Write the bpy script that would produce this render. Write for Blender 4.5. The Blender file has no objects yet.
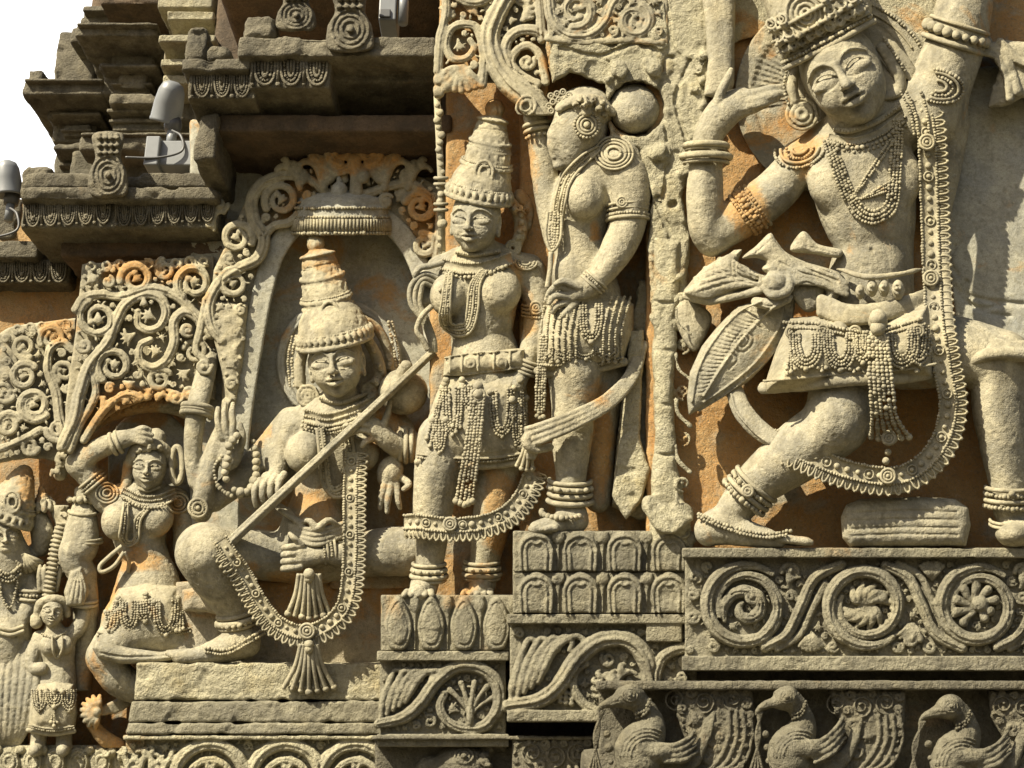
import bpy, math, random
import numpy as np
from mathutils import Vector, Matrix

# ------------------------------------------------------------------ camera, light, exposure
SC = bpy.context.scene
COL = SC.collection
random.seed(7)
RNG = np.random.default_rng(11)
W_, H_ = 1024, 768
FPX = 1236.0
PITCH = math.radians(20.0)
CAMZ = 1.60
cam_data = bpy.data.cameras.new("camera")
cam_data.sensor_width = 36.0
cam_data.lens = 36.0 * FPX / W_
cam_data.clip_start = 0.05
cam_data.clip_end = 3000
cam = bpy.data.objects.new("camera", cam_data)
cam.location = (0, 0, CAMZ)
cam.rotation_euler = (math.pi / 2 + PITCH, 0, 0)
COL.objects.link(cam)
SC.camera = cam
SC.render.resolution_x, SC.render.resolution_y = W_, H_

SUN_EL = math.radians(46)
SUN_AZ = math.radians(231)          # direction the light comes FROM, clockwise from +Y seen from above
world = bpy.data.worlds.new("World")
SC.world = world
world.use_nodes = True
wn = world.node_tree.nodes
sky = wn.new("ShaderNodeTexSky")
sky.sky_type = 'NISHITA'
sky.sun_disc = False
sky.sun_elevation = SUN_EL
sky.sun_rotation = SUN_AZ
sky.dust_density = 4.0
sky.air_density = 1.0
sky.ozone_density = 0.6
wn["Background"].inputs[1].default_value = 0.05
# bright white patch added behind the tower so the sky blows out; clear elsewhere
_wl = world.node_tree.links
_tc = wn.new("ShaderNodeTexCoord")
_dot = wn.new("ShaderNodeVectorMath"); _dot.operation = 'DOT_PRODUCT'
_dot.inputs[1].default_value = Vector((-.42, .80, .42)).normalized()
_wl.new(_tc.outputs["Generated"], _dot.inputs[0])
_cn = wn.new("ShaderNodeTexNoise"); _cn.inputs["Scale"].default_value = 3.0; _cn.inputs["Detail"].default_value = 6
_wl.new(_tc.outputs["Generated"], _cn.inputs["Vector"])
_ad = wn.new("ShaderNodeMath"); _ad.operation = 'MULTIPLY_ADD'
_wl.new(_cn.outputs["Fac"], _ad.inputs[0]); _ad.inputs[1].default_value = .12
_wl.new(_dot.outputs["Value"], _ad.inputs[2])
_mr = wn.new("ShaderNodeMapRange"); _mr.inputs[1].default_value = .93; _mr.inputs[2].default_value = .99
_wl.new(_ad.outputs[0], _mr.inputs[0])
_mx = wn.new("ShaderNodeMix"); _mx.data_type = 'RGBA'
_wl.new(_mr.outputs[0], _mx.inputs[0]); _wl.new(sky.outputs[0], _mx.inputs[6]); _mx.inputs[7].default_value = (22, 22, 22, 1)
_wl.new(_mx.outputs[2], wn["Background"].inputs[0])
sun_d = bpy.data.lights.new("sun", 'SUN')
sun_d.energy = 5.0
sun_d.angle = math.radians(0.5)
sun_d.color = (1.0, 0.91, 0.72)
sun = bpy.data.objects.new("sun", sun_d)
_dir = Vector((math.sin(SUN_AZ) * math.cos(SUN_EL), math.cos(SUN_AZ) * math.cos(SUN_EL), math.sin(SUN_EL)))
sun.rotation_euler = _dir.to_track_quat('Z', 'Y').to_euler()
sun.location = _dir * 30
COL.objects.link(sun)
SC.view_settings.view_transform = 'Standard'
SC.view_settings.look = 'None'
SC.view_settings.exposure = 1.0
SC.view_settings.gamma = 1.0
SC.cycles.max_bounces = 5
SC.cycles.diffuse_bounces = 4

# ------------------------------------------------------------------ photo pixel + depth -> point in the place
CT, ST = math.cos(PITCH), math.sin(PITCH)


def unproject(px, py, Y):
    px = np.asarray(px, dtype=np.float64); py = np.asarray(py, dtype=np.float64)
    a = (px - W_ / 2); b = -(py - H_ / 2)
    dy = CT * FPX - ST * b
    dz = ST * FPX + CT * b
    t = Y / dy
    return np.stack([a * t, np.broadcast_to(Y, np.shape(t)) * 1.0, CAMZ + dz * t], -1)


class Sec:
    """A vertical plane of the wall at distance Y; z counts units of one photo pixel out of the wall."""
    def __init__(s, Y):
        s.Y = Y
        s.s = Y / (FPX * CT)

    def w(s, p):
        p = np.asarray(p, dtype=np.float64).reshape(-1, 3)
        return unproject(p[:, 0], p[:, 1], s.Y - p[:, 2] * s.s)


# ------------------------------------------------------------------ noise
_LAT = RNG.random((32, 32, 32)).astype(np.float32)


def vnoise(p, scale):
    """trilinear value noise, -1..1"""
    q = np.asarray(p, dtype=np.float32) * scale + 1000.0
    i = np.floor(q).astype(np.int64)
    f = q - i
    f = f * f * (3 - 2 * f)
    i %= 32
    j = (i + 1) % 32
    x0, y0, z0 = i[:, 0], i[:, 1], i[:, 2]
    x1, y1, z1 = j[:, 0], j[:, 1], j[:, 2]
    fx, fy, fz = f[:, 0], f[:, 1], f[:, 2]
    a = _LAT[x0, y0, z0] * (1 - fx) + _LAT[x1, y0, z0] * fx
    b = _LAT[x0, y1, z0] * (1 - fx) + _LAT[x1, y1, z0] * fx
    c = _LAT[x0, y0, z1] * (1 - fx) + _LAT[x1, y0, z1] * fx
    d = _LAT[x0, y1, z1] * (1 - fx) + _LAT[x1, y1, z1] * fx
    return ((a * (1 - fy) + b * fy) * (1 - fz) + (c * (1 - fy) + d * fy) * fz) * 2 - 1


# ------------------------------------------------------------------ paths
def catmull(pts, step=2.0, closed=False):
    p = np.asarray(pts, dtype=np.float64)
    if len(p) < 2:
        return p
    if closed:
        P = np.vstack([p[-1], p, p[0], p[1]])
    else:
        P = np.vstack([2 * p[0] - p[1], p, 2 * p[-1] - p[-2]])
    out = []
    for i in range(1, len(P) - 2):
        p0, p1, p2, p3 = P[i - 1], P[i], P[i + 1], P[i + 2]
        n = max(2, int(np.linalg.norm((p2 - p1)[:3]) / step * 2) + 1)
        t = np.linspace(0, 1, n, endpoint=False)[:, None]
        out.append(0.5 * (2 * p1 + (p2 - p0) * t + (2 * p0 - 5 * p1 + 4 * p2 - p3) * t ** 2 + (3 * p1 - p0 - 3 * p2 + p3) * t ** 3))
    if not closed:
        out.append(p[-1:])
    q = np.vstack(out)
    return resample(q, step)


def resample(q, step):
    q = np.asarray(q, dtype=np.float64)
    d = np.linalg.norm(np.diff(q[:, :min(3, q.shape[1])], axis=0), axis=1)
    L = np.concatenate([[0], np.cumsum(d)])
    if L[-1] < 1e-6:
        return q[:1]
    n = max(2, int(round(L[-1] / step)) + 1)
    t = np.linspace(0, L[-1], n)
    return np.stack([np.interp(t, L, q[:, k]) for k in range(q.shape[1])], -1)


def arc(cx, cy, rx, ry, a0, a1, n=24, rot=0):
    t = np.radians(np.linspace(a0, a1, n))
    x = rx * np.cos(t); y = ry * np.sin(t)
    r = math.radians(rot)
    return np.stack([cx + x * math.cos(r) - y * math.sin(r), cy + x * math.sin(r) + y * math.cos(r)], -1)


def spiral(cx, cy, r0, r1, a0, turns, n=None):
    """from radius r0 at angle a0 (deg, photo axes, y down) winding turns (sign = sense) to r1"""
    n = n or int(abs(turns) * 28) + 6
    t = np.linspace(0, 1, n)
    a = np.radians(a0) + t * turns * 2 * math.pi
    r = r0 + (r1 - r0) * t
    return np.stack([cx + r * np.cos(a), cy + r * np.sin(a)], -1)


# ------------------------------------------------------------------ carved volumes: signed distance grid -> surface nets
class Sdf:
    def __init__(s, x0, y0, x1, y1, z0, z1, h=1.25):
        s.o = np.array([x0, y0, z0], dtype=np.float64); s.h = h
        s.n = np.array([int((x1 - x0) / h) + 2, int((y1 - y0) / h) + 2, int((z1 - z0) / h) + 2])
        s.F = np.full(tuple(s.n), 50.0, dtype=np.float32)

    def _sub(s, lo, hi):
        i0 = np.clip(np.floor((np.asarray(lo, float) - s.o) / s.h).astype(int), 0, s.n)
        i1 = np.clip(np.ceil((np.asarray(hi, float) - s.o) / s.h).astype(int) + 1, 0, s.n)
        if (i1 <= i0).any():
            return None
        sl = tuple(slice(a, b) for a, b in zip(i0, i1))
        ax = [(s.o[k] + s.h * np.arange(i0[k], i1[k])).astype(np.float32) for k in range(3)]
        return sl, ax[0][:, None, None], ax[1][None, :, None], ax[2][None, None, :]

    def _blend(s, sl, d, k, op):
        F = s.F[sl]
        if op == 'u':
            if k > 0:
                g = np.clip(0.5 + 0.5 * (F - d) / k, 0, 1)
                s.F[sl] = F * (1 - g) + d * g - k * g * (1 - g)
            else:
                s.F[sl] = np.minimum(F, d)
        elif op == 's':
            d = -d
            if k > 0:
                g = np.clip(0.5 - 0.5 * (F - d) / k, 0, 1)
                s.F[sl] = F * (1 - g) + d * g + k * g * (1 - g)
            else:
                s.F[sl] = np.maximum(F, d)

    def apply(s, fn, lo, hi, k=0, op='u'):
        pad = k + 3 * s.h
        r = s._sub(np.asarray(lo) - pad, np.asarray(hi) + pad)
        if r is None:
            return
        sl, x, y, z = r
        s._blend(sl, np.broadcast_to(fn(x, y, z), s.F[sl].shape), k, op)

    def tube(s, pts, k=2.0, op='u', zs=1.0):
        """chain of round cones; pts rows (x, y, z, r); zs < 1 flattens the section in z"""
        P = np.asarray(pts, dtype=np.float64)
        rm = P[:, 3].max()
        pad = k + 3 * s.h
        ext = np.array([rm, rm, rm * zs])
        r = s._sub(P[:, :3].min(0) - ext - pad, P[:, :3].max(0) + ext + pad)
        if r is None:
            return
        sl, X, Y, Z = r
        D = np.full(s.F[sl].shape, 60.0, dtype=np.float32)
        off = [q.start for q in sl]
        segs = [(P[0], P[0])] if len(P) == 1 else list(zip(P[:-1], P[1:]))
        for a, b in segs:
            rr = max(a[3], b[3]); e = np.array([rr, rr, rr * zs])
            t = s._sub(np.minimum(a[:3], b[:3]) - e - pad, np.maximum(a[:3], b[:3]) + e + pad)
            if t is None:
                continue
            sl2, x, y, z = t
            loc = tuple(slice(q.start - o, q.stop - o) for q, o in zip(sl2, off))
            iz = 1.0 / zs
            ba = (b[:3] - a[:3]) * np.array([1, 1, iz])
            L2 = float(ba @ ba) + 1e-9
            px, py, pz = x - a[0], y - a[1], (z - a[2]) * iz
            h = np.clip((px * ba[0] + py * ba[1] + pz * ba[2]) / L2, 0, 1)
            d = np.sqrt((px - ba[0] * h) ** 2 + (py - ba[1] * h) ** 2 + (pz - ba[2] * h) ** 2) - (a[3] + (b[3] - a[3]) * h)
            if zs < 1:
                d = d * (0.5 + 0.5 * zs)
            D[loc] = np.minimum(D[loc], d)
        s._blend(sl, D, k, op)

    def limb(s, pts, k=4.0, step=4.0, op='u', zs=1.0):
        s.tube(catmull(pts, step), k, op, zs)

    def ell(s, c, r, rot=0.0, k=3.0, op='u', M=None):
        c = np.asarray(c, float); r = np.asarray(r, float)
        R = max(r)
        if M is None:
            a = math.radians(rot)
            M = np.array([[math.cos(a), math.sin(a), 0], [-math.sin(a), math.cos(a), 0], [0, 0, 1]])
        ext = np.sqrt(((M.T * r[None, :]) ** 2).sum(1))

        def fn(x, y, z):
            X, Y, Z = x - c[0], y - c[1], z - c[2]
            u = (M[0, 0] * X + M[0, 1] * Y + M[0, 2] * Z) / r[0]
            v = (M[1, 0] * X + M[1, 1] * Y + M[1, 2] * Z) / r[1]
            w = (M[2, 0] * X + M[2, 1] * Y + M[2, 2] * Z) / r[2]
            k0 = np.sqrt(u * u + v * v + w * w)
            k1 = np.sqrt((u / r[0]) ** 2 + (v / r[1]) ** 2 + (w / r[2]) ** 2) + 1e-6
            return k0 * (k0 - 1) / k1
        s.apply(fn, c - ext, c + ext, k, op)

    def box(s, c, hs, rnd=1.0, rot=0.0, k=0, op='u'):
        c = np.asarray(c, float); hs = np.asarray(hs, float)
        a = math.radians(rot); ca, sa = math.cos(a), math.sin(a)
        ex = abs(ca) * hs[0] + abs(sa) * hs[1]; ey = abs(sa) * hs[0] + abs(ca) * hs[1]

        def fn(x, y, z):
            X, Y, Z = x - c[0], y - c[1], z - c[2]
            u = np.abs(ca * X + sa * Y) - hs[0] + rnd
            v = np.abs(-sa * X + ca * Y) - hs[1] + rnd
            w = np.abs(Z) - hs[2] + rnd
            return np.sqrt(np.maximum(u, 0) ** 2 + np.maximum(v, 0) ** 2 + np.maximum(w, 0) ** 2) + np.minimum(np.maximum(np.maximum(u, v), w), 0) - rnd
        s.apply(fn, c - [ex, ey, hs[2]], c + [ex, ey, hs[2]], k, op)

    def poly(s, pts, z0, z1, rnd=1.5, k=0, op='u', zf=None, dome=0.0):
        """extruded outline; zf(x, y) shifts it in z; dome swells its middle"""
        P = np.asarray(pts, dtype=np.float64)[:, :2]
        lo = P.min(0); hi = P.max(0)
        zc, hz = (z0 + z1) / 2, (z1 - z0) / 2
        zlo, zhi = z0, z1 + max(dome, 0)
        if zf is not None:
            gx, gy = np.meshgrid(np.linspace(lo[0], hi[0], 12), np.linspace(lo[1], hi[1], 12))
            q = zf(gx, gy); zlo += q.min(); zhi += q.max()

        def fn(x, y, z):
            X = x[:, :, 0]; Y = y[:, :, 0]
            X, Y = np.broadcast_arrays(X, Y)
            d = np.full(X.shape, 1e9); sg = np.ones(X.shape)
            n = len(P)
            j = n - 1
            for i in range(n):
                e = P[j] - P[i]
                wx, wy = X - P[i, 0], Y - P[i, 1]
                t = np.clip((wx * e[0] + wy * e[1]) / (e @ e + 1e-9), 0, 1)
                d = np.minimum(d, (wx - e[0] * t) ** 2 + (wy - e[1] * t) ** 2)
                c1 = Y >= P[i, 1]; c2 = Y < P[j, 1]; c3 = e[0] * wy > e[1] * wx
                flip = (c1 & c2 & c3) | (~c1 & ~c2 & ~c3)
                sg = np.where(flip, -sg, sg)
                j = i
            d2 = (sg * np.sqrt(d)).astype(np.float32)
            zz = z
            if zf is not None:
                zz = zz - zf(X, Y).astype(np.float32)[:, :, None]
            hzz = hz
            if dome:
                m = np.clip(-d2 / max(1e-3, -d2.min()), 0, 1)
                lift = (dome * np.sqrt(1 - (1 - m) ** 2))[:, :, None]
                zz = zz - lift / 2; hzz = hz + lift / 2
            u = d2[:, :, None] + rnd
            w = np.abs(zz - zc) - hzz + rnd
            return np.sqrt(np.maximum(u, 0) ** 2 + np.maximum(w, 0) ** 2) + np.minimum(np.maximum(u, w), 0) - rnd
        s.apply(fn, [lo[0], lo[1], zlo], [hi[0], hi[1], zhi], k, op)

    def H(s, x, y, default=0.0):
        """height of the outermost surface over photo points"""
        x = np.atleast_1d(np.asarray(x, float)); y = np.atleast_1d(np.asarray(y, float))
        fx = np.clip((x - s.o[0]) / s.h, 0, s.n[0] - 1.001); fy = np.clip((y - s.o[1]) / s.h, 0, s.n[1] - 1.001)
        ix = np.round(fx).astype(int); iy = np.round(fy).astype(int)
        colm = s.F[ix, iy, :]
        neg = colm < 0
        has = neg.any(1)
        last = s.n[2] - 1 - np.argmax(neg[:, ::-1], axis=1)
        nxt = np.minimum(last + 1, s.n[2] - 1)
        r = np.arange(len(x))
        a, b = colm[r, last], colm[r, nxt]
        fr = np.where(nxt > last, a / np.where(np.abs(a - b) < 1e-6, 1, a - b), 0)
        return np.where(has, s.o[2] + s.h * (last + np.clip(fr, 0, 1)), default)

    def drape(s, pts, off=0.5, step=1.5, smooth=5, closed=False, lo=None):
        q = catmull(np.asarray(pts, float)[:, :2], step, closed)
        z = s.H(q[:, 0], q[:, 1], default=np.nan)
        if np.isnan(z).all():
            z[:] = lo if lo is not None else 10.0
        elif np.isnan(z).any():
            ok = ~np.isnan(z)
            z = np.interp(np.arange(len(z)), np.where(ok)[0], z[ok])
        if lo is not None:
            z = np.maximum(z, lo)
        if smooth > 1 and len(z) > smooth:
            m = smooth // 2
            zp = np.pad(z, m, mode='edge')
            z2 = np.max(np.stack([zp[i:i + len(z)] for i in range(2 * m + 1)]), 0)
            zp = np.pad(z2, m, mode='edge')
            z = np.mean(np.stack([zp[i:i + len(z)] for i in range(2 * m + 1)]), 0)
        return np.column_stack([q, z + off])

    def groove(s, pts, r=1.0, depth=0.4, k=0.6, smooth=5):
        d = s.drape(pts, off=r - depth - r * 0.4, step=1.5, smooth=smooth)
        s.tube(np.column_stack([d, np.full(len(d), r)]), k, 's')

    def ridge(s, pts, r=1.2, off=0.0, k=0.8, smooth=5):
        d = s.drape(pts, off=off, step=1.5, smooth=smooth)
        rr = np.full(len(d), r) if np.isscalar(r) else np.interp(np.linspace(0, 1, len(d)), np.linspace(0, 1, len(r)), r)
        s.tube(np.column_stack([d, rr]), k)

    def mesh(s):
        F = s.F.copy()
        F[0] = np.maximum(F[0], .5); F[-1] = np.maximum(F[-1], .5)
        F[:, 0] = np.maximum(F[:, 0], .5); F[:, -1] = np.maximum(F[:, -1], .5)
        F[:, :, 0] = np.maximum(F[:, :, 0], .5); F[:, :, -1] = np.maximum(F[:, :, -1], .5)
        inside = F < 0
        c = np.zeros(tuple(np.array(F.shape) - 1), dtype=np.uint8)
        for dx in (0, 1):
            for dy in (0, 1):
                for dz in (0, 1):
                    c += inside[dx:F.shape[0] - 1 + dx, dy:F.shape[1] - 1 + dy, dz:F.shape[2] - 1 + dz]
        act = (c > 0) & (c < 8)
        idx = np.full(act.shape, -1, dtype=np.int64)
        ii = np.argwhere(act)
        idx[act] = np.arange(len(ii))
        acc = np.zeros((len(ii), 3)); cnt = np.zeros(len(ii))
        g = {}
        for dx in (0, 1):
            for dy in (0, 1):
                for dz in (0, 1):
                    g[dx, dy, dz] = F[ii[:, 0] + dx, ii[:, 1] + dy, ii[:, 2] + dz]
        for a in g:
            for ax in range(3):
                if a[ax] == 0:
                    b = list(a); b[ax] = 1; b = tuple(b)
                    va, vb = g[a], g[b]
                    m = (va < 0) != (vb < 0)
                    t = np.where(m, va / np.where(m, va - vb, 1), 0)
                    p = np.tile(np.array(a, float), (len(ii), 1)); p[:, ax] = t
                    acc += p * m[:, None]; cnt += m
        v = (ii + acc / np.maximum(cnt, 1)[:, None]) * s.h + s.o
        faces = []
        for ax in range(3):
            sl0 = [slice(1, -1)] * 3; sl0[ax] = slice(0, -1)
            sl1 = [slice(1, -1)] * 3; sl1[ax] = slice(1, None)
            A = inside[tuple(sl0)]; B = inside[tuple(sl1)]
            e = np.argwhere(A != B)
            if not len(e):
                continue
            fl = A[tuple(e.T)]
            base = e + 1; base[:, ax] -= 1
            o1, o2 = (ax + 1) % 3, (ax + 2) % 3
            q = []
            for (u, w) in ((-1, -1), (0, -1), (0, 0), (-1, 0)):
                t = base.copy(); t[:, o1] += u; t[:, o2] += w
                q.append(idx[tuple(t.T)])
            q = np.stack(q, -1)
            q[~fl] = q[~fl][:, ::-1]
            faces.append(q)
        f = np.vstack(faces) if faces else np.zeros((0, 4), int)
        f = f[(f >= 0).all(1)]
        return v, f


# ------------------------------------------------------------------ face normal check / link
STAINS = []          # ochre patches: (x, y, rx, ry, amount)


def stain_at(p):
    t = np.zeros(len(p))
    if STAINS is None:
        return t
    for (x, y, rx, ry, a) in STAINS:
        t = np.maximum(t, a * np.exp(-((p[:, 0] - x) / rx) ** 2 - ((p[:, 1] - y) / ry) ** 2))
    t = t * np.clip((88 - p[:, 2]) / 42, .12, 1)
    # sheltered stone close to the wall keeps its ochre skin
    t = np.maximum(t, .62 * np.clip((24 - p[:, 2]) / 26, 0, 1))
    return t


def link_mesh(name, v, f, mat, parent=None, stain=None, smooth=True):
    me = bpy.data.meshes.new(name)
    v = np.asarray(v, dtype=np.float32)
    if isinstance(f, np.ndarray):
        fs = [f]
    else:
        fs = f
    loops = np.concatenate([q.ravel() for q in fs]).astype(np.int32)
    sizes = np.concatenate([np.full(len(q), q.shape[1]) for q in fs])
    starts = np.concatenate([[0], np.cumsum(sizes)[:-1]]).astype(np.int32)
    me.vertices.add(len(v)); me.vertices.foreach_set('co', v.ravel())
    me.loops.add(len(loops)); me.loops.foreach_set('vertex_index', loops)
    me.polygons.add(len(sizes)); me.polygons.foreach_set('loop_start', starts)
    me.polygons.foreach_set('use_smooth', np.full(len(sizes), smooth))
    me.update(calc_edges=True)
    me.validate()
    if stain is not None:
        at = me.attributes.new('stain', 'FLOAT', 'POINT')
        at.data.foreach_set('value', np.asarray(stain, dtype=np.float32))
    me.materials.append(mat)
    o = bpy.data.objects.new(name, me)
    COL.objects.link(o)
    if parent is not None:
        root = parent
        while root.parent is not None:
            root = root.parent
        o.parent = parent
        o.matrix_parent_inverse = Matrix.Translation(-root.location) if parent is root else Matrix.Identity(4)
    return o


def thing(name, label, cat, loc=(0, 0, 0), group=None):
    o = bpy.data.objects.new(name, None)
    o.empty_display_size = 0.05
    o.location = loc
    COL.objects.link(o)
    o['label'] = label; o['category'] = cat
    if group:
        o['group'] = group
    return o


def tag(o, label, cat, group=None):
    o['label'] = label; o['category'] = cat
    if group:
        o['group'] = group
    return o


def components(n, f):
    lab = np.arange(n)
    while True:
        m = lab[f].min(1)
        new = lab.copy()
        for k in range(f.shape[1]):
            np.minimum.at(new, f[:, k], m)
        new = new[new]; new = new[new]
        if (new == lab).all():
            return lab
        lab = new


def keep_verts(v, f, mask):
    idx = np.cumsum(mask) - 1
    fk = mask[f].all(1)
    return v[mask], idx[f[fk]]


def sdf_obj(name, sd, sec, mat, parent=None, rough=0.25, rs=0.12, chip=0.0, split=False):
    v, f = sd.mesh()
    lab = components(len(v), f)
    u, inv, cnt = np.unique(lab, return_inverse=True, return_counts=True)
    if len(u) > 1:
        small = cnt < max(140, cnt.max() * .01)
        v, f = keep_verts(v, f, ~small[inv])
    if split and len(u) > 1:
        lab = components(len(v), f)
        out = []
        for q in np.unique(lab):
            out.append(_sdf_link(name, *keep_verts(v, f, lab == q), sec, mat, parent, rough, rs, chip))
        return out[0]
    return _sdf_link(name, v, f, sec, mat, parent, rough, rs, chip)


def _sdf_link(name, v, f, sec, mat, parent, rough, rs, chip):
    n = None
    if rough or chip:
        nv = vnoise(v, rs) * 0.6 + vnoise(v + 37.1, rs * 2.7) * 0.4
        # vertex normals by face accumulation
        a = v[f[:, 2]] - v[f[:, 0]]; b = v[f[:, 3]] - v[f[:, 1]]
        fn = np.cross(a, b)
        n = np.zeros_like(v)
        for k in range(4):
            np.add.at(n, f[:, k], fn)
        n /= np.linalg.norm(n, axis=1)[:, None] + 1e-9
        disp = rough * nv
        if chip:
            c = vnoise(v + 91.7, rs * 0.8)
            disp = disp - chip * np.clip((c - 0.35) * 3, 0, 1)
        pit = vnoise(v + 11.3, .34)
        disp = disp - .4 * np.clip((pit - .42) * 4, 0, 1)
        v = v + n * disp[:, None]
    return link_mesh(name, sec.w(v), f, mat, parent, stain_at(v))


# ------------------------------------------------------------------ small carved ornaments as direct meshes
def _ico(sub):
    t = (1 + 5 ** .5) / 2
    v = [(-1, t, 0), (1, t, 0), (-1, -t, 0), (1, -t, 0), (0, -1, t), (0, 1, t), (0, -1, -t), (0, 1, -t), (t, 0, -1), (t, 0, 1), (-t, 0, -1), (-t, 0, 1)]
    f = [(0, 11, 5), (0, 5, 1), (0, 1, 7), (0, 7, 10), (0, 10, 11), (1, 5, 9), (5, 11, 4), (11, 10, 2), (10, 7, 6), (7, 1, 8), (3, 9, 4), (3, 4, 2), (3, 2, 6), (3, 6, 8), (3, 8, 9), (4, 9, 5), (2, 4, 11), (6, 2, 10), (8, 6, 7), (9, 8, 1)]
    v = [np.array(a) / np.linalg.norm(a) for a in v]
    for _ in range(sub):
        mid = {}; nf = []

        def m(a, b):
            k = (min(a, b), max(a, b))
            if k not in mid:
                c = v[a] + v[b]; v.append(c / np.linalg.norm(c)); mid[k] = len(v) - 1
            return mid[k]
        for a, b, c in f:
            x, y, z = m(a, b), m(b, c), m(c, a)
            nf += [(a, x, z), (b, y, x), (c, z, y), (x, y, z)]
        f = nf
    return np.array(v), np.array(f)


ICO0, ICO1, ICO2 = _ico(0), _ico(1), _ico(2)


class MB:
    def __init__(s, sec):
        s.sec = sec; s.v = []; s.t = []; s.q = []; s.n = 0

    def _add(s, v, tri=None, quad=None):
        s.v.append(v)
        if tri is not None:
            s.t.append(tri + s.n)
        if quad is not None:
            s.q.append(quad + s.n)
        s.n += len(v)

    def balls(s, pts, r, flat=1.0):
        pts = np.asarray(pts, float)
        T = ICO1
        r = np.broadcast_to(np.asarray(r, float), (len(pts),))
        jit = np.clip(1 + 0.16 * RNG.standard_normal(len(pts)), .45, 1.4)
        sc = (r * jit)[:, None, None] * T[0][None] * np.array([1, 1, flat])
        v = (pts[:, None, :3] + sc).reshape(-1, 3)
        f = (T[1][None] + (np.arange(len(pts)) * len(T[0]))[:, None, None]).reshape(-1, 3)
        s._add(v, tri=f)

    def beads(s, path, r=1.5, gap=1.85, zoff=0.0):
        p = resample(np.asarray(path, float)[:, :3], r * gap)
        p = p + np.array([0, 0, zoff]) + RNG.standard_normal(p.shape) * r * .12
        if len(p) > 12:
            p = p[RNG.random(len(p)) > .03]
        s.balls(p, r)

    def sweep(s, path, prof, closed=False, cap=True, scale=None):
        """prof: (lateral, height) outline swept along path; lateral lies in the wall plane"""
        p = np.asarray(path, float)[:, :3]
        n = len(p)
        if n < 2:
            return
        t = np.gradient(p, axis=0)
        if closed:
            t = (np.roll(p, -1, 0) - np.roll(p, 1, 0))
        t /= np.linalg.norm(t, axis=1)[:, None] + 1e-9
        lat = np.stack([-t[:, 1], t[:, 0], np.zeros(n)], -1)
        L = np.linalg.norm(lat, axis=1)
        bad = L < 0.15
        if bad.any():
            good = np.where(~bad)[0]
            if len(good) == 0:
                lat[:] = [1, 0, 0]
            else:
                for i in np.where(bad)[0]:
                    lat[i] = lat[good[np.argmin(abs(good - i))]]
        lat = lat - (lat * t).sum(1)[:, None] * t
        lat /= np.linalg.norm(lat, axis=1)[:, None] + 1e-9
        up = np.cross(t, lat)
        flip = up[:, 2] < 0
        if flip.sum() > n / 2:
            up = -up
        prof = np.asarray(prof, float); m = len(prof)
        sc = np.ones(n) if scale is None else np.interp(np.linspace(0, 1, n), np.linspace(0, 1, len(scale)), scale)
        v = p[:, None, :] + sc[:, None, None] * (prof[None, :, :1] * lat[:, None, :] + prof[None, :, 1:2] * up[:, None, :])
        v = v.reshape(-1, 3)
        i = np.arange(n if closed else n - 1)
        q = []
        for k in range(m):
            a = i * m + k; b = i * m + (k + 1) % m
            c = ((i + 1) % n) * m + (k + 1) % m; d = ((i + 1) % n) * m + k
            q.append(np.stack([a, b, c, d], -1))
        s._add(v, quad=np.vstack(q))
        if cap and not closed:
            base = s.n - len(v)
            for e, o in ((0, 1), (n - 1, -1)):
                ring = base + e * m + np.arange(m)
                ctr = v[e * m:(e + 1) * m].mean(0)
                s.v.append(ctr[None]); ci = s.n; s.n += 1
                tr = np.stack([np.full(m, ci), ring, np.roll(ring, -1)], -1)
                s.t.append(tr if o < 0 else tr[:, ::-1])

    def rope(s, path, r=1.2, seg=8, closed=False, scale=None, flat=1.0):
        a = np.linspace(0, 2 * math.pi, seg, endpoint=False)
        s.sweep(path, np.stack([r * np.cos(a), r * flat * np.sin(a)], -1), closed, scale=scale)

    def strap(s, path, hw, th=1.5, lip=0.8, closed=False, scale=None):
        """flat band with raised edges"""
        e = min(1.6, hw * .3)
        prof = [(-hw, -th), (hw, -th), (hw, lip), (hw - e, lip), (hw - e - .4, 0), (-hw + e + .4, 0), (-hw + e, lip), (-hw, lip)]
        s.sweep(path, prof, closed, scale=scale)

    def disc(s, x, y, z, rings, th=1.2, aspect=1.0, rot=0, boss=None):
        """rosette of concentric ridges"""
        for r in rings:
            a = arc(x, y, r, r * aspect, 0, 360, 26, rot)[:-1]
            s.rope(np.column_stack([a, np.full(len(a), z)]), th, 6, closed=True)
        s.balls([(x, y, z)], boss or rings[-1] * .5)

    def obj(s, name, mat, parent=None):
        if s.n == 0:
            return None
        v = np.vstack(s.v)
        t = np.vstack(s.t) if s.t else np.zeros((0, 3), int)
        q = np.vstack(s.q) if s.q else np.zeros((0, 4), int)
        # pieces that lie well apart become objects of their own
        ck = np.concatenate([np.full(len(a), i) for i, a in enumerate(s.v)])
        nb = len(s.v)
        lo = np.array([a.min(0) for a in s.v]) - 2.5; hi = np.array([a.max(0) for a in s.v]) + 2.5
        g = np.arange(nb)
        for _ in range(nb):
            ch = False
            for i in range(nb):
                near = ((lo <= hi[i]) & (hi >= lo[i])).all(1)
                m = g[near].min()
                if (g[near] != m).any():
                    ch = True
                    for o in np.unique(g[near]):
                        g[g == o] = m
            if not ch:
                break
        first = None
        for gi in np.unique(g):
            mask = (g == gi)[ck]
            idx = np.cumsum(mask) - 1
            fs = [idx[a[mask[a[:, 0]]]] for a in (t, q) if len(a) and mask[a[:, 0]].any()]
            o = link_mesh(name, s.sec.w(v[mask]), fs, mat, parent, stain_at(v[mask]))
            first = first or o
        return first
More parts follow.
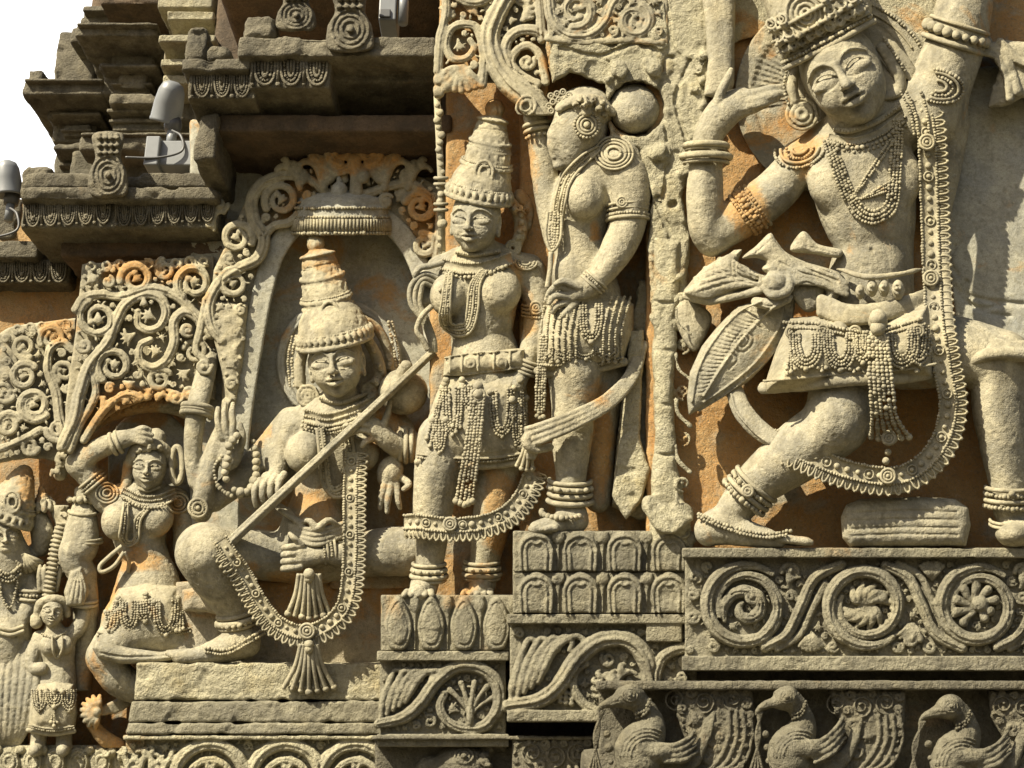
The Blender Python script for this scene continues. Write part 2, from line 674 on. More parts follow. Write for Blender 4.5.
# ------------------------------------------------------------------ stone materials
def stone(name, pale, grey, stain=(0.42, 0.205, 0.056), amount=1.0, base_stain=0.0, dark=0.25, dark_col=(0.05, 0.045, 0.035), bump=1.0, scale=1.0, yellow=0.25):
    m = bpy.data.materials.new(name)
    m.use_nodes = True
    nt = m.node_tree; N = nt.nodes; L = nt.links
    bs = N["Principled BSDF"]
    bs.inputs["Roughness"].default_value = 0.86
    bs.inputs["Specular IOR Level"].default_value = 0.25
    geo = N.new("ShaderNodeNewGeometry")

    def noise(sc, det=4, rough=.55, dist=0.0):
        n = N.new("ShaderNodeTexNoise"); n.inputs["Scale"].default_value = sc * scale
        n.inputs["Detail"].default_value = det; n.inputs["Roughness"].default_value = rough
        n.inputs["Distortion"].default_value = dist
        L.new(geo.outputs["Position"], n.inputs["Vector"])
        return n.outputs["Fac"]

    def ramp(src, a, b, lo=0.0, hi=1.0):
        r = N.new("ShaderNodeMapRange"); r.inputs[1].default_value = a; r.inputs[2].default_value = b
        r.inputs[3].default_value = lo; r.inputs[4].default_value = hi
        L.new(src, r.inputs[0]); return r.outputs[0]

    def mix(fac, a, b, mode='MIX'):
        x = N.new("ShaderNodeMix"); x.data_type = 'RGBA'; x.blend_type = mode
        if isinstance(fac, (int, float)):
            x.inputs[0].default_value = fac
        else:
            L.new(fac, x.inputs[0])
        for i, c in ((6, a), (7, b)):
            if isinstance(c, tuple):
                x.inputs[i].default_value = (*c, 1)
            else:
                L.new(c, x.inputs[i])
        return x.outputs[2]

    def math_(op, a, b):
        x = N.new("ShaderNodeMath"); x.operation = op
        for i, c in ((0, a), (1, b)):
            if isinstance(c, (int, float)):
                x.inputs[i].default_value = c
            else:
                L.new(c, x.inputs[i])
        return x.outputs[0]

    big = noise(2.6, 5, .6, .4)
    mid = noise(11, 6, .66)
    fine = noise(95, 3, .7)
    grain = noise(420, 2, .6)
    mot = noise(26, 5, .7, .5)
    c = mix(ramp(noise(5.0, 6, .62, .5), .40, .60), pale, grey)
    c = mix(ramp(mid, .52, .72, 0, yellow), c, (pale[0] * 1.02, pale[1] * .86, pale[2] * .52))
    c = mix(ramp(mot, .50, .68, 0, .55), c, (grey[0] * .62, grey[1] * .61, grey[2] * .58))
    c = mix(ramp(mot, .46, .34, 0, .55), c, (min(1, pale[0] * 1.22), min(1, pale[1] * 1.22), min(1, pale[2] * 1.20)))
    # soot runs down the face with the rain
    mp = N.new("ShaderNodeMapping"); mp.inputs["Scale"].default_value = (17 * scale, 17 * scale, 2.2 * scale)
    L.new(geo.outputs["Position"], mp.inputs["Vector"])
    rn = N.new("ShaderNodeTexNoise"); rn.inputs["Scale"].default_value = 1.0; rn.inputs["Detail"].default_value = 5
    L.new(mp.outputs[0], rn.inputs["Vector"])
    c = mix(math_('MULTIPLY', ramp(rn.outputs["Fac"], .52, .70), dark * .8), c, dark_col)
    # ochre where the surface film has gone
    at = N.new("ShaderNodeAttribute"); at.attribute_name = 'stain'
    st = math_('ADD', at.outputs["Fac"], base_stain)
    st = math_('ADD', st, ramp(noise(5.5, 6, .65, .6), .3, .7, -.50, .46))
    st = ramp(st, .36, .62, 0, amount)
    och = mix(ramp(mid, .35, .65), stain, (stain[0] * 1.05, stain[1] * 1.35, stain[2] * 2.0))
    c = mix(st, c, och)
    # lichen, soot, speckle
    d1 = math_('MULTIPLY', ramp(noise(7.5, 8, .72, .3), .54, .70), dark)
    c = mix(d1, c, dark_col)
    c = mix(ramp(fine, .54, .66, 0, .55), c, (pale[0] * .42, pale[1] * .40, pale[2] * .34))
    c = mix(ramp(fine, .44, .30, 0, .38), c, (min(1, pale[0] * 1.3), min(1, pale[1] * 1.3), min(1, pale[2] * 1.35)))
    c = mix(ramp(grain, .40, .66, .0, .60), c, (pale[0] * .55, pale[1] * .55, pale[2] * .5))
    L.new(c, bs.inputs["Base Color"])
    # relief of the weathered surface
    vo = N.new("ShaderNodeTexVoronoi"); vo.inputs["Scale"].default_value = 120 * scale
    L.new(geo.outputs["Position"], vo.inputs["Vector"])
    pits = ramp(vo.outputs["Distance"], .0, .32)
    h = math_('MULTIPLY', mid, .9)
    h = math_('ADD', h, math_('MULTIPLY', fine, .8))
    h = math_('ADD', h, math_('MULTIPLY', grain, .30))
    h = math_('ADD', h, math_('MULTIPLY', math_('MULTIPLY', pits, ramp(mid, .45, .6)), .22))
    b = N.new("ShaderNodeBump"); b.inputs["Strength"].default_value = min(1.0, .75 * bump)
    b.inputs["Distance"].default_value = .006 * bump
    L.new(h, b.inputs["Height"])
    L.new(b.outputs[0], bs.inputs["Normal"])
    return m


M_FIG = stone("figure_stone", (0.42, 0.378, 0.262), (0.275, 0.26, 0.205), dark=.7)
M_ORN = stone("ornament_stone", (0.42, 0.375, 0.25), (0.30, 0.275, 0.205), dark=.65, bump=.7)
M_BACK = stone("recess_stone", (0.38, 0.33, 0.23), (0.29, 0.27, 0.21), base_stain=.16, dark=.3)
M_GREY = stone("smooth_grey_stone", (0.42, 0.40, 0.31), (0.33, 0.33, 0.29), base_stain=-.25, dark=.35, bump=.7)
M_ROUGH = stone("rough_stone", (0.47, 0.43, 0.29), (0.38, 0.35, 0.25), dark=.35, bump=2.0, yellow=.5)
M_BLOCK = stone("block_stone", (0.29, 0.265, 0.185), (0.19, 0.175, 0.13), dark=.75, amount=.4, bump=1.3)
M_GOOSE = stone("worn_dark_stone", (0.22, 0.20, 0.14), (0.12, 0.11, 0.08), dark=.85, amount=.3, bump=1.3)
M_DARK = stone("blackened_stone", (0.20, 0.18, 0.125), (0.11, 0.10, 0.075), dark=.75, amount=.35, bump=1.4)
M_EAVE = stone("eave_stone", (0.23, 0.205, 0.145), (0.095, 0.083, 0.06), dark=.85, amount=.6, bump=1.6)
M_SOFFIT = stone("soffit_stone", (0.15, 0.105, 0.065), (0.075, 0.058, 0.04), base_stain=.1, stain=(.22, .11, .04), dark=.7, bump=1.2)  # shade under the eaves is darkened into this colour; also on the cores


def plain(name, col, rough=.5, metal=0.0, nscale=40, var=.25):
    m = bpy.data.materials.new(name); m.use_nodes = True
    nt = m.node_tree; bs = nt.nodes["Principled BSDF"]
    n = nt.nodes.new("ShaderNodeTexNoise"); n.inputs["Scale"].default_value = nscale; n.inputs["Detail"].default_value = 5
    g = nt.nodes.new("ShaderNodeNewGeometry"); nt.links.new(g.outputs["Position"], n.inputs["Vector"])
    x = nt.nodes.new("ShaderNodeMix"); x.data_type = 'RGBA'
    x.inputs[6].default_value = (*col, 1); x.inputs[7].default_value = (*[c * (1 - var) for c in col], 1)
    nt.links.new(n.outputs["Fac"], x.inputs[0]); nt.links.new(x.outputs[2], bs.inputs["Base Color"])
    bs.inputs["Roughness"].default_value = rough; bs.inputs["Metallic"].default_value = metal
    return m


M_LAMP = plain("grey_lamp_paint", (.22, .23, .235), .45)
M_LAMPB = plain("dark_lamp_metal", (.10, .10, .10), .5)
M_EARTH = plain("packed_earth", (.10, .085, .05), .95, nscale=3, var=.4)
# ------------------------------------------------------------------ sculptor's kit
def basis(roll=0, yaw=0, pitch=0):
    r, y, p = map(math.radians, (roll, yaw, pitch))
    u = np.array([math.cos(r), math.sin(r), 0]); v = np.array([math.sin(r), -math.cos(r), 0]); w = np.array([0, 0, 1.0])
    w1 = w * math.cos(y) + u * math.sin(y); u1 = u * math.cos(y) - w * math.sin(y)
    w2 = w1 * math.cos(p) - v * math.sin(p); v2 = v * math.cos(p) + w1 * math.sin(p)
    return np.stack([u1, v2, w2])


def face(sd, c, S, roll=0, yaw=0, pitch=6, ears=True, lids=True, wide=1.0):
    """a carved head: skull, cheeks, brows, lidded almond eyes, nose, lips, chin, ears"""
    M = basis(roll, yaw, pitch); c = np.asarray(c, float)

    def P(a, b, w):
        return c + S * (M[0] * a * wide + M[1] * b + M[2] * w)

    def E(p, r, k=.12, op='u'):
        sd.ell(P(*p), np.array([r[0] * wide, r[1], r[2]]) * S, k=k * S, op=op, M=M)

    mr = .85 if S < 40 else .6

    def T(pts, k=.05, op='u'):
        q = [list(P(*p[:3])) + [max(p[3] * S, mr)] for p in pts]
        sd.tube(catmull(q, max(1.0, .06 * S)), k * S, op)
    E((0, .16, -.16), (.82, .98, .84), .1)
    E((0, -.42, .06), (.62, .58, .58), .3)
    for sx in (-1, 1):
        E((sx * .36, -.26, .36), (.30, .30, .26), .25)
    E((0, -.84, .34), (.20, .17, .18), .2)
    for sx in (-1, 1):
        E((sx * .38, .05, .83), (.30, .15, .15), .14, 's')
        E((sx * .38, .02, .55), (.31, .15, .15), .05)
        if lids:
            T([(sx * .10, .06, .66, .016), (sx * .22, .165, .70, .024), (sx * .38, .205, .69, .026), (sx * .56, .14, .59, .022), (sx * .72, .01, .43, .014)], .03)
            T([(sx * .12, -.10, .67, .012), (sx * .24, -.15, .69, .018), (sx * .40, -.165, .65, .018), (sx * .58, -.12, .55, .014)], .04)
            for pts in ([(.07, -.02), (.20, .11), (.37, .155), (.55, .10), (.73, -.02)], [(.07, -.02), (.21, -.095), (.38, -.125), (.56, -.09), (.73, -.02)]):
                xy = [P(sx * p_[0], p_[1], .68 - .55 * max(0, p_[0] - .3) ** 1.4)[:2] for p_ in pts]
                sd.groove(xy, max(.95, .022 * S), max(.7, .016 * S), .3, smooth=3)
        T([(sx * .08, .28, .70, .022), (sx * .26, .41, .665, .034), (sx * .48, .39, .56, .032), (sx * .70, .22, .37, .020)], .06)
    T([(0, .30, .70, .06), (0, .06, .78, .075), (0, -.16, .90, .095)], .10)
    E((0, -.20, .90), (.115, .095, .115), .06)
    for sx in (-1, 1):
        E((sx * .115, -.225, .80), (.075, .065, .09), .05)
        E((sx * .06, -.30, .86), (.035, .03, .05), .02, 's')
    T([(-.29, -.50, .60, .02), (-.18, -.44, .70, .055), (-.06, -.405, .77, .065), (0, -.42, .77, .058), (.06, -.405, .77, .065), (.18, -.44, .70, .055), (.29, -.50, .60, .02)], .05)
    T([(-.26, -.535, .60, .03), (-.11, -.585, .71, .07), (0, -.595, .735, .078), (.11, -.585, .71, .07), (.26, -.535, .60, .03)], .05)
    T([(-.25, -.495, .67, .015), (-.13, -.498, .76, .018), (0, -.49, .80, .020), (.13, -.498, .76, .018), (.25, -.495, .67, .015)], .02, 's')
    E((0, -.70, .62), (.14, .05, .08), .08, 's')
    if ears:
        for sx in (-1, 1):
            E((sx * .80, -.02, -.06), (.10, .30, .17), .05)
            E((sx * .86, -.02, .0), (.07, .17, .10), .04, 's')
            E((sx * .80, -.38, -.04), (.08, .15, .1), .06)
    return P, M


def ring(c, ang, hw, zc, zs=1.0, sag=0.0, a0=-15, a1=195, n=26):
    """half hoop round a limb whose axis lies at ang degrees in the photo plane"""
    a = math.radians(ang)
    ax = np.array([math.cos(a), math.sin(a)]); ac = np.array([-ax[1], ax[0]])
    t = np.radians(np.linspace(a0, a1, n))
    xy = np.array(c)[None, :2] + ac[None] * (hw * np.cos(t))[:, None] + ax[None] * (sag * np.sin(t))[:, None]
    return np.column_stack([xy, zc + hw * zs * np.sin(t)])


def bangle(mb, c, ang, hw, zc, n=3, gap=4.0, r=1.8, zs=1.0, sag=0.0, beaded=False):
    a = math.radians(ang); ax = np.array([math.cos(a), math.sin(a)])
    for i in range(n):
        cc = np.asarray(c, float)[:2] + ax * (i - (n - 1) / 2) * gap
        p = ring(cc, ang, hw, zc, zs, sag)
        if beaded is True or (beaded == 'mix' and i % 2):
            mb.beads(p, r, 1.8)
        else:
            mb.rope(p, r, 8)


def offset(path, d):
    p = np.asarray(path, float)
    t = np.gradient(p[:, :2], axis=0)
    t /= np.linalg.norm(t, axis=1)[:, None] + 1e-9
    n = np.stack([-t[:, 1], t[:, 0]], -1)
    q = p.copy()
    q[:, :2] += n * (np.asarray(d)[:, None] if np.ndim(d) else d)
    return q


def uloop(a, b, tip, z, n=12):
    """U between a and b hanging to tip (photo points)"""
    a, b, tip = map(lambda q: np.asarray(q, float), (a, b, tip))
    m = (a + b) / 2
    t = np.linspace(0, math.pi, n)
    s = np.sin(t) ** .6
    xy = m + (a - m) * np.cos(t)[:, None] + (tip - m) * s[:, None]
    return np.column_stack([xy, np.full(n, z) if np.isscalar(z) else np.interp(np.linspace(0, 1, n), np.linspace(0, 1, len(z)), z)])


def garland(mb, path, hw=7, side=1, fringe=9, pitch=7.0, bead=1.3, plain=0.0):
    """broad carved garland: flat strap with beaded edges and rosettes, looped fringe along one side"""
    p = resample(path, 1.5)
    mb.strap(p, hw, 2.5, .6)
    if fringe:
        mb.sweep(offset(p, side * (hw + fringe * .42)) + [0, 0, -.6], [(-fringe * .5, -2.4), (fringe * .5, -2.4), (fringe * .5, .35), (-fringe * .5, .5)])
    mb.beads(offset(p, hw - .3), bead, 1.9, 1.0)
    mb.beads(offset(p, -hw + .3), bead, 1.9, 1.0)
    c = resample(p, pitch * 1.5)
    for i, q in enumerate(c[1:-1]):
        if i % 4 == 2:
            mb.disc(q[0], q[1], q[2] + .8, [hw * .55], .9, boss=hw * .28)
        else:
            mb.balls([q + [0, 0, .4]], hw * .36, .7)
    if fringe:
        b = resample(p, pitch)
        o1 = offset(b, side * (hw - 1)); o2 = offset(b, side * (hw + fringe))
        for i in range(len(b) - 1):
            a, d = o1[i, :2] * .88 + o1[i + 1, :2] * .12, o1[i, :2] * .12 + o1[i + 1, :2] * .88
            tip = (o2[i, :2] + o2[i + 1, :2]) / 2
            z = b[i, 2]
            mb.rope(uloop(a, d, tip, z), 1.15, 6)
            m = (o1[i] + o1[i + 1]) / 2
            e = (m[:2] * .45 + tip * .55)
            mb.rope(np.array([[m[0], m[1], z], [e[0], e[1], z - .2]]), 1.0, 6)
            mb.balls([[tip[0], tip[1], z + .3]], 1.5)


def tassel(mb, top, bot, n=5, spread0=3, spread1=12, z0=0, z1=0, r=1.5, knob=4, bell=True, curve=0.0):
    t, b = np.asarray(top, float), np.asarray(bot, float)
    d = (b - t) / np.linalg.norm(b - t); lat = np.array([-d[1], d[0]])
    mb.balls([(t[0], t[1], z0 + 2)], knob, .9)
    mb.balls([(t[0] + d[0] * knob, t[1] + d[1] * knob, z0 + 1.5)], knob * .8, .9)
    L = np.linalg.norm(b - t)
    for i in range(n):
        f = (i - (n - 1) / 2) / max(1, (n - 1) / 2)
        k = 1 - .10 * abs(f)
        pts = [np.r_[t + lat * f * spread0, z0], np.r_[t + d * L * .5 * k + lat * f * (spread0 * .6 + spread1 * .35), (z0 + z1) / 2 + 2.5 * (1 - f * f)],
               np.r_[t + d * L * k + lat * f * spread1, z1 + 1.5 * (1 - f * f)]]
        q = catmull(pts, 1.2)
        if bell:
            mb.beads(q, r, 1.75)
            mb.balls([q[-1]], r * 1.7)
        else:
            mb.rope(q, r, 7)
            mb.balls([q[-1]], r * 1.35)


def swag(mb, sd, a, b, drop, rows=3, gap=3.0, r=1.3, off=1.0):
    """nested bead loops hanging between two points of a surface"""
    a, b = np.asarray(a, float), np.asarray(b, float)
    for i in range(rows):
        k = i * gap
        u = (b - a) / np.linalg.norm(b - a)
        p = uloop(a + u * k, b - u * k, (a + b) / 2 + np.array([0, max(2, drop - k * 1.2)]), 0)
        mb.beads(sd.drape(p, off), r, 1.8)
    mb.balls([np.r_[(a + b) / 2 + [0, drop + 1], sd.H([(a + b)[0] / 2], [(a + b)[1] / 2 + drop])[0] + off]], r * 2)


def curl(sd, cx, cy, R, a0=0, turns=1.3, r=2.0, off=0.0, k=.8, tip=1.4, flat=1.0, z=None):
    """a scroll ending in a boss, standing on whatever is below it"""
    p = spiral(cx, cy, R, R * .22, a0, turns)
    q = sd.drape(p, off, 1.4, 3) if z is None else np.column_stack([p, np.full(len(p), z)])
    rr = r * (1 - .35 * np.linspace(0, 1, len(q)))
    sd.tube(np.column_stack([q, rr]), k, zs=flat)
    e = q[-1]
    sd.ell((e[0], e[1], e[2] + .3), (r * tip,) * 3, k=k)


def leaf(sd, base, tip, w, z, bend=0.0, lobes=4, r=1.6, k=.8, lift=3.0):
    """acanthus leaf: curling mid rib with tapering lobes along one side"""
    b, t = np.asarray(base, float), np.asarray(tip, float)
    d = t - b; L = np.linalg.norm(d); d = d / L; n = np.array([-d[1], d[0]])
    ctrl = [b, b + d * L * .35 + n * bend * L * .5, b + d * L * .7 + n * bend * L * .75, t]
    q = catmull(np.column_stack([np.array(ctrl), [z, z + lift * .6, z + lift, z + lift * .8]]), 1.5)
    rr = np.interp(np.linspace(0, 1, len(q)), [0, .4, 1], [r * .9, r * 1.35, r * .8])
    sd.tube(np.column_stack([q, rr]), k)
    sg = -1 if bend > 0 else 1
    for i in range(lobes):
        f = .18 + .72 * i / max(1, lobes - 1)
        m = q[int(f * (len(q) - 1))]
        e = np.array([m[0], m[1]]) + n * sg * w * (1 - .45 * f) + d * w * .55
        c = catmull([np.r_[m[:2], m[2] - .5, r], np.r_[(m[:2] + e) / 2 + d * w * .05, m[2] - .2, r * 1.5], np.r_[e, m[2] - 1.2, r * .9]], 1.5)
        sd.tube(c, k)


def paisley(sd, x, y, R, z, a0, sense, k=.5, post=None):
    """one tight scroll leaf filling a small round space"""
    if post is not None:
        sd.limb([(x, y, post, R * .34), (x, y, z, R * .26)], k)
    if R < 3.4:
        d = np.array([math.cos(math.radians(a0)), math.sin(math.radians(a0))]) * R * .7
        sd.limb([(x - d[0], y - d[1], z - .4, R * .22), (x, y, z + .6, R * .5), (x + d[0], y + d[1], z, R * .34)], k, 1.5)
        return
    if R > 4.6 and int(a0 * 7) % 5 < 2:
        b = math.radians(a0)
        for i_ in range(5):
            t_ = b + (i_ - 2) * .62
            sd.limb([(x - math.cos(b) * R * .6, y - math.sin(b) * R * .6, z, R * .12), (x + math.cos(t_) * R * .25, y + math.sin(t_) * R * .25, z + R * .1, R * .17), (x + math.cos(t_ + sense * .25) * R * .78, y + math.sin(t_ + sense * .25) * R * .78, z, R * .13)], .4, 1.5)
        return
    p = spiral(x, y, R * .74, R * .16, a0, sense * 1.25)
    n = len(p)
    rr = np.interp(np.linspace(0, 1, n), [0, .25, .6, 1], [R * .20, R * .29, R * .23, R * .22])
    sd.tube(np.column_stack([p, np.full(n, z) + np.linspace(0, R * .12, n), rr]), k)
    if R > 5.5:
        q = p[int(n * .08):int(n * .8)]
        sd.tube(np.column_stack([q, z + rr[int(n * .08):int(n * .8)] + .3 + np.linspace(0, R * .1, len(q)), np.full(len(q), max(.65, R * .055))]), .4, 's')


def fill_curls(sd, region, n, r0=4, r1=8, tube=1.5, lift=1.2, seed=1, tries=40, clear=2.5, floor=None):
    """packs scroll leaves over the ground left inside a region, the largest first"""
    g = np.random.default_rng(seed + 100)
    P = np.asarray(region, float)
    lo, hi = P.min(0), P.max(0)

    def inside(x, y):
        c = np.zeros(len(x), bool); j = len(P) - 1
        for i in range(len(P)):
            d = P[j, 1] - P[i, 1]
            cond = (P[i, 1] > y) != (P[j, 1] > y)
            c ^= cond & (x < (P[j, 0] - P[i, 0]) * (y - P[i, 1]) / (d if d else 1e-9) + P[i, 0])
            j = i
        return c
    if floor is None:
        done = 0
        for _ in range(n * tries):
            if done >= n:
                break
            x, y = g.uniform(lo[0], hi[0]), g.uniform(lo[1], hi[1])
            R = g.uniform(r0, r1)
            if not inside(np.array([x]), np.array([y]))[0]:
                continue
            t = np.linspace(0, 2 * math.pi, 10, endpoint=False)
            h = sd.H(np.r_[x, x + R * np.cos(t)], np.r_[y, y + R * np.sin(t)], default=-99)
            if (h.max() - h.min()) > clear * 2.5 or (h < -50).any():
                continue
            curl(sd, x, y, R - tube * .5, g.uniform(0, 360), g.choice((-1, 1)) * g.uniform(1.0, 1.5), tube, lift)
            done += 1
        return done
    gx, gy = np.meshgrid(np.arange(lo[0] - 8, hi[0] + 8, 1.2), np.arange(lo[1] - 8, hi[1] + 8, 1.2))
    gx, gy = gx.ravel(), gy.ravel()
    h = sd.H(gx, gy, default=-99)
    occ = (h > floor + clear) | (h < -50) | ~inside(gx, gy)
    O = np.column_stack([gx[occ], gy[occ]])
    C = np.column_stack([gx[~occ], gy[~occ]])
    if len(C) == 0:
        return 0
    C = C + g.uniform(-.5, .5, C.shape)
    cl = np.full(len(C), 1e9)
    for i in range(0, len(O), 400):
        cl = np.minimum(cl, np.sqrt(((C[:, None, :] - O[None, i:i + 400]) ** 2).sum(-1)).min(1))
    done = 0
    while done < n:
        i = int(np.argmax(cl))
        R = min(cl[i] - .1, r1)
        if R < r0:
            break
        if cl[i] > r1:
            cand = np.where(cl >= r1)[0]; i = int(g.choice(cand)); R = r1 * g.uniform(.8, 1)
        paisley(sd, C[i, 0], C[i, 1], R * 1.06, floor + lift + R * .1, g.uniform(0, 360), g.choice((-1, 1)), post=floor if lift > 2.5 else None)
        cl = np.minimum(cl, np.hypot(C[:, 0] - C[i, 0], C[:, 1] - C[i, 1]) - R)
        done += 1
    return done


def slab_poly(name, sec, pts, z0, z1, mat, parent=None, h=3.0, rough=.5, rs=.06, rnd=1.5, chip=0, extra=None, zf=None):
    P = np.asarray(pts, float)
    q = 0
    if zf is not None:
        gx, gy = np.meshgrid(np.linspace(P[:, 0].min(), P[:, 0].max(), 8), np.linspace(P[:, 1].min(), P[:, 1].max(), 8)); q = np.abs(zf(gx, gy)).max()
    sd = Sdf(P[:, 0].min() - 6, P[:, 1].min() - 6, P[:, 0].max() + 6, P[:, 1].max() + 6, z0 - 6 - q, z1 + 12 + q, h)
    sd.poly(pts, z0, z1, rnd, zf=zf)
    if extra:
        extra(sd)
    return sdf_obj(name, sd, sec, mat, parent, rough, rs, chip)


def base_at(sec, x, y, z=0):
    return tuple(sec.w([(x, y, z)])[0])
# ------------------------------------------------------------------ ground, wall body
U = 0.0026
S_R = Sec(3.00)


class WSec:
    """plain world axes in units of U: x right, y down, z towards the viewer"""
    def w(s, p):
        p = np.asarray(p, float).reshape(-1, 3)
        return np.stack([p[:, 0] * U, -p[:, 2] * U, -p[:, 1] * U], -1)


WS = WSec()
_stain_saved = STAINS


def wblock(name, parts, mat, parent=None, h=3.0, rough=1.0, rs=.05, chip=1.5, rnd=2.0, extra=None):
    """stone blocks cut square in the world; parts = (X0, X1, Z0, Z1, Yfront, Yback) in metres, or with a batter"""
    lo = np.array([min(p[0] for p in parts), -max(p[3] for p in parts), -max(p[5] for p in parts)]) / U
    hi = np.array([max(p[1] for p in parts), -min(p[2] for p in parts), -min(p[4] for p in parts)]) / U
    sd = Sdf(*(lo[:2] - 10), *(hi[:2] + 10), lo[2] - 10, hi[2] + 10, h)
    for p in parts:
        c = np.array([(p[0] + p[1]) / 2, -(p[2] + p[3]) / 2, -(p[4] + p[5]) / 2]) / U
        hs = np.array([(p[1] - p[0]) / 2, (p[3] - p[2]) / 2, (p[5] - p[4]) / 2]) / U
        sd.box(c, hs, rnd)
    if extra:
        extra(sd)
    global STAINS
    keep = STAINS; STAINS = None
    o = sdf_obj(name, sd, WS, mat, parent, rough, rs, chip)
    STAINS = keep
    return o


def pbox(x0, y0, x1, y1, Y, depth):
    """block whose front face covers a photo rectangle at distance Y"""
    a = unproject((x0 + x1) / 2, y0, Y); b = unproject((x0 + x1) / 2, y1, Y)
    m0 = unproject(x0, (y0 + y1) / 2, Y); m1 = unproject(x1, (y0 + y1) / 2, Y)
    return (m0[0], m1[0], b[2], a[2], Y, Y + depth)


# earth in front of and under the temple, out to the horizon
S_L = Sec(3.56)
gv = np.array([(-600, -600, 0), (600, -600, 0), (600, 900, 0), (-600, 900, 0)], float)
g = link_mesh("ground", gv, np.array([[0, 1, 2, 3]]), M_EARTH, None, None, False); g['kind'] = 'structure'

temple = thing("temple_wall", "stepped carved stone wall of the temple that carries all the figures", "wall", (0, 3.6, 0))


def wallslab(name, sec, pts, mat, z0=-60, z1=0, **k):
    return slab_poly(name, sec, pts, z0, z1, mat, temple, **k)


def right_grooves(sd):
    for a in (arc(985, 262, 36, 46, 60, 190, 20), arc(1010, 290, 46, 26, 90, 200, 20), [(955, 245), (950, 262), (958, 276)], [(960, 292), (985, 300), (1024, 304)]):
        sd.groove(a, 2.0, 2.4)


wallslab("back_slab", S_R, [(646, -60), (1080, -60), (1080, 552), (646, 552)], M_BACK, -90, 0, h=2.6, rough=1.6, rs=.05)
wallslab("smooth_slab", S_R, [(938, 70), (1080, 60), (1080, 345), (960, 345), (944, 230)], M_GREY, -4, 7, h=2.2, rough=.5, rs=.05, extra=right_grooves)
wallslab("upper_slab", S_R, [(690, -60), (1000, -60), (960, 60), (900, 52), (820, 20), (742, 40), (690, 60)], M_ROUGH, -4, 8, h=2.2, rough=1.8, rs=.07)
S_M = Sec(3.12)
wallslab("back_slab", S_M, [(520, -60), (700, -60), (700, 620), (520, 620)], M_BACK, -70, 0, h=2.6, rough=1.6, rs=.05)
S_C = Sec(3.20)
wallslab("back_slab", S_C, [(446, -60), (560, -60), (560, 680), (430, 680), (430, 300), (446, 280)], M_BACK, -60, 0, h=2.6, rough=1.6, rs=.05)
S_V = Sec(3.44)
wallslab("back_slab", S_V, [(190, 120), (470, 120), (470, 720), (190, 720)], M_GREY, -60, 0, h=2.6, rough=1.2, rs=.05)
S_LL = Sec(3.66)
wallslab("back_slab", S_LL, [(-80, 200), (260, 200), (260, 800), (-80, 800)], M_BACK, -80, 0, h=3, rough=1.6, rs=.05)
# the solid body behind the slabs, down to the ground
wblock("wall_core", [(-6.0, 4.5, 0.0, 3.4, 3.9, 6.0), (-0.6, 4.5, 0.0, 5.6, 3.9, 6.0)], M_SOFFIT, temple, h=24, rough=0, chip=0)
wblock("wall_base", [(-1.9, 3.5, 0.0, 1.70, 2.93, 3.95), (.16, 3.5, 0.0, 1.78, 2.86, 3.95)], M_DARK, temple, h=12, rough=2, rs=.02, chip=0)

# ------------------------------------------------------------------ rough pillar between the lady and the dancer
pil = thing("pilaster", "weathered rough pillar with a vine climbing its right edge, left of the dancer", "pillar", base_at(S_R, 668, 540, 20))


def _pilx(sd):
    for y in (300, 348, 402, 452):
        sd.groove([(646, y), (668, y + 3), (694, y - 2)], 2.0, 2.0)
    for i, y in enumerate(range(300, 540, 46)):
        curl(sd, 683, y, 8, 90, (-1) ** i * 1.3, 2.0, 1.2)
        sd.limb([(690, y + 34, 34, 2.4), (678, y + 22, 36, 2.4), (676, y + 8, 36, 2.2)], 1)
    sd.limb([(652, 505, 26, 10), (668, 520, 32, 14), (684, 512, 26, 10)], 6)


slab_poly("shaft", S_R, [(654, 236), (682, 240), (678, 300), (674, 400), (678, 470), (690, 520), (692, 548), (648, 548), (654, 440), (652, 300)], -10, 24, M_ROUGH, pil, h=1.6, rough=2.0, rs=.05, chip=2.5, rnd=10, extra=_pilx)


def _rough_cut(sd):
    g = random.Random(5)
    for _ in range(60):
        x, y = g.uniform(556, 712), g.uniform(24, 330)
        if y > 84 and x < 655:
            continue
        R = g.uniform(5, 16)
        sd.ell((x, y, g.uniform(15, 22)), (R, R * g.uniform(.5, 1), g.uniform(3, 6)), g.uniform(0, 180), 2.5, 'u' if g.random() < .4 else 's')
    for pts in ([(560, 48), (600, 56), (636, 44), (672, 58)], [(664, -10), (670, 40), (660, 90), (668, 150), (662, 210)], [(690, 60), (676, 100), (690, 150)], [(656, 200), (672, 250), (664, 320)]):
        sd.groove(pts, 2.4, 2.6)
    sd.ell((636, 109, 20), (29, 28, 60), 0, 3, 's')
    fill_curls(sd, [(688, 40), (712, 40), (712, 130), (690, 150)], 12, 4, 7, 1.6, 1, 31, clear=4)


slab_poly("broken_face", S_R, [(548, 36), (640, 34), (662, -20), (700, -30), (716, 60), (708, 96), (712, 130), (696, 160), (682, 196), (690, 240), (684, 330), (654, 340), (648, 250), (652, 200), (640, 150), (610, 146), (606, 84), (570, 72), (552, 84)], -14, 18, M_ROUGH, pil, h=1.7, rough=2.4, rs=.09, chip=2.0, rnd=6, extra=_rough_cut)
slab_poly("broken_face", S_M, [(640, 280), (652, 284), (652, 520), (640, 520), (612, 506), (622, 380)], 4, 30, M_ROUGH, pil, h=1.6, rough=2.6, rs=.1, chip=4, rnd=4)
slab_poly("capital", S_R, [(700, -30), (736, -30), (734, 84), (728, 100), (704, 96), (708, 60)], 4, 34, M_FIG, pil, h=1.5, rough=.8, rs=.08, rnd=9)

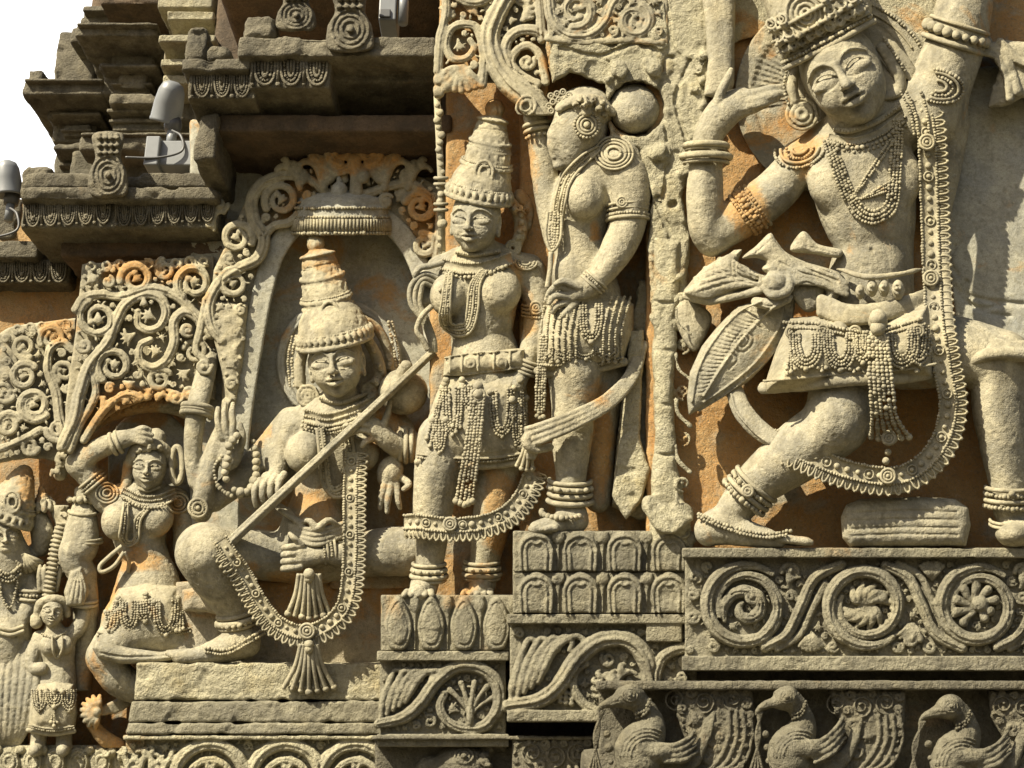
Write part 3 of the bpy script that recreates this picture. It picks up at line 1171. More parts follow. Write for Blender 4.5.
bar = thing("stone_bar", "slanting broken stone bar behind the lady's leg, left of the rough pillar", "bar", base_at(S_M, 626, 510, 30))
slab_poly("shaft", S_M, [(630, 330), (644, 330), (640, 440), (650, 470), (642, 500), (626, 520), (612, 496), (622, 420)], 22, 50, M_ROUGH, bar, h=1.3, rough=1.0, rs=.1, chip=2, rnd=3)

# a round stone drum under the garland and a broken cloth end at the top right
tag(slab_poly("drum", S_R, [(846, 505), (860, 499), (920, 497), (955, 499), (968, 508), (971, 525), (966, 546), (850, 547), (842, 538), (841, 516)], 12, 64, M_FIG, None, h=1.4, rough=.5, rs=.1, rnd=12,
              extra=lambda sd: [sd.groove([(850, y), (905, y - 2), (958, y - 1)], 1.0, 1.0) for y in (513, 521, 529, 536)]), "low rounded stone drum with ruled lines under the dancer's garland", "drum")


def _hand(sd):
    for p in ([(984, 52), (996, 56), (1006, 74), (1010, 98)], [(990, 46), (1004, 52), (1012, 72), (1018, 92)], [(1000, 42), (1018, 60), (1040, 66)]):
        sd.limb(np.column_stack([np.array(p, float), np.full(len(p), 40), np.full(len(p), 4.4)]), 1.5)


tag(slab_poly("fluttering_cloth", S_R, [(985, 44), (1002, 40), (1050, 44), (1050, 104), (1022, 98), (1006, 106), (988, 108), (992, 86), (1000, 70)], 10, 38, M_FIG, None, h=1.4, rough=1, rs=.1, rnd=6, chip=2, extra=_hand), "broken fluttering cloth end beside the dancer's raised elbow", "cloth")


# ------------------------------------------------------------------ vine scroll vocabulary
def vine(sd, pts, r, z, k=.8, groove=True, taper=None):
    p = catmull(np.asarray(pts, float)[:, :2], 1.6)
    rr = np.full(len(p), r) if taper is None else np.interp(np.linspace(0, 1, len(p)), np.linspace(0, 1, len(taper)), np.array(taper) * r)
    zz = np.full(len(p), z) if np.isscalar(z) else np.interp(np.linspace(0, 1, len(p)), np.linspace(0, 1, len(z)), z)
    sd.tube(np.column_stack([p, zz, rr]), k)
    if groove and r > 2.4:
        m = max(.7, r * .22)
        for o in ((-.42, .42) if r > 4.2 else (0,)):
            q = offset(p, o * rr)
            sd.tube(np.column_stack([q, zz + rr * (1 - .09 * (o != 0)) + m * .15, np.full(len(q), m)]), .5, 's')


def bud(sd, x, y, R, z, a=0, n=3, r=None):
    r = r or R * .3
    for i in range(n):
        t = math.radians(a + (i - (n - 1) / 2) * 46)
        sd.limb([(x - math.cos(math.radians(a)) * R * .6, y - math.sin(math.radians(a)) * R * .6, z, r * .6), (x + math.cos(t) * R * .3, y + math.sin(t) * R * .3, z + r * .6, r * 1.15), (x + math.cos(t) * R * .85, y + math.sin(t) * R * .85, z, r * .6)], r * .25, 1.6)


def coil(sd, x, y, R, z, a0=0, sense=1, r=3.4, turns=1.25, inner='bud', tail=None):
    p = spiral(x, y, R, R * .42, a0, sense * turns)
    if tail is not None:
        p = np.vstack([np.atleast_2d(tail), p])
    vine(sd, p, r, z, taper=[1, 1, .9, .6])
    e = p[-1]
    if inner == 'bud':
        bud(sd, x, y, R * .42, z, a0 + sense * 150, 3)
    elif inner == 'fan':
        for i in range(6):
            t = math.radians(a0 + 60 * i)
            sd.limb([(x, y, z, r * .35), (x + R * .3 * math.cos(t), y + R * .3 * math.sin(t), z + 1, r * .55), (x + R * .48 * math.cos(t + .4), y + R * .48 * math.sin(t + .4), z, r * .35)], .6, 1.5)
        sd.ell((x, y, z + 1), (r * .7,) * 3, k=.5)
    sd.ell((e[0], e[1], z + .5), (r * .8,) * 3, k=.5)


def frond(sd, base, ang, L, z, r=2.4, n=5, sense=1):
    """curling acanthus frond: a row of hooked fingers along a bending rib"""
    b = np.asarray(base, float); a = math.radians(ang)
    pts = []
    for t in np.linspace(0, 1, 12):
        th = a + sense * t * t * 2.6
        pts.append(b.copy()); b = b + np.array([math.cos(th), math.sin(th)]) * L / 11
    p = np.array(pts)
    vine(sd, p, r, z, groove=False, taper=[.8, 1.2, .9, .7])
    for i in range(n):
        f = .12 + .7 * i / n
        m = p[int(f * 11)]
        th = a + sense * f * f * 2.6 - sense * 1.0
        e = m + np.array([math.cos(th), math.sin(th)]) * L * .30 * (1 - .35 * f)
        e2 = e + np.array([math.cos(th + sense * 1.3), math.sin(th + sense * 1.3)]) * L * .08
        sd.limb([(*m, z - .3, r * .6), (*((m + e) / 2), z + .6, r * .95), (*e, z, r * .75), (*e2, z - .4, r * .5)], .5, 1.5)


def frieze(name, label, cat, sec, x0, y0, x1, y1, zf, mat, draw, top=9, bottom=14, depth=11, back=60, h=1.25, group=None, rough=.45, slope=0.0, chip=.8):
    """block with plain mouldings above and below a sunk panel of carving"""
    sd = Sdf(x0 - 5, y0 - 5, x1 + 5, y1 + 5, zf - back - 5, zf + 16, h)
    cx, hx = (x0 + x1) / 2, (x1 - x0) / 2
    sd.box((cx, (y0 + y1) / 2, zf - depth - (back - depth) / 2), (hx - 3, (y1 - y0) / 2 - 1, (back - depth) / 2), 1)
    if top:
        sd.box((cx, y0 + top / 2, zf - back / 2), (hx, top / 2, back / 2), 1.6)
    if bottom:
        sd.box((cx, y1 - bottom / 2, zf - back / 2), (hx, bottom / 2, back / 2), 1.6)
    draw(sd, zf - depth)
    o = sdf_obj(name, sd, sec, mat, None, rough, .1, chip)
    return tag(o, label, cat, group)
# ------------------------------------------------------------------ dancing god, right panel
STAINS += [(870, 245, 34, 30, .62), (745, 205, 22, 34, .95), (835, 520, 44, 40, .95), (905, 330, 30, 60, .55), (760, 375, 26, 40, .55),
           (800, 410, 26, 30, .3), (905, 430, 40, 60, .75), (790, 120, 20, 60, .5), (1000, 20, 20, 40, .8), (985, 115, 40, 22, .6), (1010, 180, 30, 40, .4), (806, 145, 22, 40, .6)]


def build_dancer():
    t = thing("god_statue", "large dancing god at the right with one arm raised high and a bent knee", "statue", base_at(S_R, 860, 548, 30), "carved gods and attendants on the temple wall")
    sd = Sdf(668, -70, 1050, 560, -6, 122, 1.3)
    L = sd.limb
    # trunk
    L([(866, 330, 26, 50), (870, 285, 30, 44), (874, 245, 31, 40), (867, 205, 33, 49), (859, 165, 32, 53)], 8, zs=.75)
    L([(800, 160, 30, 19), (835, 142, 32, 24), (885, 128, 34, 28), (932, 106, 34, 34)], 12, zs=.85)
    sd.ell((830, 184, 52), (22, 25, 17), -20, 9)
    sd.ell((899, 176, 50), (24, 26, 13), -20, 12)
    sd.ell((872, 262, 46), (30, 22, 18), 0, 10)
    sd.ell((872, 250, 67), (3.5, 3, 6), 0, 1.5, 's')
    L([(850, 140, 40, 25), (852, 112, 46, 24)], 8)
    # raised right arm
    L([(928, 112, 34, 34), (946, 70, 38, 31), (962, 20, 40, 29), (972, -60, 40, 27)], 8)
    L([(948, 125, 24, 22), (945, 175, 20, 15), (938, 225, 14, 10)], 8)
    # left arm: down to the elbow and up again to the hand beside the face
    L([(800, 162, 30, 20), (776, 190, 30, 22), (745, 214, 28, 22), (718, 234, 28, 18)], 6)
    L([(712, 240, 28, 17), (706, 226, 32, 18), (705, 190, 36, 18.5), (706, 160, 38, 16)], 5)
    L([(706, 158, 38, 15.5), (709, 135, 40, 15), (724, 112, 44, 17), (742, 102, 46, 15)], 5, zs=.8)
    for pts in ([(740, 96, 50, 6), (760, 92, 52, 5.2), (772, 89, 50, 4.6), (783, 87, 46, 3.4)],
                [(744, 102, 52, 6), (762, 98, 56, 5.2), (774, 95, 55, 4.6), (786, 93, 50, 3.4)],
                [(742, 108, 52, 5.6), (758, 104, 56, 5), (768, 101, 55, 4.4), (777, 99, 52, 3.2)],
                [(738, 113, 48, 5), (752, 110, 52, 4.4), (760, 107, 50, 3.8), (766, 105, 47, 2.8)],
                [(716, 108, 48, 6), (722, 90, 54, 5), (728, 78, 56, 4.2), (731, 70, 56, 2.8)]):
        L(pts, 1.2, 2)
    # legs
    L([(852, 350, 40, 44), (846, 388, 56, 38), (838, 418, 70, 33)], 6)
    L([(836, 426, 68, 31), (812, 442, 58, 32), (782, 464, 48, 28), (757, 484, 40, 23), (739, 504, 38, 19), (728, 520, 38, 17)], 7)
    L([(716, 527, 36, 18), (734, 531, 42, 15), (758, 536, 50, 11.5), (780, 541, 56, 7)], 6)
    sd.ell((708, 531, 34), (14, 15, 15), 0, 6)
    for i in range(4):
        L([(770 + i * 3, 538, 46 + i * 5, 5), (789 + i * 5, 541, 44 + i * 6, 4.6), (797 + i * 4.5, 542.5, 44 + i * 6, 3.6)], 1.2, 2)
    L([(905, 350, 34, 40), (955, 352, 40, 36), (1002, 360, 50, 30)], 8)
    L([(1003, 362, 48, 29), (1001, 400, 46, 30), (1005, 440, 44, 27), (1009, 480, 42, 21), (1011, 510, 42, 18)], 6)
    sd.ell((1016, 533, 52), (21, 15, 26), 0, 6)
    # head
    P, M = face(sd, (844, 76, 62), 49.5, roll=-29, yaw=-3, pitch=-1, ears=False)
    sd.ell((880, 108, 38), (14, 16, 14), 20, 8)
    body = sdf_obj("body", sd, S_R, M_FIG, t, .35, .09, .5)

    # crown
    c = Sdf(740, -40, 905, 90, 0, 110, 1.3)
    c.poly([(783, 62), (800, 60), (832, 41), (872, 19), (872, 8), (858, -36), (752, -36), (775, 40)], 8, 62, 8, dome=30)
    q = c.drape([(785, 68), (806, 58), (836, 42), (874, 21)], 1.0, lo=70)
    q[:, 2] = 66 + 20 * np.sin(np.linspace(.5, 2.7, len(q)))
    c.tube(np.column_stack([q, np.full(len(q), 3.2)]), 1)
    for i, (dx, dy) in enumerate(((-5, -11), (-9, -20))):
        c.ridge([(787 + dx, 64 + dy), (808 + dx, 54 + dy), (836 + dx, 38 + dy), (872 + dx, 18 + dy)], 2.0, .3)
    for R in (19, 14, 9, 4.5):
        c.ridge(arc(806, 14, R, R * 1.15, 0, 360, 24, -25), 1.6, .6, smooth=3)
    for x, y in ((836, 24), (858, 12), (786, 44)):
        for R in (6.5, 3):
            c.ridge(arc(x, y, R, R, 0, 360, 16), 1.4, .6, smooth=3)
    for dx, dy in ((-3.5, -8.5), (-10.5, -21), (-17.5, -34)):
        c.ridge([(787 + dx, 66 + dy), (808 + dx, 57 + dy), (836 + dx, 41 + dy), (872 + dx, 21 + dy)], 2.1, .8)
    for row, (dx, dy, n_, R0) in enumerate(((-7, -14.5, 9, 5.2), (-14, -27, 8, 5.2), (-21, -40, 8, 5))):
        for i in range(n_):
            f_ = (i + .5) / n_
            bx = np.interp(f_, [0, .25, .6, 1], [787, 808, 836, 872]) + dx; by = np.interp(f_, [0, .25, .6, 1], [66, 57, 41, 21]) + dy
            if math.hypot(bx - 806, by - 14) < 20:
                continue
            for R in (R0, R0 * .5):
                c.ridge(arc(bx, by, R, R, 0, 360, 14), 1.4, .8, smooth=3)
            c.ell((bx - 3.4, by - 7, c.H([bx - 3.4], [by - 7])[0]), (2, 3.4, 2.4), -25, .6)
    crown = sdf_obj("crown", c, S_R, M_ORN, t, .3, .2, .4)
    mb = MB(S_R)
    q2 = q + np.array([-2.6, -5.2, 2])
    mb.beads(q2, 1.9, 1.8)
    mb.beads(q + np.array([-7.5, -16, 1]), 1.7, 1.8)
    mb.beads(q + np.array([-12, -26, -1]), 1.7, 1.9)
    mb.obj("bead_band", M_ORN, crown)

    # halo
    h = Sdf(715, -30, 960, 190, -4, 40, 1.6)
    h.apply(lambda x, y, z: np.maximum(np.sqrt((x - 836) ** 2 + (y - 96) ** 2) - 101, np.abs(z - 8) - 8), [730, -10, -2], [940, 200, 18])
    h.apply(lambda x, y, z: np.maximum(np.sqrt((x - 836) ** 2 + (y - 96) ** 2) - 82, np.abs(z - 24) - 10), [730, -10, 10], [940, 200, 40], 3, 's')
    for a in np.arange(170, 262, 4.2):
        ca, sa = math.cos(math.radians(a)), math.sin(math.radians(a))
        h.groove([(836 + 50 * ca, 96 + 50 * sa), (836 + 84 * ca, 96 + 84 * sa)], 1.3, 1.2)
    halo = sdf_obj("halo", h, S_R, M_FIG, t, .3)
    mb = MB(S_R)
    a = arc(836, 96, 98, 98, -95, -28, 80)
    mb.beads(np.column_stack([a, np.full(len(a), 17)]), 1.8, 1.9)
    a = arc(836, 96, 90, 90, -95, -32, 80)
    mb.rope(np.column_stack([a, np.full(len(a), 16.5)]), 1.3, 6)
    mb.obj("beaded_rim", M_ORN, halo)

    # ear ornaments and hair curls
    e = Sdf(775, 30, 925, 150, 20, 100, 1.3)
    e.box((880, 76, 40), (10, 26, 14), 4, -35, 0)
    for R in (15, 10, 5):
        p = arc(802, 114, R, R, 0, 360, 20)
        e.tube(np.column_stack([p, np.full(len(p), 52 + (15 - R) * .3), np.full(len(p), 2.2)]), .6)
    e.ell((802, 114, 46), (14, 14, 9), 0, 2)
    L2 = e.limb
    L2([(796, 68, 54, 5), (792, 85, 54, 6), (795, 100, 52, 5)], 1)
    L2([(882, 48, 56, 6), (893, 66, 54, 6), (900, 80, 52, 6), (898, 92, 52, 6), (884, 97, 54, 4)], 1)
    L2([(898, 70, 46, 6), (912, 78, 46, 5), (909, 92, 48, 4), (893, 98, 50, 3)], 1)
    for f in range(3):
        L2([(885 + f * 4, 40 + f * 2, 50, 3), (897 + f * 5, 58 + f, 50, 3), (907 + f * 4, 72, 48, 3)], .8)
    sdf_obj("ear_ornament", e, S_R, M_ORN, t, .3, .2, split=True)
    mb = MB(S_R)
    mb.beads(catmull([(884, 38, 58), (896, 56, 58), (905, 70, 55)], 1), 1.9, 1.8)
    mb.beads(catmull([(790, 62, 58), (784, 84, 56), (788, 104, 54)], 1), 1.8, 1.8)
    mb.obj("hair_bead_string", M_ORN, t)

    # necklaces
    mb = MB(S_R)
    p = sd.drape([(834, 129), (850, 131), (876, 122), (899, 107)], 1.5)
    mb.rope(p, 3.2, 8)
    mb.beads(p, 1.4, 2.2, 3.0)
    p2 = sd.drape([(829, 136), (852, 141), (880, 132), (903, 114)], 1.2)
    mb.strap(p2, 3.4, 2, .6)
    mb.beads(offset(p2, 3.4), 1.4, 1.9, .8)
    b = resample(sd.drape([(829, 142), (853, 148), (882, 140), (904, 122)], 1.0), 5.2)
    for q in b:
        mb.balls([q], 2.3); mb.balls([q + [1.6, 3.8, -.5]], 1.7)
    mb.obj("collar_necklace", M_ORN, t)
    mb = MB(S_R)
    for i in range(4):
        g = i * 3.9
        p = sd.drape([(824 + g * .95, 141 + g * .2), (836 + g, 178), (849 + g * .75, 208 - g * .7), (866 + g * .35, 222 - g), (884 - g * .3, 220 - g), (897 - g * .8, 206 - g * .7), (901 - g * .9, 165), (903 - g * .75, 120)], 1.4, smooth=9)
        mb.beads(p, 1.75, 1.8)
    for g in (0, 4.2):
        p = sd.drape([(894 - g, 140), (874 - g, 170), (853 - g * .3, 197 + g * .2)], 1.0); mb.beads(p, 1.4, 1.8)
    for g in (0, 4.5, 9):
        p = sd.drape([(855 + g, 200 - g * .3), (876, 195 - g * .6), (894, 188 - g)], 1.0); mb.beads(p, 1.3, 1.8)
    mb.obj("long_necklace", M_ORN, t)
    # shoulder ornaments
    mb = MB(S_R)
    for i, R in enumerate((26, 21, 15, 9)):
        a = arc(938, 86, R, R * .62, -105, 105, 26, 12)
        p = sd.drape(a, .8, smooth=7)
        if i % 2 == 0:
            mb.beads(p, 1.8, 1.8)
        else:
            mb.rope(p, 1.8, 7)
    mb.obj("shoulder_ornament", M_ORN, t)
    mb = MB(S_R)
    for i, R in enumerate((26, 20, 14, 8)):
        a = arc(800, 148, R, R * .72, 20, 200, 26, -18)
        p = sd.drape(a, .8, smooth=7, lo=28)
        mb.beads(p, 1.6, 1.8) if i % 2 == 0 else mb.rope(p, 1.7, 7)
    mb.obj("shoulder_ornament", M_ORN, t)
    # armlets
    mb = MB(S_R)
    bangle(mb, (953, 44), -72, 31, 40, 1, r=3.0)
    p = ring((957, 33), -72, 32, 40, sag=-2)
    mb.balls(resample(p, 9.5), 5.6)
    mb.rope(ring((960, 25), -72, 30, 40), 2.2, 7)
    mb.obj("armlet", M_ORN, t)
    mb = MB(S_R)
    for g in (-9, -4, 4, 9):
        p = ring((750 + g * .8, 210 - g * .55), 145, 23, 28, zs=1.0)
        mb.beads(p, 2.0, 1.8)
    for i in range(9):
        p = ring((750, 210), 145, 23.5, 28)
        q = p[3 + i * 2]
        mb.balls([q], 3.2)
    mb.obj("armlet", M_ORN, t)
    mb = MB(S_R)
    for dy, rr, w in ((146, 3.2, 21), (150, 1.6, 20), (157, 3.6, 24), (163, 2.0, 22)):
        mb.rope(ring((706, dy), 90, w, 38, sag=-3, zs=.95), rr, 8)
    mb.obj("bangle", M_ORN, t)
    # kilt with bead swags
    kt = Sdf(745, 285, 955, 400, 0, 128, 1.3)
    kt.poly([(790, 318), (815, 316), (868, 328), (930, 300), (936, 345), (934, 378), (884, 384), (820, 392), (766, 392), (765, 384), (776, 350)], 0, 66, 6, dome=42, zf=lambda x, y: (y - 350) * .12)
    hem = kt.drape([(764, 388), (800, 385), (850, 380), (900, 378), (936, 372)], 1.5, smooth=21)
    hem[:, 2] = np.interp(hem[:, 0], [764, 800, 836, 870, 905, 936], [62, 88, 102, 100, 92, 74])
    kt.tube(np.column_stack([hem, np.full(len(hem), 6.5)]), 1, zs=.7)
    kt.ridge([(764, 381), (800, 378), (850, 373), (900, 370), (936, 364)], 1.6, .8, smooth=15)
    kt.ell((878, 322, 92), (10, 9, 8), 0, 2)
    kt.ell((838, 330, 90), (10, 9, 8), 0, 2)
    # waist sash folds
    for i in range(3):
        kt.limb([(822, 300 + i * 6, 72, 6), (850, 310 + i * 5, 80, 6), (890, 306 + i * 4, 78, 6), (930, 292 + i * 4, 60, 5)], 2, zs=.8)
    kilt = sdf_obj("kilt", kt, S_R, M_ORN, t, .35, .12, .5)
    mb = MB(S_R)
    for a, b, d in (((790, 334), (822, 334), 34), ((824, 332), (856, 334), 36), ((854, 336), (872, 336), 26), ((886, 336), (918, 334), 32), ((908, 330), (932, 326), 36)):
        swag(mb, kt, a, b, d, 4, 3.1, 1.55, 1.2)
    for x, y in ((792, 332), (823, 331), (855, 332), (918, 331)):
        z = kt.H([x], [y])[0]
        mb.disc(x, y, z + 1.5, [5.5, 3], 1.5)
        tassel(mb, (x, y + 8), (x - 1, y + 40), 3, 1.5, 4, z + 1, kt.H([x], [y + 38])[0] + 1.5, 1.5, 2.5)
    p = kt.drape([(784, 322), (820, 324), (868, 332), (925, 318)], 1.2, smooth=9); mb.beads(p, 1.9, 1.8)
    p = kt.drape([(784, 328), (820, 329), (868, 337), (925, 324)], 1.0, smooth=9); mb.beads(p, 1.5, 1.8)
    mb.obj("bead_swag", M_ORN, kilt)
    # buckle masks at the waist
    bk = Sdf(835, 268, 925, 312, 50, 110, 1.2)
    for x, y, R in ((860, 292, 6), (872, 288, 7), (884, 288, 7), (898, 290, 8)):
        bk.ell((x, y, 78), (R * .8, R * 1.3, 8), 0, 1.5)
        curl(bk, x, y - 2, R * .7, 90, 1.2, 1.5, .5)
    bk.limb([(838, 268, 66, 2.5), (868, 277, 82, 3), (910, 272, 72, 2.5), (930, 262, 56, 2)], 1)
    sdf_obj("belt_buckle", bk, S_R, M_ORN, t, .3)
    # long tassel in front of the kilt
    mb = MB(S_R)
    mb.balls([(878, 318, 112), (878, 328, 113)], 7, .9)
    mb.disc(878, 340, 113, [8, 5], 2)
    for i, f in enumerate(np.linspace(-1, 1, 6)):
        pts = [(878 + 9 * f, 338, 113), (881 + 11 * f, 380, 116 - 2 * abs(f)), (884 + 12 * f, 415, 104), (890 + 19 * f, 440 - 3 * abs(f), 84)]
        q = catmull(pts, 1); mb.beads(q, 2.3, 1.6); mb.balls([q[-1]], 4.2)
    mb.disc(889, 438, 90, [6, 3], 2); mb.balls([(888, 452, 82), (886, 461, 80)], 5)
    mb.obj("tassel", M_ORN, t)
    # garland over shoulder, down the side and round below the knee
    zt = lambda x, y, lo: max(lo, sd.H([x], [y])[0])
    gp = [(918, 100, zt(914, 98, 60) + 2), (925, 122, 66), (928, 160, 62), (930, 220, 56), (932, 280, 66), (936, 330, 84), (943, 372, 82), (948, 405, 78), (940, 440, 74), (918, 466, 74), (890, 476, 76),
          (850, 470, 82), (815, 457, 84), (790, 446, 76), (772, 437, 60)]
    mb = MB(S_R)
    g = catmull(gp, 2)
    garland(mb, g, 8.5, -1, 11, 7.5, 1.6)
    for dx in (-11, -6, 6):
        mb.beads(catmull([(914 + dx * 1.2, 92, 68), (921 + dx, 112, 68), (924 + dx * .9, 134, 68)], 1), 1.6, 1.8)
    for x, y, z in ((927, 142, 68), (931, 278, 70), (888, 476, 80)):
        mb.disc(x, y, z + 1, [7, 4], 1.6)
    mb.obj("garland", M_ORN, t)
    sb = Sdf(725, 375, 790, 460, 10, 100, 1.3)
    sb.limb([(735, 392, 40, 9), (742, 410, 46, 10), (756, 427, 54, 10), (774, 440, 62, 9)], 2, zs=.6)
    sb.ridge([(731, 394), (737, 412), (752, 430), (770, 444)], 1.3, .3)
    sdf_obj("garland_strap", sb, S_R, M_FIG, t, .3)
    # anklets
    mb = MB(S_R)
    bangle(mb, (750, 491), 132, 25, 40, 4, 6.2, 2.6, sag=3, beaded='mix')
    p = ring((751, 490), 132, 25, 40, sag=3); mb.disc(p[12][0], p[12][1], p[12][2] + 3, [5, 2.5], 2)
    mb.obj("anklet", M_ORN, t)
    mb = MB(S_R)
    for o in (0, 3.4):
        p = sd.drape([(699, 514 + o), (718, 522 + o), (746, 531 + o), (770, 534 + o), (790, 531 + o)], 1.4, smooth=7); mb.beads(p, 1.9, 1.75)
    mb.obj("foot_chain", M_ORN, t)
    mb = MB(S_R)
    bangle(mb, (1009, 497), 92, 24, 44, 4, 6.0, 2.4, sag=3, beaded='mix'); mb.balls([(1012, 494, 70)], 4.5)
    for o in (0, 4):
        p = ring((1013, 520 + o), 90, 23, 46, sag=5); mb.rope(p, 1.8, 7)
    mb.obj("anklet", M_ORN, t)

    # sash: bow at the hip, loose ends and the patterned leaf-shaped panel
    s = Sdf(672, 225, 850, 425, 5, 112, 1.0)
    s.poly(catmull([(684, 294), (690, 283), (704, 268), (724, 256), (742, 249), (738, 262), (744, 274), (772, 276), (772, 286), (748, 290), (725, 298), (704, 304)], 3, True), 22, 40, 4, dome=14)
    s.poly(catmull([(742, 258), (756, 246), (770, 233), (776, 240), (786, 252), (806, 262), (838, 272), (846, 284), (836, 300), (824, 312), (818, 306), (826, 292), (812, 284), (796, 286), (780, 280), (762, 270), (766, 262), (756, 258)], 3, True), 48, 62, 4, dome=9)
    s.poly(catmull([(790, 250), (803, 231), (818, 244), (842, 250), (838, 258), (812, 254)], 3, True), 50, 60, 3, dome=5)
    s.poly(catmull([(790, 292), (800, 280), (815, 276), (824, 284), (822, 304), (806, 312)], 3, True), 52, 60, 3, dome=5)
    for i, (x, y) in enumerate(((690, 290), (696, 279), (706, 269), (720, 260), (735, 253))):
        s.limb([(774, 284, 58, 3.6), (752 - i * .5, 283 - i * 2.5, 54, 4.2), (726 - i * -1, 286 - i * 6, 50, 4.8), (x, y, 40, 3.4)], 1.4, zs=.7)
    for i in range(3):
        s.limb([(780, 278 + i * 4, 66, 3.6), (800, 271 + i * 5, 70, 4.2), (824, 272 + i * 6, 70, 4.2), (846, 284 + i * 5, 70, 3.6)], 1.4, zs=.7)
    s.limb([(686, 296, 38, 4), (706, 301, 42, 4.4), (732, 297, 48, 4.4), (762, 290, 56, 4)], 1.5)
    s.ell((776, 283, 66), (13, 12, 12), 20, 3)
    s.limb([(764, 288, 66, 4), (774, 295, 72, 5), (788, 290, 72, 5), (790, 276, 68, 4)], 1)
    s.limb([(756, 302, 60, 5), (772, 304, 64, 6), (788, 298, 64, 5)], 1.5)
    for i in range(4):
        s.groove([(698, 292 - i * 6), (726, 284 - i * 6), (742, 281 - i * 3), (758, 281 - i)], 1.3, 1.0)
    for d in (0, 5):
        s.groove([(776 + d, 242 + d * .5), (790 + d * .6, 256 + d), (812, 266 + d), (838, 276 + d)], 1.2, .9)
    for i in range(5):
        f = i / 4
        s.groove([(704 + 30 * f, 270 - 17 * f), (722 + 22 * f, 274 - 6 * f), (744 + 8 * f, 279), (758, 281)], 1.0, 1.0)
    s.groove([(686, 297), (708, 299), (734, 292), (760, 288)], 1.1, 1.1); s.groove([(806, 246), (822, 250), (838, 254)], 1.0, .9); s.groove([(800, 236), (812, 250)], 1.0, .9)
    s.groove([(746, 258), (758, 251), (772, 238)], 1.0, .9); s.groove([(780, 262), (800, 272), (826, 280), (836, 292)], 1.0, 1.0); s.groove([(796, 288), (806, 282), (816, 288), (818, 300)], 1.0, 1.0)
    s.groove([(735, 262), (737, 274), (755, 280)], 1.2, .9); s.groove([(731, 260), (734, 278), (752, 284)], 1.2, .9)
    out = np.array([(797, 294), (793, 318), (784, 342), (768, 362), (748, 382), (722, 398), (689, 415), (687, 398), (690, 372), (702, 346), (718, 326), (738, 306), (762, 300)])
    s.poly(out, 28, 48, 3, dome=9, zf=lambda x, y: (y - 300) * -.06)
    axis = np.array([(776, 300), (752, 338), (722, 374), (691, 412)])
    r1 = [(778, 304), (762, 318), (740, 342), (720, 370), (704, 396)]; r2 = [(784, 306), (778, 330), (756, 362), (728, 386), (704, 402)]
    rim1 = [(762, 301), (737, 314), (711, 345), (698, 372), (692, 402)]; rim2 = [(793, 300), (788, 330), (766, 361), (733, 389), (699, 411)]
    A1, B1, A2, B2 = (catmull(np.array(q_, float), .7) for q_ in (r1, rim1, r2, rim2))
    at = lambda q_, f_: q_[int(f_ * (len(q_) - 1))]
    for r_ in (r1, r2, rim1, rim2):
        s.ridge(r_, 1.2, .35, smooth=7)
    for i in range(26):
        f = .04 + .9 * i / 25
        u, v = at(A1, f), at(B1, f)
        s.groove([u * .85 + v * .15, (u + v) / 2 + [1, 1], v * .85 + u * .15], .85, .9, smooth=3)
    for i in range(22):
        f = .04 + .88 * i / 22
        u, v, u2 = at(A2, f), at(B2, f), at(A2, min(1, f + .04))
        s.groove([u * .8 + v * .2, v * .85 + u * .15], .7, .7, smooth=3); s.groove([v * .85 + u * .15, u2 * .8 + v * .2], .7, .7, smooth=3)
    for q in (((742, 330), (754, 338), (745, 352), (731, 346), (742, 330)), ((743, 335), (749, 340), (743, 347), (737, 343), (743, 335)), ((728, 352), (738, 358), (729, 370)), ((752, 322), (762, 328))):
        s.groove(list(q), .9, 1.0, smooth=3)
    s.poly(catmull([(674, 312), (684, 298), (702, 306), (712, 318), (704, 340), (694, 352), (682, 338)], 3, True), 8, 20, 3, dome=6)
    sdf_obj("sash", s, S_R, M_FIG, t, .3, .12, .4)
    # drapery over the far thigh
    d = Sdf(935, 300, 1050, 400, 0, 110, 1.5)
    for i in range(6):
        d.limb([(938, 316 + i * 6, 30 + i * 3, 6), (972, 334 + i * 4, 54 + i * 3, 6), (1002, 345 + i * 2.2, 74 + i, 5), (1040, 344 + i * 3, 70, 5)], 2.5, zs=.8)
    d.limb([(952, 376, 52, 6), (974, 360, 72, 6), (1000, 353, 82, 6), (1036, 356, 78, 6)], 2)
    sdf_obj("thigh_drape", d, S_R, M_FIG, t, .3)
    return t


build_dancer()
# ------------------------------------------------------------------ lady in profile between the dancer and the crowned god
STAINS += [(594, 228, 9, 20, 1.0), (600, 445, 16, 60, 1.0), (525, 170, 14, 50, .8), (600, 75, 40, 22, .8), (548, 60, 12, 26, .7), (638, 330, 10, 30, .45), (560, 300, 14, 12, .5), (590, 520, 30, 16, .7)]


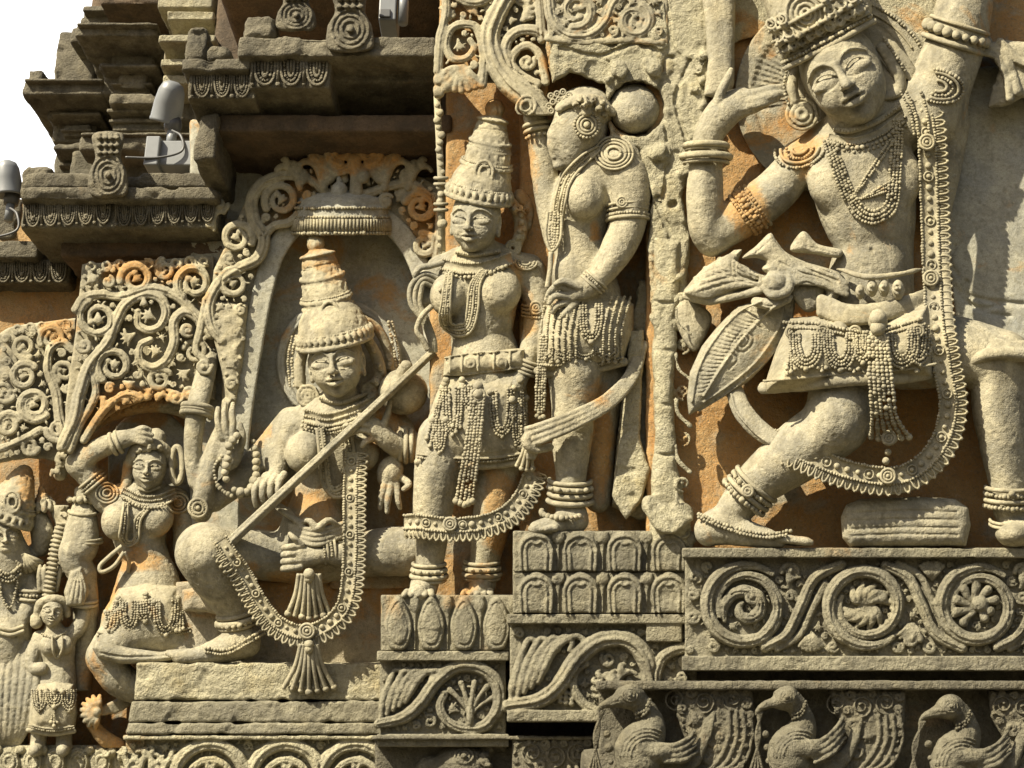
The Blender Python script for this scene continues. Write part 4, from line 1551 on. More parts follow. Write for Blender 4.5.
def build_lady():
    t = thing("lady_statue", "lady carved in profile with a hair bun, round earring and a sweeping sash", "statue", base_at(S_M, 575, 532, 30), "carved gods and attendants on the temple wall")
    sd = Sdf(500, 70, 665, 545, -4, 92, 1.05)
    L = sd.limb
    # head seen from the side, looking left
    sd.ell((581, 123, 46), (27, 33, 25), -8, 3)
    L([(563, 138, 48, 17), (560, 152, 47, 11), (559, 160, 46, 7)], 6)
    sd.ell((570, 135, 49), (17, 35, 19), -3, 4)
    L([(555, 126, 50, 3.6), (552.5, 138, 50, 3.2), (551, 145, 50, 4)], 2.5, 2)
    for y, r in ((152.5, 2.4), (157, 2.5)):
        sd.ell((554.5, y, 50), (3.2, r, 6), 0, 1)
    sd.ell((559, 165, 49), (6, 5.5, 8), 0, 3)
    L([(553, 124, 56, 1.4), (559, 122, 62, 1.6), (566, 125, 66, 1.2)], .6, 1.5)
    L([(553, 128, 57, 1.2), (559, 130, 63, 1.3), (566, 127, 66, 1.2)], .6, 1.5)
    sd.ell((559, 126, 58), (5, 3, 5), 0, .8)
    sd.ell((634, 109, 44), (25.5, 25, 24), 0, 2)
    # trunk
    L([(588, 150, 40, 15), (598, 160, 36, 18)], 6)
    L([(596, 160, 34, 24), (586, 195, 34, 32), (580, 235, 32, 28), (584, 270, 32, 29), (586, 300, 34, 36)], 8, zs=.85)
    sd.ell((584, 197, 58), (21, 23, 19), -10, 5)
    sd.ell((564, 197, 57), (4, 4, 4), 0, 2)
    sd.ell((568, 275, 46), (16, 22, 16), 0, 8)
    # near arm
    L([(620, 157, 50, 22), (630, 185, 52, 21), (628, 222, 54, 18.5), (618, 248, 58, 17), (604, 270, 62, 13.5), (592, 284, 65, 11)], 5)
    L([(594, 283, 66, 11), (580, 291, 66, 11), (566, 297, 64, 9)], 4, zs=.8)
    for pts in ([(572, 290, 68, 4.5), (558, 286, 72, 3.8), (549, 293, 72, 3.2), (546, 300, 70, 2.6)],
                [(570, 296, 68, 4.5), (555, 296, 72, 3.8), (549, 303, 71, 3)], [(570, 301, 66, 4.4), (557, 306, 69, 3.6), (553, 312, 67, 2.8)],
                [(576, 303, 66, 4.4), (566, 312, 68, 3.6), (560, 318, 66, 2.8)], [(580, 287, 72, 4.4), (564, 281, 76, 3.6), (556, 284, 76, 2.8)]):
        L(pts, 1, 2)
    sd.ell((571, 315, 64), (9, 7, 6), -30, 2)
    # raised far arm
    L([(556, 240, 26, 12), (549, 205, 22, 13), (543, 160, 20, 13.5), (539, 130, 22, 12), (535, 118, 24, 12)], 5)
    # legs
    L([(576, 365, 40, 30), (574, 400, 42, 23), (572, 440, 42, 20), (571, 480, 40, 15), (570, 510, 40, 15)], 6)
    L([(606, 370, 22, 22), (600, 430, 18, 17), (598, 500, 16, 13)], 5)
    L([(575, 520, 44, 14), (556, 525, 54, 11), (536, 528, 62, 7)], 6)
    for i in range(4):
        L([(540 + i * 5, 528, 56 + i * 3, 4), (531 + i * 5, 529, 60 + i * 3, 3.2)], 1, 2)
    body = sdf_obj("body", sd, S_M, M_FIG, t, .3, .1, .4)

    # hair and headband
    c = Sdf(540, 78, 625, 150, 10, 90, 1.05)
    c.ell((584, 112, 44), (30, 26, 28), -10, 2)
    c.ell((566, 132, 60), (16, 26, 30), 0, 3, 's')
    c.limb([(560, 108, 62, 5), (575, 100, 70, 5), (596, 100, 70, 5), (612, 112, 60, 5)], 2)
    fill_curls(c, [(556, 100), (575, 86), (608, 92), (612, 120), (590, 108), (570, 108)], 16, 3, 5, 1.3, 1.0, 5, clear=5)
    c.limb([(585, 98, 72, 4), (587, 112, 72, 5)], 1)
    sdf_obj("hair", c, S_M, M_ORN, t, .5, .25, .6)
    mb = MB(S_M)
    for x, y, z in ((551, 96, 52), (557, 94, 57), (563, 92, 61), (569, 95, 65), (553, 102, 54), (559, 100, 60), (565, 101, 65), (549, 106, 52), (571, 103, 68), (551, 111, 53)):
        mb.disc(x, y, z, [2.6], 1.0, boss=1.0)
    mb.obj("hair_curl", M_ORN, t)
    mb = MB(S_M)
    mb.disc(587, 125, 72, [9.2, 6], 1.6, boss=4.5)
    a = arc(587, 125, 12.4, 12.4, 0, 360, 25)[:-1]
    mb.balls(np.column_stack([a, np.full(24, 71)]), 1.7)
    mb.obj("earring", M_ORN, t)
    # necklace strands
    mb = MB(S_M)
    for g in (0, 3.2, 6.4, 10, 13.5):
        p = sd.drape([(598 + g * .2, 146 + g * .3), (580, 157 + g * .9), (563 + g * .5, 176 + g * .6), (555 + g * .8, 200), (553 + g * .7, 225)], 1.6, smooth=9, lo=44)
        mb.beads(p, 1.35, 1.75) if g in (3.2, 10) else mb.rope(p, 1.5, 7)
    for R in (0, 3.4, 6.4):
        p = np.array([(548 + R, 212, 56), (546 + R, 235, 58), (551 + R * .4, 251 - R, 60), (560 - R * .9, 240, 60), (562 - R, 215, 58)])
        mb.beads(catmull(p, 1), 1.5, 1.8) if R else mb.rope(catmull(p, 1.5), 1.7, 7)
    mb.rope(catmull([(551, 252, 60), (550, 270, 62), (547, 288, 64)], 2), 2.6, 8)
    mb.obj("necklace", M_ORN, t)
    mb = MB(S_M)
    for i, R in enumerate((19, 15.5, 12, 7)):
        p = sd.drape(arc(614, 153, R, R * .85, 0, 360, 30), .6, smooth=5, lo=58)
        mb.rope(p, 1.4, 7)
    mb.obj("shoulder_ornament", M_ORN, t)
    mb = MB(S_M)
    for y, r, b in ((206, 1.6, 0), (211, 1.3, 0), (216, 1.7, 1), (220, 2.2, 0)):
        p = ring((628, y), 88, 21, 52, sag=-4, zs=.95)
        mb.beads(p, r, 1.7) if b else mb.rope(p, r, 7)
    mb.disc(622, 202, 72, [5, 2.6], 1.4)
    mb.obj("armlet", M_ORN, t)
    mb = MB(S_M)
    bangle(mb, (594, 282), 132, 13, 64, 3, 3.6, 1.4, beaded='mix')
    mb.obj("bracelet", M_ORN, t)
    mb = MB(S_M)
    bangle(mb, (538, 128), 80, 13.5, 23, 2, 6, 2.2, sag=-3)
    mb.balls(ring((539, 137), 80, 13, 23, sag=-3)[4:-4:3], 2.2)
    mb.obj("bangle", M_ORN, t)
    # kilt
    k = Sdf(526, 282, 652, 396, 4, 92, 1.05)
    k.poly([(548, 304), (575, 292), (615, 292), (634, 304), (634, 335), (624, 364), (590, 374), (553, 378), (537, 372), (537, 335)], 10, 40, 10, dome=34)
    hem = k.drape([(538, 371), (555, 374), (590, 370), (624, 362)], 1, smooth=15)
    k.tube(np.column_stack([hem, np.full(len(hem), 4.6)]), 1)
    kilt = sdf_obj("kilt", k, S_M, M_ORN, t, .3, .15, .3)
    mb = MB(S_M)
    for i, x in enumerate((541, 547, 553, 559, 565, 571, 577, 604, 610, 616, 622)):
        p = k.drape([(x + 6 + (580 - x) * -.06, 302 if x < 580 else 297), (x, 330), (x - 1, 362)], 1.1, smooth=5)
        mb.beads(p, 1.4, 1.7)
        if i % 3 == 0:
            mb.balls([p[-1]], 2.6)
    for x0, x1 in ((580, 602),):
        swag(mb, k, (x0, 306), (x1, 304), 36, 3, 3.0, 1.5, 1.2)
    for x0, x1 in ((541, 553), (556, 572), (576, 596), (598, 618)):
        swag(mb, k, (x0, 350), (x1, 348), 9, 2, 2.4, 1.2, 1.2)
    mb.beads(k.drape([(540, 365), (590, 366), (622, 358)], 1.4, smooth=9), 1.3, 1.8)
    mb.obj("bead_swag", M_ORN, kilt)
    mb = MB(S_M)
    for f in (-1, -.3, .4, 1):
        mb.beads(catmull([(544 + f * 2, 336, 62), (541 + f * 4, 380, 62), (540 + f * 4, 414 - 4 * abs(f), 56)], 1), 1.7, 1.7)
    mb.balls([(540, 418, 57), (537, 416, 56), (543, 417, 56)], 2.8)
    tassel(mb, (530, 440), (524, 470), 4, 3, 8, 58, 50, 2.0, 4, bell=False)
    mb.obj("tassel", M_ORN, t)
    # sash
    s = Sdf(515, 330, 660, 465, 14, 100, 1.05)
    ctr = catmull([(642, 343, 44), (632, 374, 52), (608, 401, 66), (575, 419, 74), (548, 430, 72), (529, 437, 64)], 2.5)
    for o, r in ((-8, 3.0), (-3, 3.2), (2.5, 3.2), (7.5, 2.8)):
        q = offset(ctr, np.linspace(o * .45, o * 1.1, len(ctr)))
        s.tube(np.column_stack([q, np.full(len(q), r)]), 1.2)
    s.limb([(530, 430, 62, 4), (526, 442, 66, 5), (535, 450, 64, 4), (550, 447, 58, 4)], 1.5)
    for i in range(3):
        s.limb([(532 + i * 3, 446, 62, 3), (528 + i * 3, 458, 58, 2.4)], 1, 2)
    sdf_obj("sash", s, S_M, M_FIG, t, .3, .15, .4)
    mb = MB(S_M)
    for y, r, w in ((481, 2.4, 21), (487, 3.4, 20), (494, 2.6, 21), (501, 2.8, 22)):
        mb.rope(ring((570, y), 92, w, 38, sag=4, zs=.9), r, 8)
    p = ring((570, 487), 92, 22.5, 39, sag=4)
    mb.balls(p[3:-3:3], 2.6)
    p = ring((562, 513), 92, 21, 42, sag=5, zs=1.1); mb.balls(resample(p, 5), 3)
    mb.obj("anklet", M_ORN, t)
    return t


build_lady()
# ------------------------------------------------------------------ tall conical crowns, shared by several figures
def cone_crown(t, sec, spine, rings=7, res=1.05, seed=1, knob=None, ribs=7, face_cut=None, zs=.9, name="crown", band=2.2, row_from=.16, tiers=5):
    """spine rows (x, y, z, half width) from the brow up"""
    sp = np.asarray(spine, float)
    lo = sp[:, :2].min(0) - sp[:, 3].max() - 10; hi = sp[:, :2].max(0) + sp[:, 3].max() + 10
    lo[1] -= 16
    c = Sdf(lo[0], lo[1], hi[0], hi[1], -4, (sp[:, 2] + sp[:, 3]).max() + 14, res)
    q = catmull(sp, 1.2)
    _f = np.linspace(0, 1, len(q))
    q[:, 3] *= np.where(_f > .14, 1.05 - .20 * (((_f - .14) / .86 * tiers) % 1), 1)
    ax = q[-1, :2] - q[0, :2]; ang = math.degrees(math.atan2(ax[1], ax[0]))
    c.tube(q, 2, zs=zs)
    a = math.radians(ang)
    # flatten the rounded foot of the chain: nothing below the brow line
    n = np.array([math.cos(a), math.sin(a)])
    b0 = q[0, :2] + n * q[0, 3] * .02

    def below(x, y, z):
        return (x - b0[0]) * n[0] + (y - b0[1]) * n[1] + 0 * z
    c.apply(below, [lo[0], lo[1], -4], [hi[0], hi[1], sp[:, 2].max() + sp[:, 3].max() + 10], 1.0, 's')
    top = q[-1]
    mb = MB(sec)
    rows_ = []
    fr = np.linspace(0.03, .96, rings)
    for i, f in enumerate(fr):
        m = q[int(f * (len(q) - 1))]
        r = ring(m[:2], ang, m[3] + 1.0, m[2], zs, -m[3] * .16)
        c.tube(np.column_stack([r, np.full(len(r), band * (1.3 if i == 0 else 1.05))]), .8)
        if i < 2 or i % 2 == 0:
            r2 = ring(m[:2] + n * band * 1.6, ang, m[3] + .6, m[2], zs, -m[3] * .16)
            bm = MB(sec); bm.beads(r2, max(1.05, band * .55), 1.75); rows_.append(bm)
    lv = q[int(row_from * (len(q) - 1))]
    for k in range(ribs * 2 + 1):
        th = math.radians(8 + 164 * k / (ribs * 2))
        pts = []
        for f in np.linspace(row_from, .95, 12):
            m = q[int(f * (len(q) - 1))]
            across = np.array([-n[1], n[0]])
            xy = m[:2] + across * m[3] * math.cos(th) + n * (-m[3] * .16 * math.sin(th))
            pts.append(np.r_[xy, m[2] + m[3] * zs * math.sin(th) + .4, band * (1.15 if k % 2 else .55)])
        c.tube(np.array(pts), .6)
    # leaf cresting above the band
    for lev, rr in ((.11, 2.0), (.26, 1.7), (.42, 1.4)):
        m = q[int(lev * (len(q) - 1))]
        across = np.array([-n[1], n[0]])
        kk = max(5, int(m[3] * 3.1 / (rr * 3.2)))
        for k in range(kk):
            th = math.radians(6 + 168 * k / (kk - 1))
            xy = m[:2] + across * (m[3] + 1.5) * math.cos(th) + n * (-m[3] * .16 * math.sin(th))
            z = m[2] + (m[3] + 1.5) * zs * math.sin(th)
            c.ell((xy[0], xy[1], z), (rr * 1.45, rr * 2.6, rr * 1.7), ang + 90, .6)
            if k % 2 == 0:
                c.ell((xy[0] + n[0] * rr * 2.4, xy[1] + n[1] * rr * 2.4, z), (rr * .75,) * 3, 0, .5)
    # front plaque with a scroll
    m = q[int(.36 * (len(q) - 1))]
    for R in (m[3] * .36, m[3] * .2):
        p = arc(m[0], m[1] - m[3] * .1, R, R * 1.3, 0, 360, 18)
        c.tube(np.column_stack([p, np.full(len(p), m[2] + m[3] * zs + 2.4), np.full(len(p), band * .8)]), .5)
    if knob:
        c.ell((top[0] + n[0] * (top[3] + knob * .5), top[1] + n[1] * (top[3] + knob * .5), top[2]), (knob, knob * 1.05, knob), 0, 1.5)
        c.ell((top[0] + n[0] * top[3] * .6, top[1] + n[1] * top[3] * .6, top[2]), (top[3] * 1.02, 4, top[3]), ang + 90, 1)
    o = sdf_obj(name, c, sec, M_ORN, t, .45, .25, .7)
    for bm in rows_:
        bm.obj("bead_band", M_ORN, o)
    return o


def hem_kilt(t, sec, outline, z0, z1, dome, swags, tass, hem, body, name="kilt", res=1.05, hr=4.0, br=1.35, rows=3, sr=2.8):
    P = np.asarray(outline, float)
    k = Sdf(P[:, 0].min() - 8, P[:, 1].min() - 8, P[:, 0].max() + 8, P[:, 1].max() + 10, z0 - 4, z1 + dome + 16, res)
    k.poly(outline, z0, z1, 4, dome=dome)
    if hem:
        h = k.drape(hem, 1, smooth=15)
        k.tube(np.column_stack([h, np.full(len(h), hr)]), 1)
        k.ridge([(x, y - hr * 1.9) for x, y in hem], hr * .35, .6, smooth=9)
    o = sdf_obj(name, k, sec, M_ORN, t, .35, .15, .4)
    mb = MB(sec)
    for a, b, d in swags:
        swag(mb, k, a, b, d, rows, sr, br, 1.1)
        for q in (a, b):
            z = k.H([q[0]], [q[1]])[0]
            mb.balls([(q[0], q[1], z + 1)], br * 2.4)
    for top, bot, n, s0, s1 in tass:
        tassel(mb, top, bot, n, s0, s1, k.H([top[0]], [top[1]])[0] + 2, k.H([bot[0]], [bot[1]], default=z1 + dome * .7)[0] + 2, br, br * 2.6)
    if hem:
        mb.beads(k.drape([(x, y - hr * 1.1) for x, y in hem], 1.6, smooth=11), br * .9, 1.8)
    mb.obj("bead_swag", M_ORN, o)
    return o, k


# ------------------------------------------------------------------ crowned standing god
S_C = Sec(3.20)
STAINS += [(490, 100, 40, 22, .95), (520, 200, 18, 70, .6), (525, 320, 16, 24, .9), (500, 520, 30, 60, .75), (490, 228, 10, 14, .8), (452, 350, 12, 12, .45), (500, 370, 40, 12, .45), (478, 395, 40, 20, .35), (540, 440, 14, 50, .8), (455, 590, 30, 30, .7)]


def build_crowned():
    t = thing("god_statue", "standing god with a tall conical crown and a looped garland across both shins", "statue", base_at(S_C, 455, 594, 26), "carved gods and attendants on the temple wall")
    sd = Sdf(392, 180, 560, 604, -4, 92, 1.0)
    L = sd.limb
    P, M = face(sd, (475, 221, 56), 30, roll=2, yaw=-16, pitch=2, ears=True)
    L([(480, 244, 46, 14), (482, 258, 42, 15)], 4)
    L([(482, 280, 34, 40), (480, 310, 34, 36), (482, 335, 32, 31), (486, 365, 34, 36), (486, 395, 34, 40)], 8, zs=.72)
    L([(443, 268, 32, 14), (482, 262, 36, 18), (528, 270, 30, 16)], 8)
    sd.ell((449, 295, 52), (19, 22, 17), 8, 5)
    sd.ell((499, 291, 52), (22, 23, 19), 0, 5)
    sd.ell((485, 289, 71), (2, 2, 2), 0, .5); sd.ell((440, 290, 68), (2, 2, 2), 0, .5)
    # arms
    L([(530, 270, 30, 15), (537, 300, 32, 15), (536, 328, 38, 13), (530, 352, 46, 11), (523, 372, 52, 9), (516, 384, 56, 9)], 4)
    L([(517, 384, 56, 9), (508, 392, 58, 8)], 3, zs=.8)
    for pts in ([(510, 390, 59, 3.4), (502, 398, 62, 3), (499, 406, 62, 2.6), (500, 414, 60, 2)], [(512, 394, 59, 3.4), (505, 404, 62, 3), (504, 414, 60, 2.4), (506, 420, 58, 2)],
                [(515, 396, 58, 3.2), (510, 407, 60, 2.8), (510, 416, 58, 2)], [(504, 388, 60, 3.2), (496, 391, 63, 2.7), (492, 397, 63, 2)]):
        L(pts, .8, 1.6)
    L([(440, 270, 30, 14), (428, 285, 34, 12), (424, 300, 40, 10)], 4)
    # legs
    L([(445, 440, 40, 28), (437, 475, 42, 23), (433, 510, 40, 20), (431, 545, 38, 16), (428, 575, 38, 13), (424, 586, 40, 14)], 6)
    L([(502, 440, 26, 28), (497, 490, 26, 22), (490, 530, 24, 19), (484, 565, 22, 14), (482, 582, 26, 14)], 6)
    L([(424, 588, 42, 12), (418, 593, 56, 10)], 4); L([(482, 586, 28, 12), (478, 592, 42, 10)], 4)
    for i in range(5):
        L([(407 + i * 6, 592, 58, 3.6), (404 + i * 7, 595, 64, 3)], .8, 2)
        L([(466 + i * 6, 591, 44, 3.6), (463 + i * 7, 594, 50, 3)], .8, 2)
    sdf_obj("body", sd, S_C, M_FIG, t, .3, .1, .4)
    cone_crown(t, S_C, [(478, 199, 46, 31.5), (480, 190, 46, 30.5), (483, 180, 45, 26), (487, 162, 44, 22.5), (490, 143, 42, 18.5), (491, 130, 41, 15.5)], 9, .85, 3, 10)
    # side locks and ear ornaments
    e = Sdf(440, 175, 545, 262, 0, 80, 1.0)
    e.limb([(506, 198, 42, 6), (516, 210, 38, 6), (521, 228, 36, 7), (517, 244, 38, 6)], 1.5)
    e.limb([(520, 196, 30, 7), (528, 208, 28, 6), (526, 226, 28, 6)], 2)
    fill_curls(e, [(500, 190), (530, 190), (530, 250), (508, 250)], 14, 3, 4.5, 1.2, .8, 4, clear=9)
    for R in (7, 3.5):
        p = arc(513, 248, R, R, 0, 360, 16); e.tube(np.column_stack([p, np.full(len(p), 42), np.full(len(p), 1.8)]), .5)
    sdf_obj("ear_ornament", e, S_C, M_ORN, t, .4, .25, .6, split=True)
    mb = MB(S_C)
    p = sd.drape([(456, 252), (475, 255), (500, 251)], 1.2); mb.rope(p, 2.4, 8); mb.beads(p, 1.2, 2, 2.3)
    p = sd.drape([(442, 264), (462, 268), (484, 267), (512, 258)], 1.2, smooth=9); mb.strap(p, 5, 2, .6); mb.beads(offset(p, 5), 1.4, 1.8, .8); mb.beads(offset(p, -5), 1.2, 1.8, .8)
    p = sd.drape([(444, 273), (462, 277), (484, 275), (506, 266)], 1.0, smooth=9); mb.balls(resample(p, 4.2), 1.9)
    mb.obj("collar_necklace", M_ORN, t)
    mb = MB(S_C)
    for i in range(5):
        g = i * 3.0
        p = sd.drape([(446 + g * .5, 272), (442 + g * .7, 300), (440 + g * .85, 320), (447 + g * .6, 331 - g * .5), (460, 336 - g), (472 - g * .6, 330 - g * .6), (478 - g * .9, 310), (480 - g * .8, 285), (487 - g * .5, 270)], 1.4, smooth=9)
        mb.beads(p, 1.45, 1.75) if i % 2 else mb.rope(p, 1.5, 7)
    mb.obj("long_necklace", M_ORN, t)
    mb = MB(S_C)
    for i, R in enumerate((11, 8, 4.5)):
        p = sd.drape(arc(526, 262, R, R * .7, 0, 200, 22, 0), .8, lo=38); mb.beads(p, 1.3, 1.7) if i == 1 else mb.rope(p, 1.3, 6)
    mb.obj("shoulder_ornament", M_ORN, t)
    mb = MB(S_C)
    mb.disc(536, 308, 50, [6, 3], 1.4)
    for g in (-7, -3.5, 0, 3.5):
        p = ring((537, 312 + g), 92, 15, 35, sag=2); mb.beads(p, 1.4, 1.8)
    mb.obj("armlet", M_ORN, t)
    mb = MB(S_C)
    bangle(mb, (527, 366), 112, 11.5, 50, 4, 4, 1.7, sag=2)
    mb.obj("bangle", M_ORN, t)
    # belt of square plaques
    b = Sdf(436, 346, 534, 382, 10, 90, 1.0)
    b.poly([(445, 357), (470, 352), (524, 348), (526, 368), (500, 372), (470, 376), (443, 377)], 30, 54, 2, dome=12)
    zb = lambda x, y: b.H([x], [y])[0]
    for x in (450, 462, 478, 494, 510):
        b.ridge([(x, 356 - (x - 450) * .1), (x, 373 - (x - 450) * .08)], 1.1, .4, smooth=3)
    b.ridge([(445, 358), (470, 353.5), (524, 350)], 1.2, .5); b.ridge([(444, 375), (470, 374), (525, 367)], 1.2, .5)
    for x in (470, 502):
        b.ridge(arc(x, 363, 5, 5, 0, 360, 16), 1.0, .4, smooth=3); b.ell((x, 363, zb(x, 363)), (2.5, 2.5, 2))
    sdf_obj("belt", b, S_C, M_ORN, t, .3, .2, .3)
    hem_kilt(t, S_C, [(446, 372), (486, 374), (524, 364), (528, 400), (529, 462), (500, 467), (460, 468), (417, 463), (424, 430), (436, 395)], 14, 46, 26,
             [((443, 388), (462, 388), 46), ((462, 386), (478, 386), 22), ((490, 392), (514, 388), 46), ((433, 420), (446, 420), 32), ((512, 400), (526, 398), 48)],
             [((446, 380), (430, 446), 3, 2, 5), ((462, 380), (456, 432), 3, 2, 4), ((520, 380), (522, 450), 3, 2, 5)],
             [(418, 462), (460, 466), (500, 465), (529, 459)], sd, br=1.5, sr=3.2)
    mb = MB(S_C)
    mb.balls([(478, 386, 78), (478, 394, 79)], 6, .8); mb.disc(478, 396, 80, [7, 4], 1.6)
    for f in np.linspace(-1, 1, 5):
        q = catmull([(478 + 6 * f, 396, 80), (472 + 7 * f, 450, 80), (464 + 8 * f, 505 - 4 * abs(f), 70)], 1); mb.beads(q, 1.9, 1.65); mb.balls([q[-1]], 3.2)
    mb.obj("tassel", M_ORN, t)
    mb = MB(S_C)
    g = catmull([(404, 522, 54), (420, 522, 68), (448, 525, 72), (480, 523, 72), (506, 513, 64), (523, 494, 54), (532, 470, 44)], 2)
    garland(mb, g, 7, 1, 9, 6.2, 1.5)
    mb.disc(450, 524, 75, [6, 3.4], 1.5)
    mb.obj("garland", M_ORN, t)
    for x, y, w, z in ((429, 570, 16, 38), (482, 568, 17, 24)):
        mb = MB(S_C)
        for o, r in ((-6, 2), (0, 3), (6, 2.6), (10, 2)):
            mb.rope(ring((x, y + o), 90, w + (1.5 if o == 6 else 0), z, sag=3, zs=.9), r, 8)
        mb.balls(ring((x, y), 90, w + 2, z, sag=3)[3:-3:3], 1.8)
        mb.obj("anklet", M_ORN, t)
    # knotted cords in the left hand, hanging to the lute
    mb = MB(S_C)
    for k, o in enumerate((0, 5, 10)):
        mb.rope(catmull([(438 - o * .3, 278 + o, 50), (424, 274 + o * .9, 54), (411 + o, 286 + o * .5, 54), (411 + o * .9, 304, 54), (422 + o * .5, 320, 52), (430 + o * .4, 340, 50), (431 + o * .4, 352, 46)], 1.5), 2.7, 8)
    mb.rope(catmull([(432, 306, 58), (422, 316, 60), (417, 330, 58), (423, 340, 56), (428, 350, 54)], 1.5), 2.9, 8)
    mb.rope(catmull([(444, 262, 50), (430, 266, 54), (420, 268, 56), (414, 276, 54)], 1.5), 3.2, 8)
    mb.obj("cord", M_FIG, t)
    return t


build_crowned()
mb = MB(S_C)   # slender beaded staff at the crowned god's shoulder
for i, y in enumerate(np.arange(98, 266, 7.4)):
    x = 437 + (y - 70) * .035 if y < 170 else 441
    mb.balls([(x + RNG.normal() * .8, y, 30)], float(np.clip(RNG.normal(3.6, .7), 2.4, 5)), .8)
mb.rope(np.array([(437, 96, 28), (441, 180, 28), (442, 268, 30)]), 3.4, 8)
for y in (178, 184, 204, 210):
    mb.rope(ring((441, y), 90, 6, 28), 1.8, 7)
tag(mb.obj("staff", M_ORN), "slender beaded staff beside the tall conical crown", "staff")
# ------------------------------------------------------------------ seated lute player in the arched niche
S_V = Sec(3.44)
STAINS += [(340, 258, 60, 16, .9), (282, 290, 14, 60, .7), (392, 300, 26, 50, .8), (262, 380, 12, 70, .5), (312, 510, 40, 34, .95), (380, 420, 24, 40, .85), (362, 500, 30, 50, .85), (250, 580, 24, 40, .5), (300, 590, 50, 34, .75),
           (395, 610, 30, 24, .75), (360, 640, 60, 20, .45), (318, 330, 8, 20, .4), (215, 540, 30, 16, .5), (362, 375, 10, 20, .6), (350, 600, 40, 40, .5)]


pl0 = thing("stone_bench", "low ochre stone bench behind the seated musician's garland", "seat", base_at(S_V, 310, 660, 10))


